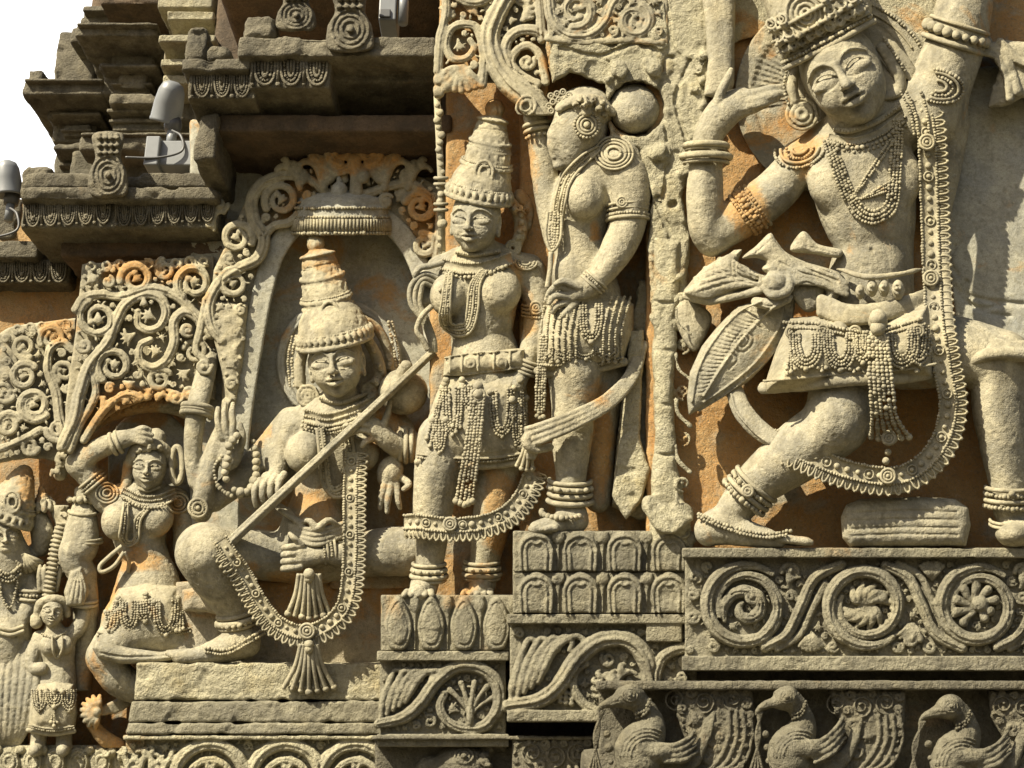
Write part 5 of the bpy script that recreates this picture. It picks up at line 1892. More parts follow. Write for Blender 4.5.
def build_player():
    t = thing("musician_statue", "seated four armed god holding a long stick lute diagonally across the chest", "statue", base_at(S_V, 300, 660, 26), "carved gods and attendants on the temple wall")
    sd = Sdf(160, 310, 442, 668, -4, 112, 1.05)
    L = sd.limb
    P, M = face(sd, (336, 363, 60), 33, roll=-8, yaw=-10, pitch=3, ears=True)
    L([(342, 392, 46, 15), (340, 408, 42, 16)], 4)
    L([(336, 425, 36, 36), (330, 460, 36, 34), (320, 500, 36, 28), (314, 530, 38, 34), (306, 552, 32, 32)], 8, zs=.75)
    L([(292, 424, 34, 15), (338, 414, 38, 20), (382, 410, 32, 15)], 8)
    sd.ell((303, 452, 56), (18, 21, 17), 8, 5)
    sd.ell((362, 452, 50), (18, 20, 14), 0, 6)
    # right arms of the picture: one over the stick, one hanging
    L([(384, 412, 30, 14), (400, 428, 36, 13), (408, 444, 48, 12)], 4)
    L([(412, 446, 50, 13), (398, 446, 60, 11.5), (386, 438, 66, 11), (374, 428, 70, 10)], 4)
    for pts in ([(378, 434, 72, 4), (362, 430, 76, 3.5), (350, 434, 75, 3), (345, 440, 72, 2.4)], [(378, 428, 74, 4), (360, 423, 78, 3.5), (348, 424, 76, 3), (343, 429, 72, 2.4)],
                [(376, 422, 74, 4), (360, 416, 76, 3.5), (349, 417, 74, 3), (344, 421, 71, 2.4)], [(384, 424, 72, 4), (388, 412, 72, 3.4), (390, 402, 70, 2.6)], [(376, 438, 70, 3.6), (366, 441, 74, 3.2), (362, 446, 73, 2.4)]):
        L(pts, 1, 1.8)
    L([(392, 440, 30, 12), (396, 455, 38, 11)], 4)
    sd.ell((390, 472, 54), (13, 17, 11), 20, 4)
    for pts in ([(386, 480, 58, 4), (382, 494, 62, 3.4), (380, 508, 60, 2.8)], [(391, 484, 59, 4), (388, 500, 63, 3.4), (387, 512, 61, 2.6)], [(396, 484, 58, 4), (398, 500, 60, 3.4), (400, 508, 58, 2.6)], [(402, 478, 56, 4), (409, 484, 60, 3.4), (404, 489, 63, 2.8)]):
        L(pts, 1, 1.8)
    # left hand clasping the stick
    L([(298, 424, 32, 14), (280, 448, 36, 13), (276, 470, 44, 11)], 4)
    sd.ell((270, 482, 56), (14, 11, 10), -20, 4)
    for i, (x, y) in enumerate(((256, 482), (264, 480), (272, 478), (280, 476))):
        L([(x + 4, y - 2, 62, 3.6), (x - 1, y + 6, 69, 3.3), (x - 2, y + 16, 70, 3.0), (x, y + 24 - i, 66, 2.6)], .9, 1.8)
    # shin and foot of the folded right leg, toes pointing left
    L([(404, 556, 52, 20), (360, 556, 56, 15), (330, 554, 60, 11), (312, 556, 63, 10)], 4)
    sd.ell((300, 556, 64), (14, 13, 10), 0, 4)
    for i, y in enumerate((546, 553, 560, 567)):
        L([(300, y, 70, 3.6), (289, y + 1, 72, 3.4), (283, y + 2, 68, 3.2), (288, y + 3, 64, 2.6)], .9, 1.8)
    L([(302, 545, 70, 3.4), (294, 538, 74, 3), (290, 534, 73, 2.4)], .9, 1.8)
    # knee and shin, foot pointing left
    L([(300, 558, 18, 26), (250, 555, 40, 25), (206, 552, 64, 28)], 8)
    L([(204, 553, 66, 29), (214, 572, 58, 27), (228, 596, 48, 21), (238, 618, 42, 16), (240, 632, 42, 16)], 7)
    L([(242, 642, 44, 19), (224, 649, 52, 14), (200, 655, 58, 9), (178, 658, 60, 6)], 6, zs=.9)
    for i in range(4):
        L([(190, 656 - i * 1.2, 62 - i * 5, 4), (174 - i * 2, 656 - i, 62 - i * 5, 3.2)], 1, 2)
    # folded right leg
    L([(310, 560, 18, 26), (350, 556, 34, 23), (388, 551, 50, 24), (412, 549, 50, 23)], 7)
    # raised arms at the left
    L([(290, 420, 26, 13), (250, 470, 28, 14), (214, 500, 34, 12)], 5)
    L([(201, 512, 40, 11), (205, 490, 44, 11), (211, 460, 46, 9.5), (218, 440, 48, 8.5), (224, 428, 50, 9)], 4)
    sd.ell((231, 450, 52), (13, 22, 8), 10, 4)
    for i, (dx, dy) in enumerate(((217, 408), (224, 404), (232, 404))):
        L([(222 + i * 5, 438, 56, 3.8), (dx + 1, 424, 58, 3.6), (dx, dy + 8, 58, 3), (dx + 1, dy, 56, 2.4)], .9, 1.8)
    L([(240, 450, 56, 4), (243, 436, 62, 3.6), (240, 424, 63, 2.8)], .9, 1.8)
    L([(195, 482, 40, 7), (193, 460, 42, 8.5), (194, 430, 44, 10), (198, 405, 42, 11), (203, 384, 30, 10.5), (208, 364, 12, 10), (212, 350, 0, 9)], 4)
    sdf_obj("body", sd, S_V, M_FIG, t, .3, .1, .4)
    cone_crown(t, S_V, [(335, 343, 50, 36.5), (334, 334, 50, 36), (331, 323, 48, 27.5), (327, 302, 46, 23.5), (323, 280, 42, 20), (320, 266, 41, 17.5)], 11, .9, 5, 9, ribs=7, band=2.3, tiers=6)
    # halo
    h = Sdf(268, 290, 410, 440, -3, 30, 1.2)
    h.apply(lambda x, y, z: np.maximum(np.sqrt((x - 339) ** 2 + (y - 362) ** 2) - 63, np.abs(z - 4) - 5), [270, 295, -2], [405, 430, 12])
    for R in (56, 60):
        p = arc(339, 362, R, R, 0, 360, 90); h.tube(np.column_stack([p, np.full(len(p), 10), np.full(len(p), 2.2)]), .5)
    for a in np.arange(0, 360, 9):
        ca, sa = math.cos(math.radians(a)), math.sin(math.radians(a))
        h.tube(np.array([(339 + 44 * ca, 362 + 44 * sa, 8.5, 1.2), (339 + 54 * ca, 362 + 54 * sa, 8.5, 1.2)]), .5)
    sdf_obj("halo", h, S_V, M_GREY, t, .3)
    e = Sdf(285, 310, 400, 425, 0, 85, 1.05)
    for sx, pts in ((1, [(368, 340, 46, 5), (376, 356, 42, 6), (380, 374, 40, 6), (372, 388, 42, 5)]), (-1, [(305, 346, 46, 5), (300, 364, 42, 6), (300, 384, 40, 6)])):
        e.limb(pts, 1.5)
    e.limb([(364, 320, 40, 5), (378, 330, 34, 5), (388, 350, 28, 5), (392, 372, 26, 5)], 1.5)
    for cx, cy in ((308, 396), (372, 392)):
        for R in (10, 6, 2.5):
            p = arc(cx, cy, R, R, 0, 360, 18); e.tube(np.column_stack([p, np.full(len(p), 46), np.full(len(p), 2.0)]), .5)
    fill_curls(e, [(360, 320), (392, 330), (396, 390), (366, 384)], 16, 3, 4.5, 1.2, .8, 6, clear=10)
    sdf_obj("ear_ornament", e, S_V, M_ORN, t, .4, .25, .6, split=True)
    mb = MB(S_V)
    for pts in ([(388, 322, 34), (394, 350, 30), (396, 372, 28)], [(296, 336, 40), (292, 360, 34), (294, 386, 34)]):
        mb.beads(catmull(pts, 1), 1.7, 1.75); mb.beads(catmull(np.array(pts) + [4 if pts[0][0] > 340 else -4, 0, -2], 1), 1.4, 1.75)
    mb.obj("hair_bead_string", M_ORN, t)
    mb = MB(S_V)
    p = sd.drape([(320, 398), (340, 403), (366, 394)], 1.4); mb.rope(p, 2.4, 8); mb.beads(p, 1.2, 2, 2.2)
    p = sd.drape([(304, 416), (328, 420), (356, 412), (376, 402)], 1.4, smooth=9); mb.strap(p, 6, 2, .6)
    for o in (-6, 0, 6):
        mb.beads(offset(p, o), 1.4, 1.75, .8)
    p = sd.drape([(302, 426), (328, 430), (358, 422)], 1.0, smooth=9); b = resample(p, 3.8); mb.balls(b, 1.7); mb.balls(b + [1, 3.2, -.3], 1.3)
    mb.obj("collar_necklace", M_ORN, t)
    mb = MB(S_V)
    for i in range(4):
        g = i * 3.4
        pz = 66
        p = catmull([(317 + g * .6, 428, 66), (320 + g * .7, 460, 68), (322 + g * .8, 482, pz), (332 + g * .2, 496 - g * .8, pz), (344 - g * .3, 495 - g, pz), (353 - g * .8, 480, pz), (354 - g, 455, pz), (352 - g, 436, 64)], 1.2)
        mb.beads(p, 1.6, 1.75) if i in (1, 3) else mb.rope(p, 1.9, 7)
    mb.obj("long_necklace", M_ORN, t)
    mb = MB(S_V)
    for i, (o, w) in enumerate(((-5.5, 14), (0, 16), (5.5, 15))):
        mb.rope(ring((406 + o, 446 - o * .1), 0, w, 54, a0=-60, a1=240, n=34), 2.6, 9)
    mb.obj("bangle", M_ORN, t)
    mb = MB(S_V)
    bangle(mb, (197, 411), 100, 14.5, 43, 2, 7, 3.0, sag=-3)
    bangle(mb, (197, 411), 100, 15.5, 43, 1, 7, 1.6, sag=-3)
    mb.obj("bangle", M_ORN, t)
    mb = MB(S_V)
    bangle(mb, (330, 551), 172, 13, 58, 4, 3.8, 1.5, beaded='mix')  # anklet of the folded leg
    mb.obj("bracelet", M_ORN, t)
    mb = MB(S_V)
    mb.disc(198, 508, 54, [9, 5.5], 1.7); mb.beads(np.column_stack([arc(198, 508, 7.3, 7.3, 0, 360, 20), np.full(20, 54)]), 1.2)
    mb.obj("armlet", M_ORN, t)
    # waist cord and loin cloth
    k = Sdf(262, 500, 400, 610, 20, 100, 1.1)
    for i in range(4):
        k.limb([(290, 524 + i * 4, 62, 2.4), (316, 530 + i * 5, 70, 2.4), (348, 522 + i * 4, 60, 2.4)], 1)
    k.limb([(316, 528, 70, 4), (308, 520, 70, 3), (300, 524, 66, 2.4)], 1); k.limb([(318, 528, 70, 4), (328, 520, 70, 3), (336, 524, 66, 2.4)], 1)
    for i in range(7):
        k.limb([(270 + i * 3, 500 + i * 1.5, 60, 2), (282 + i * 3, 512 + i * 2, 66, 2.2), (300 + i * 2, 520 + i * 2.4, 66, 2)], .8)
    sdf_obj("waist_cloth", k, S_V, M_FIG, t, .3)
    mb = MB(S_V)
    for top, bot, s0, s1, n in (((309, 574), (309, 618), 10, 21, 7), ((309, 644), (309, 692), 8, 25, 7)):
        tassel(mb, top, bot, n, s0, s1, 84, 72, 2.5, 5, bell=False); tassel(mb, top, (bot[0], bot[1] - 4), n - 1, s0, s1 - 3, 80, 70, 2.2, 4, bell=False)
    mb.obj("tassel", M_ORN, t)
    mb = MB(S_V)
    g = catmull([(221, 540, 92), (232, 556, 92), (246, 575, 86), (262, 604, 82), (280, 624, 82), (306, 632, 84), (332, 620, 84), (345, 600, 84), (349, 570, 82), (350, 530, 80), (350, 490, 74), (352, 452, 68)], 2)
    garland(mb, g, 6.5, 1, 9, 6.2, 1.4)
    mb.disc(307, 631, 88, [7, 4], 1.6)
    mb.obj("garland", M_ORN, t)
    mb = MB(S_V)
    for o, r, w in ((-7, 2.0, 17), (-2, 2.6, 18), (4, 3.2, 20), (9, 2, 19)):
        mb.rope(ring((236 + o * .25, 616 + o), 78, w, 42, sag=4), r, 8)
    mb.balls(ring((237, 621), 78, 21, 42, sag=5)[3:-3:2], 2.3)
    p = sd.drape([(206, 648), (226, 650), (246, 640), (262, 630)], 1.5, smooth=7)
    mb.beads(p, 1.8, 1.7); mb.beads(offset(p, 4), 1.5, 1.7)
    mb.obj("anklet", M_ORN, t)
    f = Sdf(170, 585, 262, 660, 6, 74, 1.2)
    f.poly([(182, 590), (200, 586), (222, 600), (224, 616), (206, 612), (184, 611)], 20, 40, 3, dome=6)
    f.poly([(190, 610), (214, 612), (232, 622), (240, 660), (196, 656)], 8, 24, 3)
    sdf_obj("hanging_cloth", f, S_V, M_BACK, t, .6, .1, .6)
    return t


build_player()
slab_poly("course", S_V, [(176, 582), (440, 578), (440, 600), (446, 668), (176, 668)], -10, 22, M_BACK, pl0, h=2, rough=1.2, rs=.06, rnd=2)
slab_poly("course", S_V, [(330, 574), (440, 574), (440, 588), (330, 589)], -10, 30, M_BACK, pl0, h=2, rough=1.2, rs=.06, rnd=2)
# the lute and the rosary are held, so they stand for themselves
lt = thing("stick_lute", "long straight stick lute with a round gourd, held across the seated god", "lute", base_at(S_V, 213, 557, 78))
sl = Sdf(195, 335, 450, 575, 50, 105, 1.05)
u = np.array([432 - 213, 352 - 557.0]); u /= np.linalg.norm(u); nrm = np.array([-u[1], u[0]])
a_, b_ = np.array([213, 557.0]), np.array([433, 351.0])
sl.poly([a_ + nrm * 4.4, b_ + nrm * 3.2, b_ - nrm * 3.2, a_ - nrm * 4.4], 72, 84, 1.0)
sl.tube(np.array([[*(a_ + nrm * 1), 84, 1.5], [*(b_ + nrm * .8), 84, 1.2]]), .4)
sl.tube(np.array([[*(a_ + nrm * 5), 81, 1.5], [*(b_ + nrm * 3.8), 81, 1.3]]), .6)
sl.box((216, 553, 80), (4, 9, 8), 1, -43, .5)
sdf_obj("stick", sl, S_V, M_FIG, lt, .15, .1)
gd = Sdf(372, 360, 438, 425, 20, 90, 1.1)
gd.ell((403, 392, 52), (25, 23, 22), 0, 1)
gd.limb([(402, 376, 62, 8), (406, 366, 70, 6)], 3)
sdf_obj("gourd", gd, S_V, M_FIG, lt, .3, .1)
mb = MB(S_V)
rp = catmull([(243, 432, 66), (231, 442, 66), (227, 462, 66), (226, 478, 66), (234, 490, 66), (246, 492, 66), (254, 482, 62), (256, 462, 58), (253, 442, 56)], 1)
mb.beads(rp, 4.0, 1.7)
mb.beads(catmull([(222, 456, 56), (214, 468, 54), (218, 486, 56), (232, 496, 60), (250, 496, 60)], 1), 2.2, 1.7)
tag(mb.obj("rosary", M_ORN), "short rosary of large round beads over the raised hand", "rosary")
# ------------------------------------------------------------------ lady with a hand on her head
S_L = Sec(3.56)
STAINS += [(140, 400, 50, 16, .95), (115, 480, 22, 30, .85), (110, 600, 16, 40, .8), (140, 565, 40, 18, .5), (90, 680, 22, 40, .9), (25, 480, 30, 24, .7), (172, 510, 20, 40, .6), (120, 740, 40, 24, .95), (140, 610, 30, 20, .4)]


def build_left_lady():
    t = thing("lady_statue", "lady with one arm bent over her head and a ring shaped earring", "statue", base_at(S_L, 130, 700, 24), "carved gods and attendants on the temple wall")
    sd = Sdf(55, 418, 206, 712, -4, 84, 1.0)
    L = sd.limb
    face(sd, (149, 468, 50), 21.5, roll=4, yaw=-8, pitch=2, ears=False)
    L([(149, 484, 40, 10), (146, 496, 38, 12)], 4)
    L([(138, 515, 32, 32), (140, 540, 32, 26), (146, 560, 32, 24), (148, 585, 32, 32), (146, 612, 32, 38)], 8, zs=.75)
    L([(108, 500, 32, 14), (142, 496, 34, 15), (176, 500, 28, 13)], 8)
    sd.ell((116, 522, 50), (15, 18, 15), 0, 5)
    sd.ell((157, 517, 49), (17, 19, 15), 0, 5)
    L([(104, 498, 34, 13), (92, 480, 38, 13), (80, 465, 40, 13)], 4)
    L([(78, 464, 42, 12.5), (92, 452, 48, 11.5), (110, 444, 54, 10), (120, 440, 56, 9)], 4)
    L([(120, 440, 57, 9), (134, 436, 60, 8)], 3, zs=.8)
    for i, (x, y) in enumerate(((150, 428), (152, 433), (151, 438), (147, 442))):
        L([(134, 432 + i * 2.6, 62, 3.6), (143, y, 66, 3.2), (x, y + 2, 64, 2.6)], .8, 1.6)
    L([(178, 502, 28, 12), (184, 525, 30, 12), (184, 548, 32, 11)], 4)
    # folded legs
    L([(146, 620, 34, 34), (120, 640, 46, 24), (104, 656, 50, 18)], 6)
    L([(150, 625, 34, 34), (176, 638, 40, 22)], 6)
    L([(104, 660, 48, 17), (118, 678, 46, 18), (138, 690, 42, 15)], 5)
    sdf_obj("body", sd, S_L, M_FIG, t, .3, .1, .4)
    c = Sdf(118, 420, 190, 500, 10, 84, 1.0)
    c.limb([(130, 462, 46, 6), (136, 449, 52, 6), (150, 445, 56, 6), (164, 449, 50, 6), (172, 464, 42, 6)], 2)
    c.limb([(150, 445, 50, 10), (156, 438, 44, 10)], 3)
    c.limb([(128, 464, 44, 5), (127, 480, 42, 6), (124, 492, 42, 5)], 2)
    fill_curls(c, [(130, 455), (150, 440), (172, 452), (168, 462), (150, 452), (134, 464)], 12, 2.6, 4, 1.1, .8, 4, clear=8)
    sdf_obj("hair", c, S_L, M_ORN, t, .4, .25, .5)
    mb = MB(S_L)
    mb.rope(np.column_stack([arc(177, 465, 5.5, 18, 0, 360, 40)[:-1], np.full(39, 50)]), 3.2, 8, closed=True)
    mb.obj("earring", M_ORN, t)
    mb = MB(S_L)
    p = sd.drape([(138, 488), (148, 491), (160, 487)], 1.2); mb.rope(p, 1.8, 7)
    p = sd.drape([(122, 492), (140, 500), (158, 500), (176, 493)], 1.2, smooth=7); mb.strap(p, 4.5, 2, .6)
    for o in (-4.5, 0, 4.5):
        mb.beads(offset(p, o), 1.2, 1.7, .8)
    p = sd.drape([(124, 499), (141, 507), (158, 507), (176, 499)], 1, smooth=7); mb.balls(resample(p, 3.4), 1.6)
    mb.obj("collar_necklace", M_ORN, t)
    mb = MB(S_L)
    for i in range(3):
        g = i * 3
        p = sd.drape([(124 + g * .6, 503), (121 + g, 525), (120 + g, 538), (128 + g * .3, 546 - g * .8), (138 - g * .6, 540 - g * .4), (141 - g, 520), (150 - g * .5, 508)], 1.2, smooth=7)
        mb.beads(p, 1.3, 1.75) if i == 1 else mb.rope(p, 1.5, 7)
    mb.rope(catmull([(122, 546, 58), (110, 556, 56), (100, 566, 54), (102, 572, 54), (114, 566, 56), (124, 552, 58)], 1.5), 2.2, 7)
    mb.rope(catmull([(124, 552, 58), (129, 562, 54), (128, 572, 50)], 1.5), 2.2, 7)
    mb.obj("long_necklace", M_ORN, t)
    mb = MB(S_L)
    for cx, cy in ((107, 493), (178, 503)):
        for R in (11, 7.5, 4):
            mb.rope(sd.drape(arc(cx, cy, R, R * .9, 0, 360, 20), .5, lo=40), 1.3, 6)
    mb.obj("shoulder_ornament", M_ORN, t)
    mb = MB(S_L)
    bangle(mb, (116, 443), -20, 10.5, 55, 2, 6, 2.2, sag=-2); mb.obj("bangle", M_ORN, t)
    mb = MB(S_L)
    bangle(mb, (93, 482), 50, 14, 38, 3, 4, 1.6, beaded='mix'); mb.obj("armlet", M_ORN, t)
    hem_kilt(t, S_L, [(118, 588), (146, 580), (178, 586), (188, 610), (190, 638), (150, 645), (98, 641), (102, 614)], 20, 46, 24,
             [((120, 600), (138, 602), 28), ((138, 602), (152, 600), 20), ((154, 602), (178, 598), 34), ((106, 612), (118, 610), 20)],
             [((118, 598), (110, 632), 4, 2, 5), ((146, 594), (144, 646), 4, 2, 4), ((180, 596), (178, 632), 4, 2, 5)],
             [(98, 640), (124, 644), (150, 644), (190, 636)], sd, br=1.35, sr=2.8)
    s = Sdf(84, 632, 206, 672, 20, 90, 1.05)
    s.poly([(92, 648), (96, 640), (130, 648), (160, 652), (190, 648), (196, 656), (160, 663), (120, 664), (98, 658)], 44, 74, 3, dome=6)
    s.groove([(94, 652), (130, 657), (190, 654)], 1.2, 1.0)
    sdf_obj("sash", s, S_L, M_FIG, t, .3)
    return t


build_left_lady()

# ------------------------------------------------------------------ far-left figures
S_LL = Sec(3.66)


def build_edge_god():
    t = thing("god_statue", "crowned god cut off by the left edge, a fluted sleeve on the bent arm", "statue", base_at(S_LL, 10, 740, 24), "carved gods and attendants on the temple wall")
    sd = Sdf(-60, 470, 60, 768, -4, 80, 1.1)
    L = sd.limb
    face(sd, (2, 536, 46), 22, roll=0, yaw=10, pitch=2)
    L([(0, 560, 36, 32), (0, 600, 34, 28), (0, 640, 34, 32)], 8, zs=.75)
    L([(-20, 566, 32, 14), (6, 562, 34, 16), (24, 566, 34, 13)], 6)
    L([(26, 566, 36, 13), (30, 590, 38, 12), (28, 604, 42, 11), (18, 624, 48, 9), (4, 644, 50, 8)], 4)
    L([(2, 640, 36, 30), (8, 690, 34, 22), (10, 740, 30, 18)], 6)
    L([(38, 520, 30, 11), (42, 532, 32, 12), (40, 548, 32, 9)], 4)
    sdf_obj("body", sd, S_LL, M_FIG, t, .3, .1, .4)
    cone_crown(t, S_LL, [(6, 520, 40, 25), (12, 505, 40, 22), (20, 484, 38, 14), (24, 474, 37, 9)], 7, 1.1, 9, None, ribs=5, band=2)
    cone_crown(t, S_LL, [(44, 508, 34, 9), (43, 499, 34, 6), (42, 494, 34, 4)], 4, 1.0, 8, 3, ribs=3, band=1.2, name="hand_ornament")
    mb = MB(S_LL)
    for i in range(9):
        a = math.radians(20 + i * 17)
        mb.rope(np.array([(24, 554, 52), (24 + 10 * math.cos(a), 556 + 8 * math.sin(a), 55), (25 + 18 * math.cos(a), 558 + 14 * math.sin(a), 50)]), 2.6, 7, scale=[.5, 1, 1.2])
    mb.obj("shoulder_ornament", M_ORN, t)
    mb = MB(S_LL)
    for o in (0, 4, 8):
        mb.beads(sd.drape([(-6, 566 + o), (8, 574 + o), (20, 566 + o)], 1.2, smooth=7), 1.6, 1.75)
    mb.beads(sd.drape([(-2, 572), (2, 596), (10, 608), (16, 590), (18, 570)], 1.4, smooth=7), 1.5, 1.75)
    mb.obj("necklace", M_ORN, t)
    mb = MB(S_LL)
    for o in (0, 5):
        mb.rope(sd.drape([(-6, 626 + o), (10, 630 + o), (24, 626 + o)], 1.0, smooth=9), 2.2, 7)
    mb.obj("belt", M_ORN, t)
    mb = MB(S_LL); bangle(mb, (29, 594), 95, 14, 40, 3, 4.5, 1.9, sag=2, beaded='mix'); mb.obj("armlet", M_ORN, t)
    mb = MB(S_LL); bangle(mb, (6, 642), 125, 10, 50, 2, 5, 1.8); mb.obj("bangle", M_ORN, t)
    s = Sdf(-30, 630, 56, 768, 0, 80, 1.2)
    for i in range(8):
        s.limb([(40 - i * 7, 640 + i * 2, 54, 3.8), (36 - i * 7, 684, 62, 4.6), (28 - i * 6, 722 + i * 3, 58, 4.4), (14 - i * 5, 750, 50, 3.4)], 1.2)
    sdf_obj("draped_cloth", s, S_LL, M_FIG, t, .4)
    return t


build_edge_god()


def build_attendant():
    t = thing("attendant_statue", "small round faced attendant lady standing near the left edge", "statue", base_at(S_LL, 52, 750, 40), "carved gods and attendants on the temple wall")
    sd = Sdf(16, 590, 100, 760, 10, 100, .9)
    L = sd.limb
    face(sd, (52, 612, 66), 14, roll=8, yaw=4, pitch=2, ears=True)
    L([(53, 624, 58, 8), (54, 632, 56, 9)], 3)
    L([(56, 645, 54, 20), (58, 662, 54, 17), (56, 684, 54, 21)], 6, zs=.8)
    sd.ell((49, 646, 68), (9, 10, 9), 0, 3); sd.ell((64, 645, 68), (9, 10, 9), 0, 3)
    L([(40, 638, 56, 8), (32, 655, 58, 8), (32, 668, 60, 7), (42, 668, 68, 6)], 3)
    L([(68, 638, 56, 8), (78, 628, 58, 8), (84, 614, 58, 7), (84, 596, 56, 6)], 3)
    L([(44, 700, 54, 12), (40, 726, 54, 9), (38, 746, 56, 8)], 4); L([(62, 700, 54, 12), (64, 726, 54, 9), (64, 746, 56, 8)], 4)
    L([(38, 748, 58, 8), (34, 751, 70, 6)], 3); L([(64, 748, 58, 8), (62, 751, 70, 6)], 3)
    sdf_obj("body", sd, S_LL, M_FIG, t, .25, .12, .3)
    c = Sdf(30, 590, 80, 632, 40, 96, .9)
    c.limb([(37, 616, 62, 4), (40, 604, 66, 4.5), (52, 599, 70, 4.5), (64, 602, 66, 4.5), (67, 614, 62, 4)], 1.5)
    c.ell((36, 621, 62), (7, 8, 6), 0, 1)
    sdf_obj("hair", c, S_LL, M_ORN, t, .3, .25, .4)
    mb = MB(S_LL)
    p = sd.drape([(42, 634), (54, 638), (66, 632)], 1); mb.beads(p, 1.3, 1.7)
    mb.rope(sd.drape([(52, 636), (53, 650), (57, 658), (62, 650), (62, 636)], 1.4), 1.3, 6)
    mb.obj("necklace", M_ORN, t)
    hem_kilt(t, S_LL, [(38, 684), (56, 680), (74, 684), (78, 712), (74, 732), (52, 735), (28, 731), (30, 704)], 44, 66, 14,
             [((32, 690), (46, 690), 20), ((46, 692), (62, 692), 14), ((62, 690), (76, 690), 20)], [((55, 690), (54, 726), 3, 1.5, 3)], [(28, 730), (52, 734), (74, 731)], sd, res=.95, hr=2.6, br=1.1, sr=2.4)
    return t


build_attendant()


def build_mace_arm():
    """thick banded limb with a hanging cloth, between the edge god and the lady"""
    t = thing("carved_club", "thick banded stone club standing left of the lady with the bent arm", "club", base_at(S_LL, 80, 640, 40))
    sd = Sdf(40, 480, 112, 690, 4, 90, 1.05)
    sd.limb([(84, 508, 52, 12), (82, 524, 54, 16), (80, 545, 56, 19), (74, 556, 58, 16), (80, 570, 54, 15)], 3)
    sd.limb([(84, 575, 52, 13), (86, 610, 48, 13), (84, 640, 44, 12), (80, 690, 40, 12)], 4)
    sd.limb([(80, 492, 50, 6), (84, 502, 52, 9)], 2)
    sd.poly([(70, 572, ), (82, 566), (88, 590), (84, 606), (66, 606), (64, 592)], 58, 70, 2, dome=5)
    for i in range(4):
        sd.groove([(78, 570), (72 + i * 4, 586), (68 + i * 5, 604)], 1, .9)
    sdf_obj("shaft", sd, S_LL, M_FIG, t, .4, .1, .5)
    mb = MB(S_LL)
    for y, w in ((512, 14), (538, 18.5), (541, 18.8), (600, 14), (604, 14)):
        mb.rope(ring((83, y), 92, w, 54, sag=3), 1.8, 7)
    p = ring((83, 500), 92, 13, 52); mb.balls(p[2:-2:3], 3.4)
    mb.obj("band", M_ORN, t)
    r = MB(S_LL)
    r.rope(catmull([(62, 524, 50), (56, 545, 54), (52, 570, 56), (48, 596, 56)], 1.5), 4.5, 8)
    for q in catmull([(62, 524, 50), (56, 545, 54), (52, 570, 56), (48, 596, 56)], 4.6):
        r.rope(ring(q[:2], 100, 5, q[2], n=12), 1.5, 6)
    r.obj("twisted_cord", M_ORN, t)
    u = Sdf(28, 505, 76, 600, 10, 80, 1.1)
    u.limb([(60, 510, 34, 10), (64, 525, 34, 9), (58, 545, 32, 8), (60, 570, 30, 8)], 3)
    for i in range(5):
        u.limb([(40 + i * 4, 590, 52, 3), (39 + i * 5, 575 - (i % 2) * 4, 56, 2.6), (40 + i * 5, 566, 54, 1.8)], .8)
    fill_curls(u, [(54, 505), (72, 505), (66, 560), (54, 560)], 10, 3, 4.5, 1.2, .6, 12, clear=8)
    sdf_obj("leaf_finial", u, S_LL, M_ORN, t, .4)
    return t


build_mace_arm()


def build_lotus():
    t = thing("carved_lotus", "bent lotus flower on a thin bundle of stalks below the seated lady", "flower", base_at(S_L, 96, 720, 20))
    sd = Sdf(66, 680, 140, 748, 2, 70, .95)
    for i in range(5):
        sd.limb([(134, 684 + i * 4, 24, 2), (118, 700 + i * 2.6, 34, 2.2), (102, 708 + i * 1.4, 40, 2)], .6, 1.6)
    for i in range(9):
        a = math.radians(100 + i * 22)
        sd.limb([(98, 712, 40, 3), (98 + 9 * math.cos(a), 712 + 9 * math.sin(a), 46, 3.6), (98 + 17 * math.cos(a), 712 + 16 * math.sin(a), 40, 2.2)], .6, 1.6)
    sd.ell((96, 712, 46), (6, 6, 5), 0, .8)
    sd.limb([(92, 724, 30, 6), (104, 738, 30, 8), (118, 746, 26, 8)], 3)
    sdf_obj("flower", sd, S_L, M_ORN, t, .4)


build_lotus()
# ------------------------------------------------------------------ carved bands under the figures
FG = "carved frieze blocks under the figures"


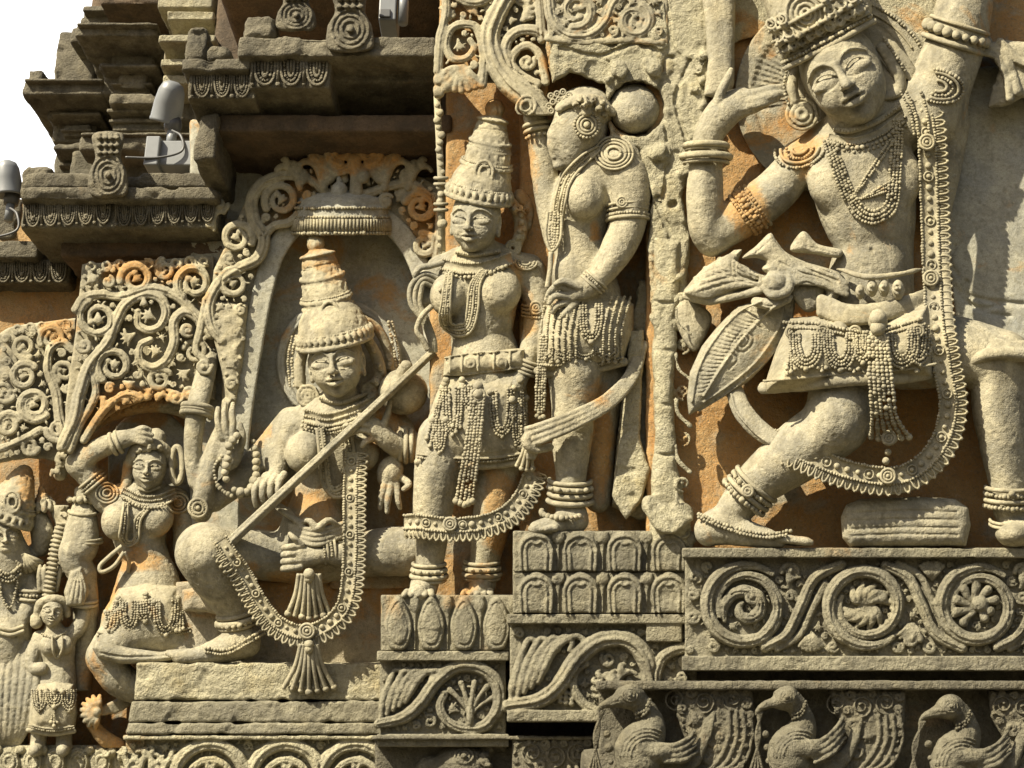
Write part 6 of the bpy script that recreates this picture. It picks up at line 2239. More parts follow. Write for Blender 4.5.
def draw_right(sd, z):
    zc = z + 3.5
    for i, (x, y, R) in enumerate(((745, 606, 44), (866, 606, 43), (978, 606, 42), (1088, 606, 42))):
        sg = 1 if i % 2 == 0 else -1
        vine(sd, spiral(x, y, R - 2, R - 17, sg * -50, -sg * 1.42), 7.0, zc + 2, taper=[.45, 1, 1, .95, .7, .4])
        vine(sd, arc(x, y, R - 12.5, R - 12.5, 90 * sg - 130, 90 * sg + 120, 30), 1.3, zc, groove=False)
        # the running stem: under one ring, over the next
        vine(sd, [(x + 20, y + sg * 41), (x + 42, y + sg * 28), (x + 56, y), (x + 70, y - sg * 28), (x + 96, y - sg * 42)], 5.6, zc + 1)
        vine(sd, [(x + 32, y + sg * 43), (x + 54, y + sg * 30), (x + 67, y + 4 * sg), (x + 80, y - sg * 22)], 3.6, zc)
        for j in range(7):
            t = math.radians(sg * 90 + (j - 3) * 13)
            sd.limb([(x + 66, y + sg * 26, zc - 1, 1.6), (x + 66 + math.cos(t) * 9, y + sg * 26 + math.sin(t) * 9, zc + 2.5, 2.2), (x + 66 + math.cos(t) * 18, y + sg * 26 + math.sin(t) * 18, zc + 1, 2.4)], .5, 1.5)
        for j in range(5):
            t = math.radians(-sg * 90 + (j - 2) * 16)
            b_ = np.array([x + 48 - j * 1.5, y - sg * 18])
            sd.limb([(*b_, zc - 1, 1.6), (*(b_ + np.array([math.cos(t), math.sin(t)]) * 9), zc + 1.5, 2.4), (*(b_ + np.array([math.cos(t + .3), math.sin(t + .3)]) * 17), zc + .5, 1.8)], .5, 1.5)
        curl(sd, x + 46, y - sg * 34, 9, 180 * (sg > 0), 1.3 * sg, 3.0, 0, z=zc + 1)
    # M1 swirling comma leaves
    x, y = 745, 606
    for j in range(5):
        p = spiral(x + 2, y + 2, 26 - j * 3.4, 7, 150 + j * 62, .52)
        vine(sd, p, 5.0, zc + .5, groove=True, taper=[.5, 1.15, 1.0, .5])
    curl(sd, x + 8, y - 8, 9, 0, -1.3, 2.4, 0, z=zc + 3)
    # M2 S-shaped acanthus
    x, y = 866, 606
    for s_ in (1, -1):
        for j in range(5):
            a0 = (0 if s_ > 0 else 180)
            t0 = math.radians(a0 + 30 + j * 30)
            sd.limb([(x + s_ * 3, y - s_ * 2, zc, 2), (x + 13 * math.cos(t0), y + 13 * math.sin(t0), zc + 2.5, 4.2), (x + 23 * math.cos(t0 + .4), y + 22 * math.sin(t0 + .4), zc, 2.6)], .5, 1.6)
        sd.ell((x + s_ * 16, y - s_ * 8, zc + 1), (6, 6, 5), 0, 1)
    for j in range(7):
        t0 = math.radians(-30 + j * 17)
        sd.ell((x + 26 * math.cos(t0), y + 26 * math.sin(t0), zc), (3, 3, 3), 0, .5)
    # M3 lobed flower
    x, y = 976, 606
    for j in range(9):
        t0 = math.radians(120 + j * 36)
        rr = 20 if j < 7 else 15
        sd.limb([(x + 2, y + 2, zc, 2.2), (x + rr * .55 * math.cos(t0), y + rr * .55 * math.sin(t0), zc + 1.5, 3.4), (x + rr * math.cos(t0 + .12), y + rr * math.sin(t0 + .12), zc + 1.5, 5.0)], .4, 1.6)
    sd.ell((x + 4, y - 2, zc + 4), (8, 8, 5), 0, 1)
    fill_curls(sd, [(684, 560), (1060, 560), (1060, 655), (684, 655)], 220, 2.2, 9.5, 1.8, 1.3, 5, clear=2.2, floor=z)


frieze("scroll_frieze", "broad frieze block with three round vine medallions under the dancer", "frieze", S_R, 682, 548, 1062, 671, 62, M_BLOCK, draw_right, 10, 15, 15, 90, 1.2, FG, chip=1.2)


def lotus(sd, x0, x1, y0, y1, z, w, pointed=False):
    n = int(round((x1 - x0) / w)); w = (x1 - x0) / n
    H = y1 - y0
    for i in range(n):
        cx = x0 + (i + .5) * w
        a = w * .40
        if pointed:
            o = catmull([(cx, y0 + 1), (cx + a * .62, y0 + H * .2), (cx + a, y0 + H * .5), (cx + a * .92, y0 + H * .75), (cx + a * .5, y1 - 2), (cx - a * .5, y1 - 2), (cx - a * .92, y0 + H * .75), (cx - a, y0 + H * .5), (cx - a * .62, y0 + H * .2)], 1.5, True)
            sd.poly(o, z - 3, z + 4, 2, dome=3)
            c = np.array([cx, y0 + H * .55])
            q = sd.drape((o - c) * .78 + c, -.3, 1.2, 3, closed=True)
            sd.tube(np.column_stack([q, np.full(len(q), 1.1)]), .4, 's')
        else:
            th = np.radians(np.linspace(180, 360, 17))
            top = np.column_stack([cx + a * np.cos(th), y0 + H * .44 + H * .42 * np.sin(th) * (1 + .06 * np.abs(np.sin(th)) ** 8)])
            o = np.vstack([[(cx - a * .9, y1 - 1)], top, [(cx + a * .9, y1 - 1)]])
            sd.poly(o, z - 3, z + 3, 2, dome=2)
            for f, r_, dz in ((.90, 1.7, .3), (.60, 1.5, .2)):
                p = np.vstack([[(cx - a * f * .92, y1 - 2)], np.column_stack([cx + a * f * np.cos(th), y0 + H * .48 + H * .40 * f * np.sin(th)]), [(cx + a * f * .92, y1 - 2)]])
                if f < .8:
                    p[8:11, 1] += H * .07
                q = sd.drape(p, dz, 1.2, 3)
                sd.tube(np.column_stack([q, np.full(len(q), r_)]), .5)
        for sx in (-1, 1):
            if True:
                dx = cx + sx * w / 2
        dx = cx + w / 2
        sd.poly([(dx - w * .14, y0 + 1), (dx + w * .14, y0 + 1), (dx + 1.2, y0 + H * .45), (dx + .8, y1 - 1), (dx - .8, y1 - 1), (dx - 1.2, y0 + H * .45)], z - 3, z + 2, 1.2)
        sd.ell((dx, y0 + H * .16, z + 1), (w * .15, H * .16, 3), 0, .8)


def petal_block(label, sec, x0, y0, x1, rows, zf, w, pointed=False, mat=M_BLOCK):
    y1 = rows[-1][1]
    sd = Sdf(x0 - 4, y0 - 4, x1 + 4, y1 + 4, zf - 60, zf + 12, 1.1)
    sd.box(((x0 + x1) / 2, (y0 + y1) / 2, zf - 33), ((x1 - x0) / 2, (y1 - y0) / 2, 27), 1.5)
    for a, b in rows:
        lotus(sd, x0 + 1, x1 - 1, a, b, zf - 5, w, pointed)
        sd.groove([(x0 - 2, b), ((x0 + x1) / 2, b), (x1 + 2, b)], 1.4, 2.4, smooth=1)
    return tag(sdf_obj("petal_plinth", sd, sec, mat, None, .5, .1, 1.0), label, "plinth", "lotus petal plinths")


petal_block("plinth with two rows of lotus petals under the lady in profile", S_M, 513, 531, 692, [(531, 572), (572, 614)], 68, 41)
petal_block("plinth with one row of pointed petals under the crowned god", S_C, 381, 595, 514, [(595, 651)], 68, 33, True)


def draw_mid(sd, z):
    zc = z + 4
    vine(sd, [(508, 706), (540, 700), (560, 684), (578, 658), (600, 641), (626, 640), (644, 656), (652, 684), (656, 712)], 9.5, zc, taper=[.7, .9, 1, 1, 1, 1, .9])
    vine(sd, [(600, 712), (584, 704), (574, 688), (576, 672), (586, 664)], 5, zc + 1, taper=[1, 1, .8, .7])
    frond(sd, (618, 704), -100, 46, zc + 1, 4.2, 5, 1)
    frond(sd, (606, 700), -120, 34, zc, 3.4, 4, 1)
    for i in range(5):
        vine(sd, [(510 + i * 7, 702 - i * 5), (514 + i * 9, 680 - i * 6), (520 + i * 10, 660 - i * 4), (528 + i * 12, 640 - i * 1), (536 + i * 12, 642), (534 + i * 12, 650)], 4.2, zc + i * .4, groove=False, taper=[.7, 1.1, 1.1, .9, .8, .7])
    vine(sd, [(658, 700), (656, 676), (664, 656), (684, 648), (700, 652)], 6, zc)
    for i in range(9):
        sd.ell((560 + (i % 3) * 6, 702 - (i // 3) * 5 + (i % 3), zc), (3, 3, 3), 0, .5)
    sd.box((664, 630, z + 4), (18, 12, 7), 2)
    fill_curls(sd, [(512, 626), (690, 626), (690, 708), (512, 708)], 220, 2.2, 9.5, 1.8, 1.3, 9, clear=2.2, floor=z)


frieze("scroll_frieze", "frieze block with one arching vine and curled fronds below the double petal plinth", "frieze", S_M, 507, 614, 700, 722, 66, M_BLOCK, draw_mid, 10, 12, 13, 70, 1.15, FG, chip=1.0)


def draw_c(sd, z):
    zc = z + 4
    vine(sd, [(378, 724), (402, 718), (420, 704), (436, 682), (456, 667), (480, 668), (497, 684), (498, 708), (484, 726), (462, 728), (446, 720), (440, 706), (444, 694)], 7, zc, taper=[.7, 1, 1, 1, 1, .9, .7, .6])
    for i in range(5):
        vine(sd, [(381 + i * 6, 718 - i * 4), (383 + i * 8, 700 - i * 4), (388 + i * 9, 686 - i * 3), (394 + i * 10, 671), (402 + i * 10, 672), (401 + i * 10, 680)], 3.6, zc + i * .4, groove=False, taper=[.7, 1.1, 1.1, .9, .8, .7])
    for j in range(5):
        t = math.radians(-130 + j * 24)
        sd.limb([(470, 716, zc, 1.6), (470 + 16 * math.cos(t), 712 + 16 * math.sin(t), zc + 1, 2.2), (470 + 32 * math.cos(t), 714 + 32 * math.sin(t), zc, 3.2)], .5, 1.6)
    sd.limb([(470, 700, zc + 1, 2), (470, 718, zc + 3, 4), (470, 730, zc + 1, 2)], 1)
    fill_curls(sd, [(380, 662), (502, 662), (502, 732), (380, 732)], 220, 2.2, 9.5, 1.6, 1.3, 11, clear=2.2, floor=z)


frieze("scroll_frieze", "small frieze block with one looping vine below the pointed petal plinth", "frieze", S_C, 377, 651, 509, 747, 66, M_BLOCK, draw_c, 10, 13, 12, 70, 1.1, FG, chip=1.0)

# seat of the musician: three plain courses
pl = thing("seat_plinth", "plain grey plinth of three courses under the seated musician", "plinth", base_at(S_V, 255, 735, 50))
for (x0, y0, x1, y1, zf) in ((134, 663, 392, 701, 66), (129, 701, 392, 723, 70), (126, 723, 392, 735, 73)):
    slab_poly("course", S_V, [(x0 + 3, y0), (x1, y0), (x1, y1 - .6), (x0, y1 - .6)], -30, zf, M_ROUGH if y0 == 663 else M_BLOCK, pl, h=1.8, rough=1.5, rs=.08, chip=2, rnd=2.2)


def draw_v(sd, z):
    zc = z + 4
    for i, x in enumerate((210, 286, 356)):
        vine(sd, arc(x, 782, 36, 38, 175, 355, 24), 7, zc)
        vine(sd, arc(x, 784, 23, 24, 175, 355, 24), 4, zc)
        frond(sd, (x, 786), -95, 34, zc, 3.4, 4, 1)
    for i in range(4):
        frond(sd, (128 + i * 11, 776), -90 + i * 6, 36, zc, 3.2, 3, 1 if i % 2 else -1)
    fill_curls(sd, [(126, 740), (378, 740), (378, 785), (126, 785)], 220, 2.2, 9.5, 1.8, 1.3, 13, clear=2.2, floor=z)


frieze("scroll_frieze", "pale frieze of vine arches at the bottom edge under the musician's plinth", "frieze", S_V, 123, 735, 388, 800, 72, M_ROUGH, draw_v, 5, 12, 12, 80, 1.2, FG, chip=.8)


def draw_ll(sd, z):
    for i in range(7):
        x = -14 + i * 23
        sd.ell((x, 762, z + 2), (12, 15, 6), 0, 1)
        for R in (8.5, 5):
            sd.tube(np.column_stack([sd.drape(arc(x, 762, R, R * 1.25, 0, 360, 20), .3), np.full(len(sd.drape(arc(x, 762, R, R * 1.25, 0, 360, 20), .3)), 1.3)]), .4)
        sd.ell((x + 11.5, 750, z + 4), (5, 5, 5), 0, 1)
    fill_curls(sd, [(96, 720), (124, 728), (124, 760), (96, 750)], 6, 3.5, 6, 1.8, 1, 17, clear=9)


frieze("petal_frieze", "low band of round petals at the bottom left corner", "frieze", S_LL, -60, 744, 128, 800, 66, M_ROUGH, draw_ll, 0, 12, 10, 70, 1.2, FG)


# ------------------------------------------------------------------ lowest band: geese among foliage
S_G = Sec(2.90)


def draw_gback(sd, z):
    pass


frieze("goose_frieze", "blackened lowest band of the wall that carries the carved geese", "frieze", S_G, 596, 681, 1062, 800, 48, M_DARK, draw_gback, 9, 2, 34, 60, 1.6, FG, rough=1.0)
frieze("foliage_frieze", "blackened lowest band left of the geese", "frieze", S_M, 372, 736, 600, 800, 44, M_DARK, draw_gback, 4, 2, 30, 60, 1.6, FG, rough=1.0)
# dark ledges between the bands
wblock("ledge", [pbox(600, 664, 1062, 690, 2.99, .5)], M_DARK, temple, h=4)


def goose(x, y, s, label, dx=0, hx=0, hy=0, wing=0):
    t = thing("carved_goose", label, "goose carving", base_at(S_G, x, y + 60, 30), "geese carved along the lowest band")
    sd = Sdf(x - 52 * s, y - 26 * s, x + 90 * s, y + 84, 2, 84, 1.05)

    bx, by = x, y
    x, y = x + hx, y + hy

    def L(pts, k=3):
        sd.limb([(x + a * s, y + b * s, c, r * s) for a, b, c, r in pts], k)
    sd.ell((x - 2 * s, y - 2 * s, 46), (15 * s, 13 * s, 13 * s), -12, 2)
    L([(-10, 1, 48, 8), (-22, 5, 48, 5.2), (-30, 9, 48, 3.2), (-33, 15, 47, 2)], 2)
    x, y = bx, by
    L([(8 + hx, 4 + hy, 42, 11), (17 + hx * .5, 20 + hy * .5, 38, 12), (15, 36, 40, 17), (4, 52, 42, 23), (6, 66, 42, 24)], 4)
    L([(10, 52, 58, 9), (26, 54 - wing * .3, 56, 10), (44, 50 - wing * .6, 50, 7), (56, 40 - wing, 48, 3)], 3)
    for i in range(4):
        L([(22 + i * 3, 50 + i * 5, 60, 3), (40 + i * 3, 46 - wing * .6 + i * 5, 58, 3), (54 + i, 36 - wing + i * 6, 52, 2.4), (60 + i, 28 - wing * 1.2 + i * 7, 48, 1.8)], 1)
    for i in range(5):
        L([(24 + i * 2, 66 + i * 4, 44, 3.4), (48 + i * 3, 62 + i * 2, 44, 3.6), (66 + i * 2, 46 - i, 42, 3.0), (72 + i * 2, 24 - i * 2, 38, 2.2)], 1)
    for i in range(4):
        sd.tube(sd_path(sd, arc(x + 14 * s, y + 60 * s, (17 + i * 3.6) * s, (17 + i * 3.6) * s, 180, 300, 18), 1.1 * s), .5)
    x, y = bx + hx, by + hy
    for R in (7.5, 4.5):
        sd.tube(sd_path(sd, arc(x - 1 * s, y - 3 * s, R * s, R * .85 * s, 0, 360, 18), .9 * s), .4)
    sd.ell((x - 1 * s, y - 3 * s, 46 + 12.5 * s), (2.6 * s, 2.2 * s, 2.5 * s), 0, .5)
    sd.groove([(x - 12 * s, y + 3 * s), (x - 22 * s, y + 6 * s), (x - 32 * s, y + 12 * s)], .8, .8)
    x, y = bx, by
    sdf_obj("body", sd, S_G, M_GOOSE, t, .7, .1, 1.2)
    mb = MB(S_G)
    x, y = bx + hx, by + hy
    for o in (0, 4):
        p = sd.drape([(x + (19 + o * .2) * s, y + (2 + o) * s), (x + 14 * s, y + (12 + o) * s), (x + 5 * s, y + (16 + o) * s)], 1.2, smooth=5, lo=40)
        mb.beads(p, 1.9 * s, 1.7)
    mb.obj("bead_collar", M_GOOSE, t)
    mb = MB(S_G)
    for i in range(4):
        mb.rope(catmull([(x - 32 * s + i * 1.5, y + 12 * s, 48), (x - (33 + i * 1.2) * s + dx, y + 40 * s, 46), (x - (44 - i * 5) * s + dx, y + 78 * s, 44)], 2), 1.6, 6)
    for i in range(3):
        mb.balls([(x - (24 - 2 * i) * s, y + (36 + i * 14) * s, 44)], 4.0)
    mb.obj("beak_stalk", M_DARK, t)


def sd_path(sd, pts, r):
    q = sd.drape(pts, .2, 1.3, 3)
    return np.column_stack([q, np.full(len(q), r)])


goose(634, 696, 1.0, "goose at the left end of the dark band, its bill bent over a leafy stalk", 0, -3, 2, -6)
goose(786, 700, .95, "goose in the middle of the dark band, between two foliage clumps", 3, 2, 0, 8)
goose(949, 706, .98, "goose at the right of the dark band, under the lobed flower medallion", -3, 3, 3, 2)


def foliage_clump(pts, seed, label, sec=S_G, zf=40, mat=M_DARK):
    P = np.asarray(pts, float)
    sd = Sdf(P[:, 0].min() - 4, P[:, 1].min() - 4, P[:, 0].max() + 4, P[:, 1].max() + 4, 0, zf + 16, 1.1)
    sd.poly(P, 6, zf - 4, 4, dome=3)
    g = random.Random(seed)
    x0, x1 = P[:, 0].min(), P[:, 0].max(); y0, y1 = P[:, 1].min(), P[:, 1].max()
    for i in range(3):
        curl(sd, x0 + (x1 - x0) * (.24 + .27 * i), y0 + 15 + 3 * (i % 2), 11, 90, (-1) ** i * 1.6, 1.3, 1.5)
    for i in range(4):
        a = np.array([(x1 - 6 - i * 7, y0 + 28), (x1 - 4 - i * 8, (y0 + y1) / 2 + 6), (x1 - 22 - i * 8, y1 - 16), (x0 + 4 + i * 4, y1 - 4 + i)])
        q = sd.drape(a, .4, 1.3, 5, lo=zf - 4); sd.tube(np.column_stack([q, np.full(len(q), 2.2)]), .8)
    fill_curls(sd, P, 90, 2.4, 10, 1.8, 1.0, seed, clear=3.2, floor=zf - 3)
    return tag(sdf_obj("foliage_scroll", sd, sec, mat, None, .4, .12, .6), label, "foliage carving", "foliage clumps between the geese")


foliage_clump([(672, 684), (752, 686), (756, 720), (744, 768), (720, 785), (650, 785), (690, 752), (676, 715)], 3, "dark foliage clump between the first and the second goose")
foliage_clump([(828, 688), (906, 690), (905, 725), (890, 785), (815, 785), (850, 740), (834, 712)], 4, "dark foliage clump between the second and the third goose")
foliage_clump([(988, 690), (1060, 690), (1060, 785), (985, 785), (1004, 740), (990, 716)], 5, "dark foliage clump in the bottom right corner")
foliage_clump([(512, 738), (594, 738), (596, 790), (512, 790)], 6, "dark foliage clump left of the first goose", S_M, 42)


def beast():
    t = thing("carved_beast", "head of a carved sea beast below the looping vine, cut by the bottom edge", "beast carving", base_at(S_C, 455, 790, 40))
    sd = Sdf(404, 730, 516, 800, 6, 90, 1.1)
    sd.ell((464, 766, 42), (30, 22, 24), 8, 3)
    sd.limb([(440, 768, 46, 12), (426, 766, 46, 9), (420, 780, 46, 8)], 4)
    for R in (9, 5.5):
        sd.tube(sd_path(sd, arc(464, 756, R, R * .8, 0, 360, 20), 1.3), .5)
    sd.ell((464, 756, 66), (3.4, 3, 3), 0, .5)
    sd.limb([(486, 752, 46, 7), (496, 744, 46, 5), (504, 748, 46, 4)], 2)
    fill_curls(sd, [(480, 750), (506, 744), (510, 790), (484, 790)], 8, 3.5, 6, 1.7, 1, 8, clear=12)
    sd.limb([(418, 740, 30, 6), (414, 760, 30, 7), (418, 790, 30, 7)], 2)
    sdf_obj("head", sd, S_C, M_DARK, t, .4)


beast()
# ------------------------------------------------------------------ pierced vine canopies over the figures
CG = "pierced vine canopies above the niches"


def canopy(label, sec, backs, draw, z0, mat=M_ORN, h=1.15, bounds=None, back_t=6, rough=.4, chip=.8):
    allp = np.vstack([np.asarray(b, float) for b in backs])
    lo, hi = allp.min(0), allp.max(0)
    if bounds:
        lo, hi = np.array(bounds[:2]), np.array(bounds[2:])
    sd = Sdf(lo[0] - 5, lo[1] - 5, hi[0] + 5, hi[1] + 5, z0 - 30, z0 + 34, h)
    for b in backs:
        sd.poly(b, z0 - 18, z0 - 9 + (back_t - 6), 2)
    draw(sd, z0)
    return tag(sdf_obj("vine_canopy", sd, sec, mat, None, rough, .12, chip), label, "canopy", CG)


STAINS += [(145, 272, 70, 18, .95), (205, 300, 16, 22, .7), (55, 330, 22, 12, .8), (190, 330, 14, 20, .4), (360, 158, 60, 26, 1.0), (424, 215, 20, 40, 1.0), (300, 190, 20, 14, .5), (140, 418, 60, 14, .9)]

S_PA = Sec(3.48)


def draw_a(sd, z):
    vine(sd, [(62, 446), (74, 420), (80, 392), (90, 364), (108, 342), (116, 322), (126, 304), (144, 294), (160, 298), (166, 312), (160, 326), (148, 330), (138, 324), (138, 312)], 6.4, z, taper=[1, 1.1, 1.1, 1, 1, .9, .8, .7, .6])
    vine(sd, [(212, 334), (198, 318), (184, 312), (174, 322), (174, 342), (166, 360), (152, 368), (140, 360), (140, 346), (150, 340)], 5.4, z, taper=[1.1, 1, 1, 1, .9, .7])
    vine(sd, [(76, 310), (84, 298), (100, 294), (122, 296), (150, 288), (172, 294), (192, 310), (204, 330)], 5.0, z - 1)
    vine(sd, [(70, 450), (80, 424), (92, 404), (96, 388), (90, 372)], 4.4, z)
    vine(sd, [(84, 440), (98, 418), (112, 402), (128, 394), (140, 398)], 4.4, z)
    coil(sd, 98, 318, 19, z, -120, -1, 4.4)
    coil(sd, 136, 279, 16, z, 170, 1, 4.2)
    coil(sd, 194, 283, 18, z, 130, 1, 4.6)
    coil(sd, 114, 366, 18, z, 130, 1, 4.4)
    coil(sd, 160, 380, 12, z, -30, -1, 3.4)
    coil(sd, 195, 352, 12, z - 2, 200, 1, 3.2)
    coil(sd, 165, 270, 9, z - 2, 200, -1, 2.6)
    for i in range(9):
        coil(sd, 92 + i * 14, 267 - i * .7, 5.5, z - 3, 90 + 40 * i, (-1) ** i, 2.0, 1.2, None)
    bud(sd, 92, 278, 9, z, 60, 4); bud(sd, 128, 384, 8, z, 30); bud(sd, 144, 302, 6, z + 3, 90)
    for i in range(9):
        frond(sd, (102 + i * 11, 404 - i * .8 + (8 - abs(4 - i)) * -1.2 + 8), -70 + i * 3, 13, z, 2.8, 3, 1 if i % 2 else -1)
    for x, y in ((190, 392), (176, 396), (202, 396)):
        curl(sd, x, y, 7.5, 0, 1.3, 2.6, 0, z=z + 2)
    fill_curls(sd, [(80, 268), (210, 262), (210, 392), (150, 392), (104, 408), (78, 436), (74, 330)], 260, 2.4, 6.5 + 5, 1.9, 10.5, 19, clear=8, floor=z - 9)


canopy("wide pierced vine canopy above the lady who holds a hand on her head", S_PA, [[(82, 264), (214, 256), (216, 400), (188, 396), (150, 398), (112, 414), (92, 432), (78, 452), (62, 452), (66, 400), (76, 330)]], draw_a, 30)

S_PB = Sec(3.56)


def draw_b(sd, z):
    vine(sd, [(70, 452), (60, 420), (56, 392), (48, 370), (50, 350), (62, 342), (72, 350)], 5.2, z, taper=[1.2, 1.1, 1, .9, .8])
    vine(sd, [(-10, 452), (8, 446), (26, 438), (40, 430)], 4.4, z)
    coil(sd, 24, 347, 12, z, 60, 1, 3.4); coil(sd, 52, 338, 13, z - 1, 150, 1, 3.6)
    coil(sd, 24, 376, 14, z, -40, -1, 4.0); coil(sd, 64, 372, 11, z, 120, 1, 3.2)
    coil(sd, 34, 405, 16, z, 40, 1, 4.4, 1.7); coil(sd, 8, 424, 12, z, -20, -1, 3.6, 1.6); coil(sd, 4, 392, 11, z, 30, 1, 3.2)
    coil(sd, 58, 430, 12, z + 1, 180, -1, 3.4); coil(sd, 30, 446, 9, z, 20, 1, 3.0)
    for i in range(5):
        coil(sd, 18 + i * 12, 329 - i, 5, z - 3, 60 * i, (-1) ** i, 1.9, 1.2, None)
    fill_curls(sd, [(0, 330), (74, 322), (74, 450), (0, 458)], 260, 2.4, 5.5 + 5, 1.7, 10.5, 23, clear=8, floor=z - 9)


canopy("narrow pierced vine canopy at the left edge above the cut off god", S_PB, [[(12, 326), (76, 318), (78, 440), (66, 462), (30, 458), (-20, 466), (-20, 345)]], draw_b, 26)

S_A = Sec(3.40)


def draw_arch(sd, z):
    vine(sd, [(296, 177), (280, 176), (262, 184), (252, 200), (254, 220), (264, 238), (258, 258), (240, 268), (220, 282), (209, 304), (212, 326), (222, 340)], 6.2, z, taper=[.8, 1, 1.1, 1, 1, 1, 1, .9])
    vine(sd, [(262, 238), (274, 226), (290, 222), (304, 208)], 4.6, z)
    coil(sd, 281, 200, 17, z, 150, 1, 4.2, inner='bud'); coil(sd, 237, 238, 16, z, 20, -1, 4.2); coil(sd, 234, 283, 15, z + 1, -60, -1, 4)
    curl(sd, 220, 205, 8, 0, 1.3, 2.8, 0, z=z - 1)
    frond(sd, (214, 230), -100, 26, z - 2, 3.2, 3, 1); frond(sd, (210, 262), -60, 24, z - 2, 3, 3, -1)
    # hanging foliage down the left of the niche
    sd.poly([(212, 300), (248, 304), (246, 340), (242, 372), (236, 404), (226, 404), (222, 372), (214, 340)], z - 12, z - 2, 4, dome=6)
    fill_curls(sd, [(212, 300), (248, 304), (246, 340), (242, 372), (236, 404), (226, 404), (222, 372), (214, 340)], 60, 2.6, 8.5, 2, 4, 77, clear=9, floor=z - 2)
    vine(sd, [(206, 300), (200, 330), (196, 350), (206, 362)], 4, z)
    curl(sd, 204, 366, 8, 0, 1.4, 2.6, 0, z=z + 4)
    vine(sd, [(228, 404), (222, 430), (212, 460), (206, 490)], 7, z - 4)
    # crest
    vine(sd, [(282, 176), (306, 178), (326, 192), (344, 196)], 4.6, z)
    vine(sd, [(432, 200), (412, 184), (390, 186), (372, 192), (356, 196)], 5, z)
    for sx in (-1, 1):
        coil(sd, 354 + sx * 14, 151, 13, z + 5, 90, -sx, 5.0, 1.2, None)
        vine(sd, [(354 + sx * 4, 168), (354 + sx * 18, 172), (354 + sx * 30, 166), (354 + sx * 40, 156)], 5.4, z + 3)
        frond(sd, (354 + sx * 30, 188), -90 + sx * 6, 44, z + 3, 5.0, 5, sx)
        frond(sd, (354 + sx * 54, 188), -90 + sx * 12, 38, z + 2, 4.4, 5, sx)
        frond(sd, (354 + sx * 14, 184), -90 - sx * 20, 22, z - 1, 3.4, 3, sx)
    sd.limb([(354, 160, z + 6, 7), (356, 178, z + 6, 6), (356, 200, z + 2, 8)], 2)
    sd.ell((364, 176, z + 8), (6, 8, 6), 0, 1)
    coil(sd, 420, 207, 16, z, 200, 1, 4.4); coil(sd, 424, 245, 12, z - 1, -100, 1, 4)
    vine(sd, [(434, 196), (440, 220), (436, 260), (440, 300)], 5, z - 2)
    frond(sd, (398, 200), -60, 24, z - 2, 3.4, 3, 1); frond(sd, (432, 262), 60, 26, z, 3.4, 3, -1)
    fill_curls(sd, [(212, 210), (262, 180), (300, 172), (320, 165), (400, 165), (440, 190), (440, 300), (428, 250), (400, 215), (330, 195), (280, 215), (262, 250), (250, 290), (240, 330), (212, 320)], 260, 2.4, 5.5 + 5, 1.8, 10.5, 29, clear=8, floor=z - 9)


canopy("pierced vine arch with an ochre crest over the seated musician's niche", S_A,
       [[(250, 190), (276, 172), (310, 168), (322, 158), (392, 158), (410, 172), (446, 190), (446, 320), (432, 300), (424, 252), (402, 222), (372, 205), (330, 200), (296, 214), (272, 240), (258, 300), (250, 350), (246, 420), (232, 440), (222, 400), (224, 350), (208, 320), (214, 270), (236, 222)]], draw_arch, 20, bounds=(190, 126, 450, 500))

ar = thing("niche_arch", "plain grey arched band framing the seated musician under a small stone parasol", "arch", base_at(S_V, 240, 440, 20))
ctr = catmull([(236, 470), (241, 420), (250, 360), (262, 295), (276, 250), (302, 220), (339, 206), (374, 213), (400, 233), (418, 262), (429, 300), (436, 350)], 4)
L_, R_ = offset(ctr, 10.5), offset(ctr, -10.5)
slab_poly("band", S_V, np.vstack([L_[:, :2], R_[::-1, :2]]), -2, 30, M_GREY, ar, h=1.4, rough=.5, rs=.08, rnd=2.5)
ps = Sdf(280, 170, 402, 250, 10, 112, 1.1)
for i, (y, w, hh) in enumerate(((226, 49, 9), (212, 48, 5.5), (204, 40, 5))):
    ps.apply(lambda x, yy, z, y=y, w=w, hh=hh: np.maximum(np.sqrt(((x - 341) / w) ** 2 + ((z - 24) / (w * .66)) ** 2) * w - w, np.abs(yy - y - .0028 * (z - 24) ** 2 * 0) - hh), [341 - w, y - hh, 0], [341 + w, y + hh, 26 + w * .66], 2)
ps.ell((341, 204, 24), (44, 14, 29), 0, 4)
ps.ell((339, 190, 40), (8, 9, 8), 0, 1); ps.ell((339, 180, 40), (3, 4, 3), 0, 1)
STAINS_K = STAINS; STAINS = None
par = sdf_obj("parasol", ps, S_V, M_GREY, ar, .5, .1, .6)
mb = MB(S_V)
for y, r in ((208, 1.6), (217, 1.6), (233, 2.0)):
    a = np.radians(np.linspace(4, 176, 90))
    mb.beads(np.column_stack([341 + 49 * np.cos(a), np.full(90, y), 24 + 32.6 * np.sin(a)]), r, 1.8)
for t in np.radians(np.linspace(6, 174, 40)):
    x, z = 341 + 50 * math.cos(t), 24 + 33.2 * math.sin(t)
    mb.rope(np.array([(x, 219, z), (x, 231, z)]), 1.5, 6)
mb.obj("fringe", M_ORN, par)
STAINS = STAINS_K

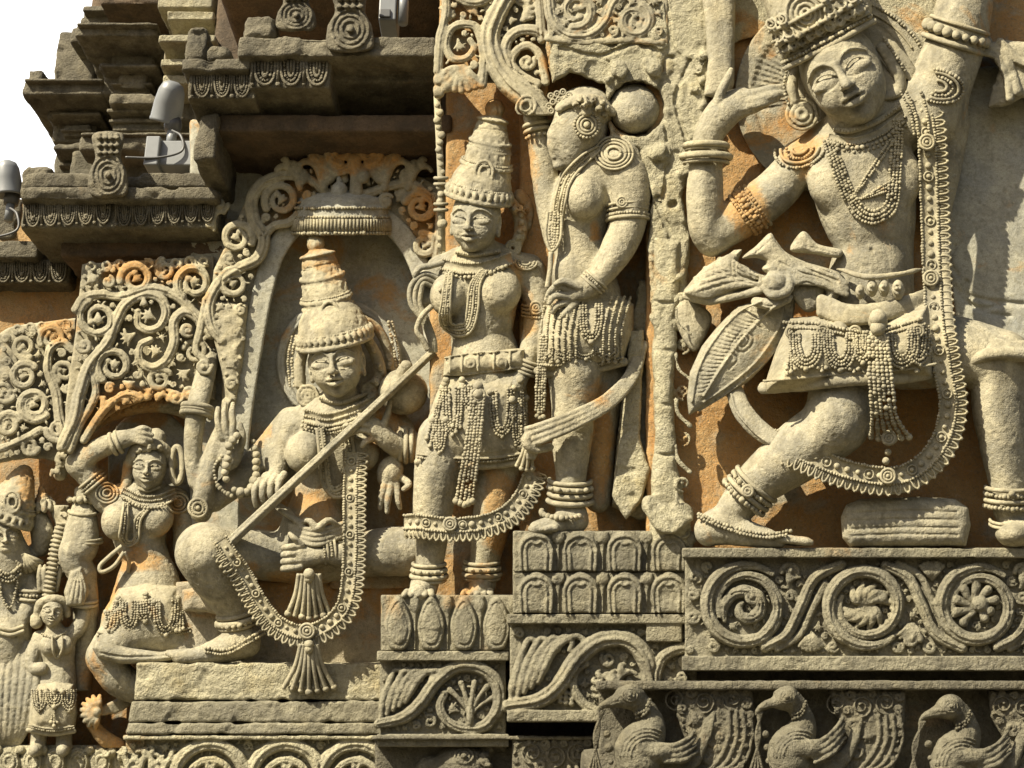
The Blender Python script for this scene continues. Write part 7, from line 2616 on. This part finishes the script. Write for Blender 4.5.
# arch border over the left lady
la = thing("niche_arch", "short arch of small leaves over the lady with the ring earring", "arch", base_at(S_L, 130, 405, 20))
sd = Sdf(46, 385, 215, 480, -2, 56, 1.1)
p = catmull([(60, 474), (72, 446), (94, 424), (126, 410), (160, 406), (190, 414), (204, 430)], 2)
sd.tube(np.column_stack([p, np.full(len(p), 26), np.full(len(p), 7)]), 1)
for i, q in enumerate(resample(p, 8)):
    frond(sd, q, -150 + i * 7, 12, 34, 2.4, 3, 1 if i % 2 else -1)
sdf_obj("leaf_border", sd, S_L, M_ORN, la, .4)
slab_poly("nimbus", S_L, np.vstack([arc(150, 455, 42, 46, 180, 360, 20), [(192, 520), (108, 520)]]), -2, 8, M_GREY, la, h=1.8)

S_PC = Sec(3.05)


def draw_c2(sd, z):
    vine(sd, [(552, 142), (544, 122), (528, 98), (508, 80), (494, 58), (490, 34), (498, 12), (512, -14)], 12, z, taper=[1.2, 1.2, 1.2, 1.0, .9, .85, .8], groove=True)
    for R in (9, 5):
        p = arc(526, 106, R, R * 1.2, 0, 360, 18, 40); sd.tube(np.column_stack([p, np.full(len(p), z + 14.5), np.full(len(p), 1.4)]), .5)
    vine(sd, [(482, 84), (484, 56), (478, 30), (466, 24), (452, 28), (446, 44), (452, 58), (466, 58), (474, 48), (470, 40)], 4.6, z, taper=[1.2, 1.1, 1, 1, .9, .7])
    vine(sd, [(536, 84), (520, 76), (508, 60), (506, 44), (516, 32), (532, 30), (546, 36)], 5.6, z + 1)
    vine(sd, [(546, 82), (540, 56), (530, 46), (520, 48), (512, 58), (514, 70), (524, 76)], 4.2, z + 1, taper=[1, 1, 1, .8])
    vine(sd, [(538, -20), (540, 10), (542, 40)], 5, z); vine(sd, [(444, -20), (446, 10), (440, 40), (438, 70)], 5, z)
    vine(sd, [(452, -20), (460, -2), (478, 2), (496, -8)], 5.4, z + 1)
    for i in range(8):
        t = math.radians(40 + i * 17)
        sd.limb([(464, 66, z, 2), (464 + 12 * math.cos(t) - 3, 64 + 14 * math.sin(t), z + 3, 3.2), (462 + 24 * math.cos(t), 70 + 20 * math.sin(t), z + 1, 4)], .6, 1.6)
    for i in range(5):
        frond(sd, (450 + i * 18, 20 - (i % 2) * 10), -90 + i * 8, 20, z - 2, 3, 3, 1 if i % 2 else -1)
    frond(sd, (524, 20), -60, 26, z, 3, 4, -1); frond(sd, (476, 14), -110, 22, z, 3, 4, 1)
    for x, y in ((440, 80), (438, 92), (446, 86)):
        sd.ell((x, y, z), (7, 7, 7), 0, 1.5)
    bud(sd, 534, 90, 10, z + 2, 90, 4)
    fill_curls(sd, [(438, 0), (545, 0), (545, 100), (500, 80), (440, 88)], 260, 2.4, 6.5 + 5, 2, 10.5, 37, clear=8, floor=z - 9)


canopy("tall vine canopy with a thick carved branch above the conical crown", S_PC, [[(440, -30), (548, -30), (548, 110), (534, 100), (505, 84), (470, 82), (438, 92)]], draw_c2, 10)

S_PD = Sec(2.98)


def draw_d(sd, z):
    coil(sd, 576, 10, 18, z, 100, -1, 5.6, 1.1); coil(sd, 634, 20, 17, z, -60, 1, 5.6, 1.3)
    vine(sd, [(548, -10), (552, 18), (566, 34), (590, 34), (606, 20), (614, 2), (630, -10)], 6, z, taper=[1, 1, 1, 1, .9])
    vine(sd, [(548, 38), (580, 42), (620, 40), (662, 42)], 4, z, groove=False)
    for i in range(5):
        frond(sd, (556 + i * 22, -4), 20 + i * 30, 18, z, 3, 3, 1 if i % 2 else -1)
    fill_curls(sd, [(548, -10), (664, -10), (664, 38), (548, 38)], 200, 3.0, 6.5 + 4, 2, 1.4, 41, clear=2.6, floor=z + 1)


canopy("vine scroll fragment at the top edge above the lady's hair bun", S_PD, [[(545, -30), (668, -30), (668, 44), (640, 42), (548, 40)]], draw_d, 8, back_t=16)
lt2 = thing("broken_lintel", "rough broken lintel under the vine scroll above the hair bun", "lintel", base_at(S_M, 600, 60, 40))
slab_poly("block", S_M, [(546, 40), (668, 42), (690, 50), (688, 70), (640, 58), (600, 52), (560, 56), (548, 70)], 0, 42, M_ROUGH, lt2, h=1.6, rough=2.2, rs=.1, chip=3, rnd=4)
# ------------------------------------------------------------------ eaves, tower and floodlights at the upper left
STAINS = None


def fringe(sec, x0, y0, x1, y1, n, parent, z=2, slope=0.0, mat=M_EAVE):
    """row of beaded loops hanging on the face of an eave"""
    mb = MB(sec)
    w = (x1 - x0) / n
    for i in range(n):
        xa = x0 + i * w; xm = xa + w / 2
        sy = slope * (i + .5)
        for k in range(3):
            g = k * w * .14
            p = uloop((xa + w * .1 + g, y0 + sy), (xa + w * .9 - g, y0 + sy), (xm, y1 - k * w * .16 + sy), z)
            if k == 1:
                mb.beads(p, w * .055, 1.8)
            else:
                mb.rope(p, w * .06, 6)
        mb.rope(np.array([(xm, y0 + sy, z), (xm, y0 + (y1 - y0) * .55 + sy, z)]), w * .06, 6)
        mb.balls([(xm, y0 + (y1 - y0) * .62 + sy, z)], w * .1)
        mb.rope(np.array([(xa, y0 + sy, z), (xa, y1 - 2 + sy, z)]), w * .07, 6)
        mb.balls([(xa, y1 - 1 + sy, z)], w * .09)
    return mb.obj("fringe", mat, parent)


def finial(sec, x, y, w, hgt, label, mat=M_EAVE):
    sd = Sdf(x - w, y - hgt - 6, x + w, y + 5, -22, 24, 1.1)
    o = [(x - w * .8, y), (x + w * .8, y), (x + w * .9, y - hgt * .35), (x + w * .6, y - hgt * .62), (x + w * .7, y - hgt), (x - w * .7, y - hgt), (x - w * .6, y - hgt * .62), (x - w * .9, y - hgt * .35)]
    sd.poly(catmull(o, 3, True), -14, 8, 4)
    for R in (.74, .54, .34):
        p = arc(x, y - hgt * .34, w * R, hgt * .42 * R, 0, 360, 26); sd.tube(np.column_stack([p, np.full(len(p), 8.5), np.full(len(p), max(1.2, w * .07))]), .6)
    sd.ell((x, y - hgt * .34, 10), (w * .16, w * .16, 5), 0, 1)
    for sx in (-1, -.33, .33, 1):
        sd.limb([(x + sx * w * .45, y - hgt * .66, 8, w * .10), (x + sx * w * .4, y - hgt * .98, 8, w * .12)], 1)
        for k in range(3):
            sd.ell((x + sx * w * .42, y - hgt * (.7 + k * .12), 10), (w * .14, w * .1, 4), 0, .8)
    return tag(sdf_obj("roof_finial", sd, sec, mat, None, .6, .12, 1), label, "finial", "leaf shaped finials on the eaves")


# eave over the musician
ev = thing("stone_eave", "near stone eave with beaded loops over the musician's arch", "eave", (-.45, 3.1, 3.4), "stone eaves of the temple")
Y1 = 3.07
wblock("slab", [pbox(238, 36, 436, 56, Y1, .62), pbox(181, 58, 250, 70, Y1 + .02, .5)], M_EAVE, ev, h=2.4, rough=1.6, rs=.07, chip=4, rnd=3)
wblock("drip_band", [pbox(250, 56, 331, 88, Y1 + .035, .5), pbox(188, 70, 256, 99, Y1 + .05, .5), pbox(331, 56, 436, 82, Y1 + .10, .45)], M_EAVE, ev, h=2.4, rough=1.0, rs=.07, chip=2, rnd=2)
fringe(Sec(Y1 + .033), 252, 60, 330, 85, 3, ev, 1); fringe(Sec(Y1 + .048), 192, 72, 252, 97, 3, ev, 1)
a = unproject(190, 100, Y1); b = unproject(440, 100, Y1)
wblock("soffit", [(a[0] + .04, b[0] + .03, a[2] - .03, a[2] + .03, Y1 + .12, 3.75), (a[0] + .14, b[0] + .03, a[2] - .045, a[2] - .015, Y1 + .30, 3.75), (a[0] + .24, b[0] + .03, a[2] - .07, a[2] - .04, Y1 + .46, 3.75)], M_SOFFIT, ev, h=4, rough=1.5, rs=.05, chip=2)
# slanting under-brace on its left side
sdb = [(a[0] - .005, a[0] + .06, a[2] - .14, a[2] + .02, Y1 + .10, 3.6)]
wblock("bracket", sdb, M_EAVE, ev, h=3, rough=2, rs=.06, chip=4)
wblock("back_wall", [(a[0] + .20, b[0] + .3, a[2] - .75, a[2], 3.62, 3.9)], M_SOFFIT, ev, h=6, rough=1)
for x0, x1, y in ((185, 206, 24), (206, 230, 44), (243, 274, 14), (276, 300, 34)):
    wblock("coping", [pbox(x0, y, x1, 60 if x0 < 235 else 38, Y1 + .03, .12)], M_EAVE, ev, h=2.2, rough=2.5, rs=.1, chip=4, rnd=8)
wblock("upper_slab", [(unproject(222, 0, 3.6)[0], .9, unproject(0, -30, 3.4)[2], unproject(0, -30, 3.4)[2] + .3, 3.3, 4.8)], M_SOFFIT, ev, h=8, rough=1)  # added slab out of view above the eave, there to shade the core below
finial(Sec(Y1), 350, 50, 25, 62, "round leaf finial with concentric rings on the near eave")
finial(Sec(Y1 + .06), 296, 30, 21, 44, "smaller ringed finial left of the round one on the near eave")

# eave further left
ev2 = thing("stone_eave", "long dark eave with beaded loops behind the wide vine canopy", "eave", (-1.0, 3.4, 3.2), "stone eaves of the temple")
Y2 = 3.30
wblock("slab", [pbox(19, 186, 218, 200, Y2, .7), pbox(30, 172, 214, 187, Y2 + .08, .5)], M_EAVE, ev2, h=2.8, rough=1.6, rs=.07, chip=4, rnd=3)
wblock("drip_band", [pbox(22, 200, 218, 228, Y2 + .04, .6)], M_DARK, ev2, h=2.8, rough=1.0, rs=.07, chip=2)
fringe(Sec(Y2 + .038), 24, 203, 112, 227, 5, ev2, 1, -.8, M_EAVE); fringe(Sec(Y2 + .036), 116, 202, 216, 226, 6, ev2, 1, -.8, M_EAVE)
a2 = unproject(30, 226, Y2); b2 = unproject(222, 226, Y2)
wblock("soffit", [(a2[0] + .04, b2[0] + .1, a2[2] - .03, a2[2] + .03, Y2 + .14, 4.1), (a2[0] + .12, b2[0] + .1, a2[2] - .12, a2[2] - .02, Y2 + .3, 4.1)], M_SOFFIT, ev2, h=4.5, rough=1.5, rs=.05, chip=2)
finial(Sec(Y2), 108, 196, 21, 62, "dark ringed finial standing at the middle of the long dark eave")
ev3 = thing("stone_eave", "short dark eave at the left edge below the long one", "eave", (-1.8, 3.6, 3.1), "stone eaves of the temple")
Y3 = 3.55
wblock("slab", [pbox(-70, 240, 38, 258, Y3, .7)], M_EAVE, ev3, h=3, rough=1.6, rs=.07, chip=4)
wblock("drip_band", [pbox(-70, 258, 70, 283, Y3 + .04, .5)], M_DARK, ev3, h=3, rough=1, rs=.07, chip=2)
fringe(Sec(Y3 + .038), -6, 261, 68, 282, 4, ev3, 1, 0, M_EAVE)
a3 = unproject(-70, 284, Y3); b3 = unproject(78, 284, Y3)
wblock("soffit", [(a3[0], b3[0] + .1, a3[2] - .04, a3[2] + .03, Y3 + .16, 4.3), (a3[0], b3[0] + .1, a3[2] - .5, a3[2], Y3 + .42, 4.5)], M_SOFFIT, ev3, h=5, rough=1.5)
wblock("coping", [pbox(-30, 196, 20, 240, Y3 + .1, .3)], M_EAVE, ev3, h=3, rough=2.5, rs=.07, chip=5, rnd=8)
tag(wblock("roof_boulder", [pbox(20, 164, 50, 190, Y2 + .16, .1)], M_EAVE, None, h=1.8, rough=3, rs=.08, chip=5, rnd=10), "knobbly stone stump on the long dark eave beside the left lamp", "stump")

# tower rising behind: stepped cornices
tw = thing("temple_tower", "dark stepped tower of stacked cornices against the white sky", "tower", (-1.6, 5.6, 4))
YT = 5.2


def cornice(x0, x1, y0, y1, Y, dp, mat=M_EAVE, name="cornice", **k):
    return wblock(name, [pbox(x0, y0, x1, y1, Y, dp)], mat, tw, h=k.pop('h', 5), rough=k.pop('rough', 2.5), rs=.04, chip=k.pop('chip', 6), rnd=k.pop('rnd', 4))


cornice(22, 104, 80, 95, YT, 1.2); cornice(28, 42, 70, 84, YT + .05, .3, h=3)
cornice(55, 96, 30, 82, YT + .25, .8, rnd=8, chip=9)
cornice(46, 100, 110, 119, YT + .14, .8); cornice(52, 96, 118, 142, YT + .2, .8); cornice(62, 90, 124, 136, YT + .17, .5, h=4)
cornice(52, 100, 141, 150, YT + .08, .8); cornice(54, 98, 149, 176, YT + .2, .8, M_DARK)
cornice(74, 159, 24, 36, YT - .2, 1.5); cornice(80, 150, 4, 26, YT + .05, .8, rnd=6, chip=8); cornice(70, 84, 26, 42, YT + .1, .5)
cornice(98, 156, 62, 70, YT - .06, .8); cornice(110, 154, 54, 66, YT - .04, .8); cornice(102, 150, 70, 94, YT + .0, .8); cornice(118, 146, 72, 88, YT - .03, .5, h=4)
cornice(108, 166, 92, 104, YT - .1, .9); cornice(112, 168, 103, 138, YT + .0, .9, M_DARK)
cornice(78, 196, 134, 150, YT - .25, 1.0); cornice(70, 200, 149, 180, YT - .1, 1.0, M_DARK)
cornice(100, 176, -14, 4, YT - .1, 1.4, M_SOFFIT)
for i, (x0, x1, y0, y1, dy, m) in enumerate(((158, 214, -20, 8, .1, M_ROUGH), (166, 214, 10, 20, .0, M_ROUGH), (172, 216, 18, 34, .15, M_BACK), (158, 216, 34, 42, -.05, M_ROUGH), (164, 216, 42, 60, .12, M_BACK), (160, 216, 58, 66, .0, M_ROUGH), (166, 216, 66, 76, .14, M_BACK), (162, 200, 74, 84, .04, M_ROUGH), (160, 220, 84, 120, .2, M_DARK))):
    cornice(x0, x1, y0, y1, YT - .45 + dy, .9, m, "moulding", h=4, rough=1.5, chip=3, rnd=3)
for (x0, x1, y0, y1, dy) in ((50, 100, 112, 115, .11), (60, 92, 128, 131, .15), (100, 157, 64, 67, -.09), (110, 152, 82, 85, -.03), (106, 168, 108, 112, -.05), (108, 168, 118, 122, -.02), (112, 168, 128, 131, -.02), (56, 100, 152, 156, .15), (58, 100, 162, 166, .16), (24, 103, 78, 81, -.03), (76, 158, 22, 25, -.23), (80, 198, 132, 135, -.27), (82, 150, 8, 11, 0)):
    cornice(x0, x1, y0, y1, YT + dy, .5, M_EAVE, "moulding", h=3, rough=1.2, chip=2, rnd=2)
wblock("tower_core", [(unproject(100, 0, YT + .9)[0], .4, 3.6, 7.5, YT + .75, YT + 2.2), (unproject(205, 0, 4.6)[0], 1.6, 3.3, 6.5, 4.75, 6.0)], M_SOFFIT, tw, h=18, rough=0, chip=0)


# ------------------------------------------------------------------ floodlights
def lathe(name, prof, mat, parent, center, axis, seg=28):
    ax = Vector(axis).normalized(); q = ax.to_track_quat('Z', 'Y')
    v, f = [], []
    for r, z in prof:
        for k in range(seg):
            t = 2 * math.pi * k / seg
            v.append(Vector(center) + q @ Vector((r * math.cos(t), r * math.sin(t), z)))
    for i in range(len(prof) - 1):
        for k in range(seg):
            f.append((i * seg + k, i * seg + (k + 1) % seg, (i + 1) * seg + (k + 1) % seg, (i + 1) * seg + k))
    return link_mesh(name, np.array([tuple(p) for p in v]), np.array(f), mat, parent)


def boxm(name, x0, x1, y0, y1, z0, z1, mat, parent):
    v = np.array([(x, y, z) for z in (z0, z1) for x, y in ((x0, y0), (x1, y0), (x1, y1), (x0, y1))], float)
    f = np.array([(3, 2, 1, 0), (4, 5, 6, 7), (0, 1, 5, 4), (1, 2, 6, 5), (2, 3, 7, 6), (3, 0, 4, 7)])
    o = link_mesh(name, v, f, mat, parent, None, False)
    m = o.modifiers.new("bevel", 'BEVEL'); m.width = .004; m.segments = 2
    return o


def floodlight(px, py, Y, s, axis, label):
    c = unproject(px, py, Y)
    t = thing("floodlight", label, "floodlight", (c[0], Y, c[2] - .22 * s), "floodlights on the eaves")
    lathe("housing", [(0, .105 * s), (.02 * s, .104 * s), (.045 * s, .09 * s), (.058 * s, .06 * s), (.066 * s, .0), (.068 * s, -.07 * s), (.070 * s, -.075 * s), (.070 * s, -.085 * s), (.062 * s, -.086 * s), (.05 * s, -.07 * s), (0, -.07 * s)], M_LAMP, t, c, axis)
    lathe("knuckle", [(0, -.03 * s), (.035 * s, -.03 * s), (.04 * s, 0), (.035 * s, .03 * s), (0, .03 * s)], M_LAMPB, t, (c[0] + .02 * s, Y + .02, c[2] - .095 * s), (0, 0, 1))
    lathe("pole", [(0, -.06 * s), (.022 * s, -.06 * s), (.022 * s, .05 * s), (0, .05 * s)], M_LAMP, t, (c[0] + .02 * s, Y + .02, c[2] - .16 * s), (0, 0, 1), 18)
    return t, c


t1, c1 = floodlight(169, 104, 3.5, .72, (.25, -.45, .8), "grey bullet shaped floodlight on a box beside the tower")
boxm("ballast_box", c1[0] - .03, c1[0] + .14, 3.47, 3.66, c1[2] - .245, c1[2] - .155, M_LAMP, t1)
boxm("ballast_box", c1[0] - .045, c1[0] + .0, 3.45, 3.56, c1[2] - .255, c1[2] - .15, M_LAMP, t1)
t2, c2 = floodlight(8, 180, 3.5, .62, (-.1, -.2, 1), "grey floodlight head cut by the left edge of the picture")
t3 = thing("control_box", "small grey metal box with a round tube beside the near eave's ringed finial", "box", tuple(unproject(390, 26, Y1 + .1)))
cc = unproject(390, 14, Y1 + .1)
boxm("case", cc[0] - .032, cc[0] + .02, Y1 + .08, Y1 + .2, cc[2] - .035, cc[2] + .06, M_LAMP, t3)
lathe("tube", [(0, -.06), (.016, -.06), (.016, .08), (0, .08)], M_LAMP, t3, (cc[0] + .04, Y1 + .1, cc[2] + .025), (0, 0, 1), 16)
boxm("panel", cc[0] - .03, cc[0] + .005, Y1 + .073, Y1 + .08, cc[2] - .03, cc[2] - .0, M_LAMPB, t3)

cb = MB(WS)
for tx, c, off in ((t1, c1, 0), (t2, c2, 0)):
    cb = MB(WS)
    x0, z0 = c[0] + .02, c[2] - .10
    pts = np.array([(x0, 3.50, z0), (x0 + .04, 3.47, z0 - .04), (x0 + .05, 3.46, z0 - .10), (x0 - .02, 3.45, z0 - .13), (x0 - .12, 3.44, z0 - .135)])
    cb.rope(catmull(np.column_stack([pts[:, 0], -pts[:, 2], -pts[:, 1]]) / U, 2.0), 1.6, 6)
    cb.obj("cable", M_LAMPB, tx)
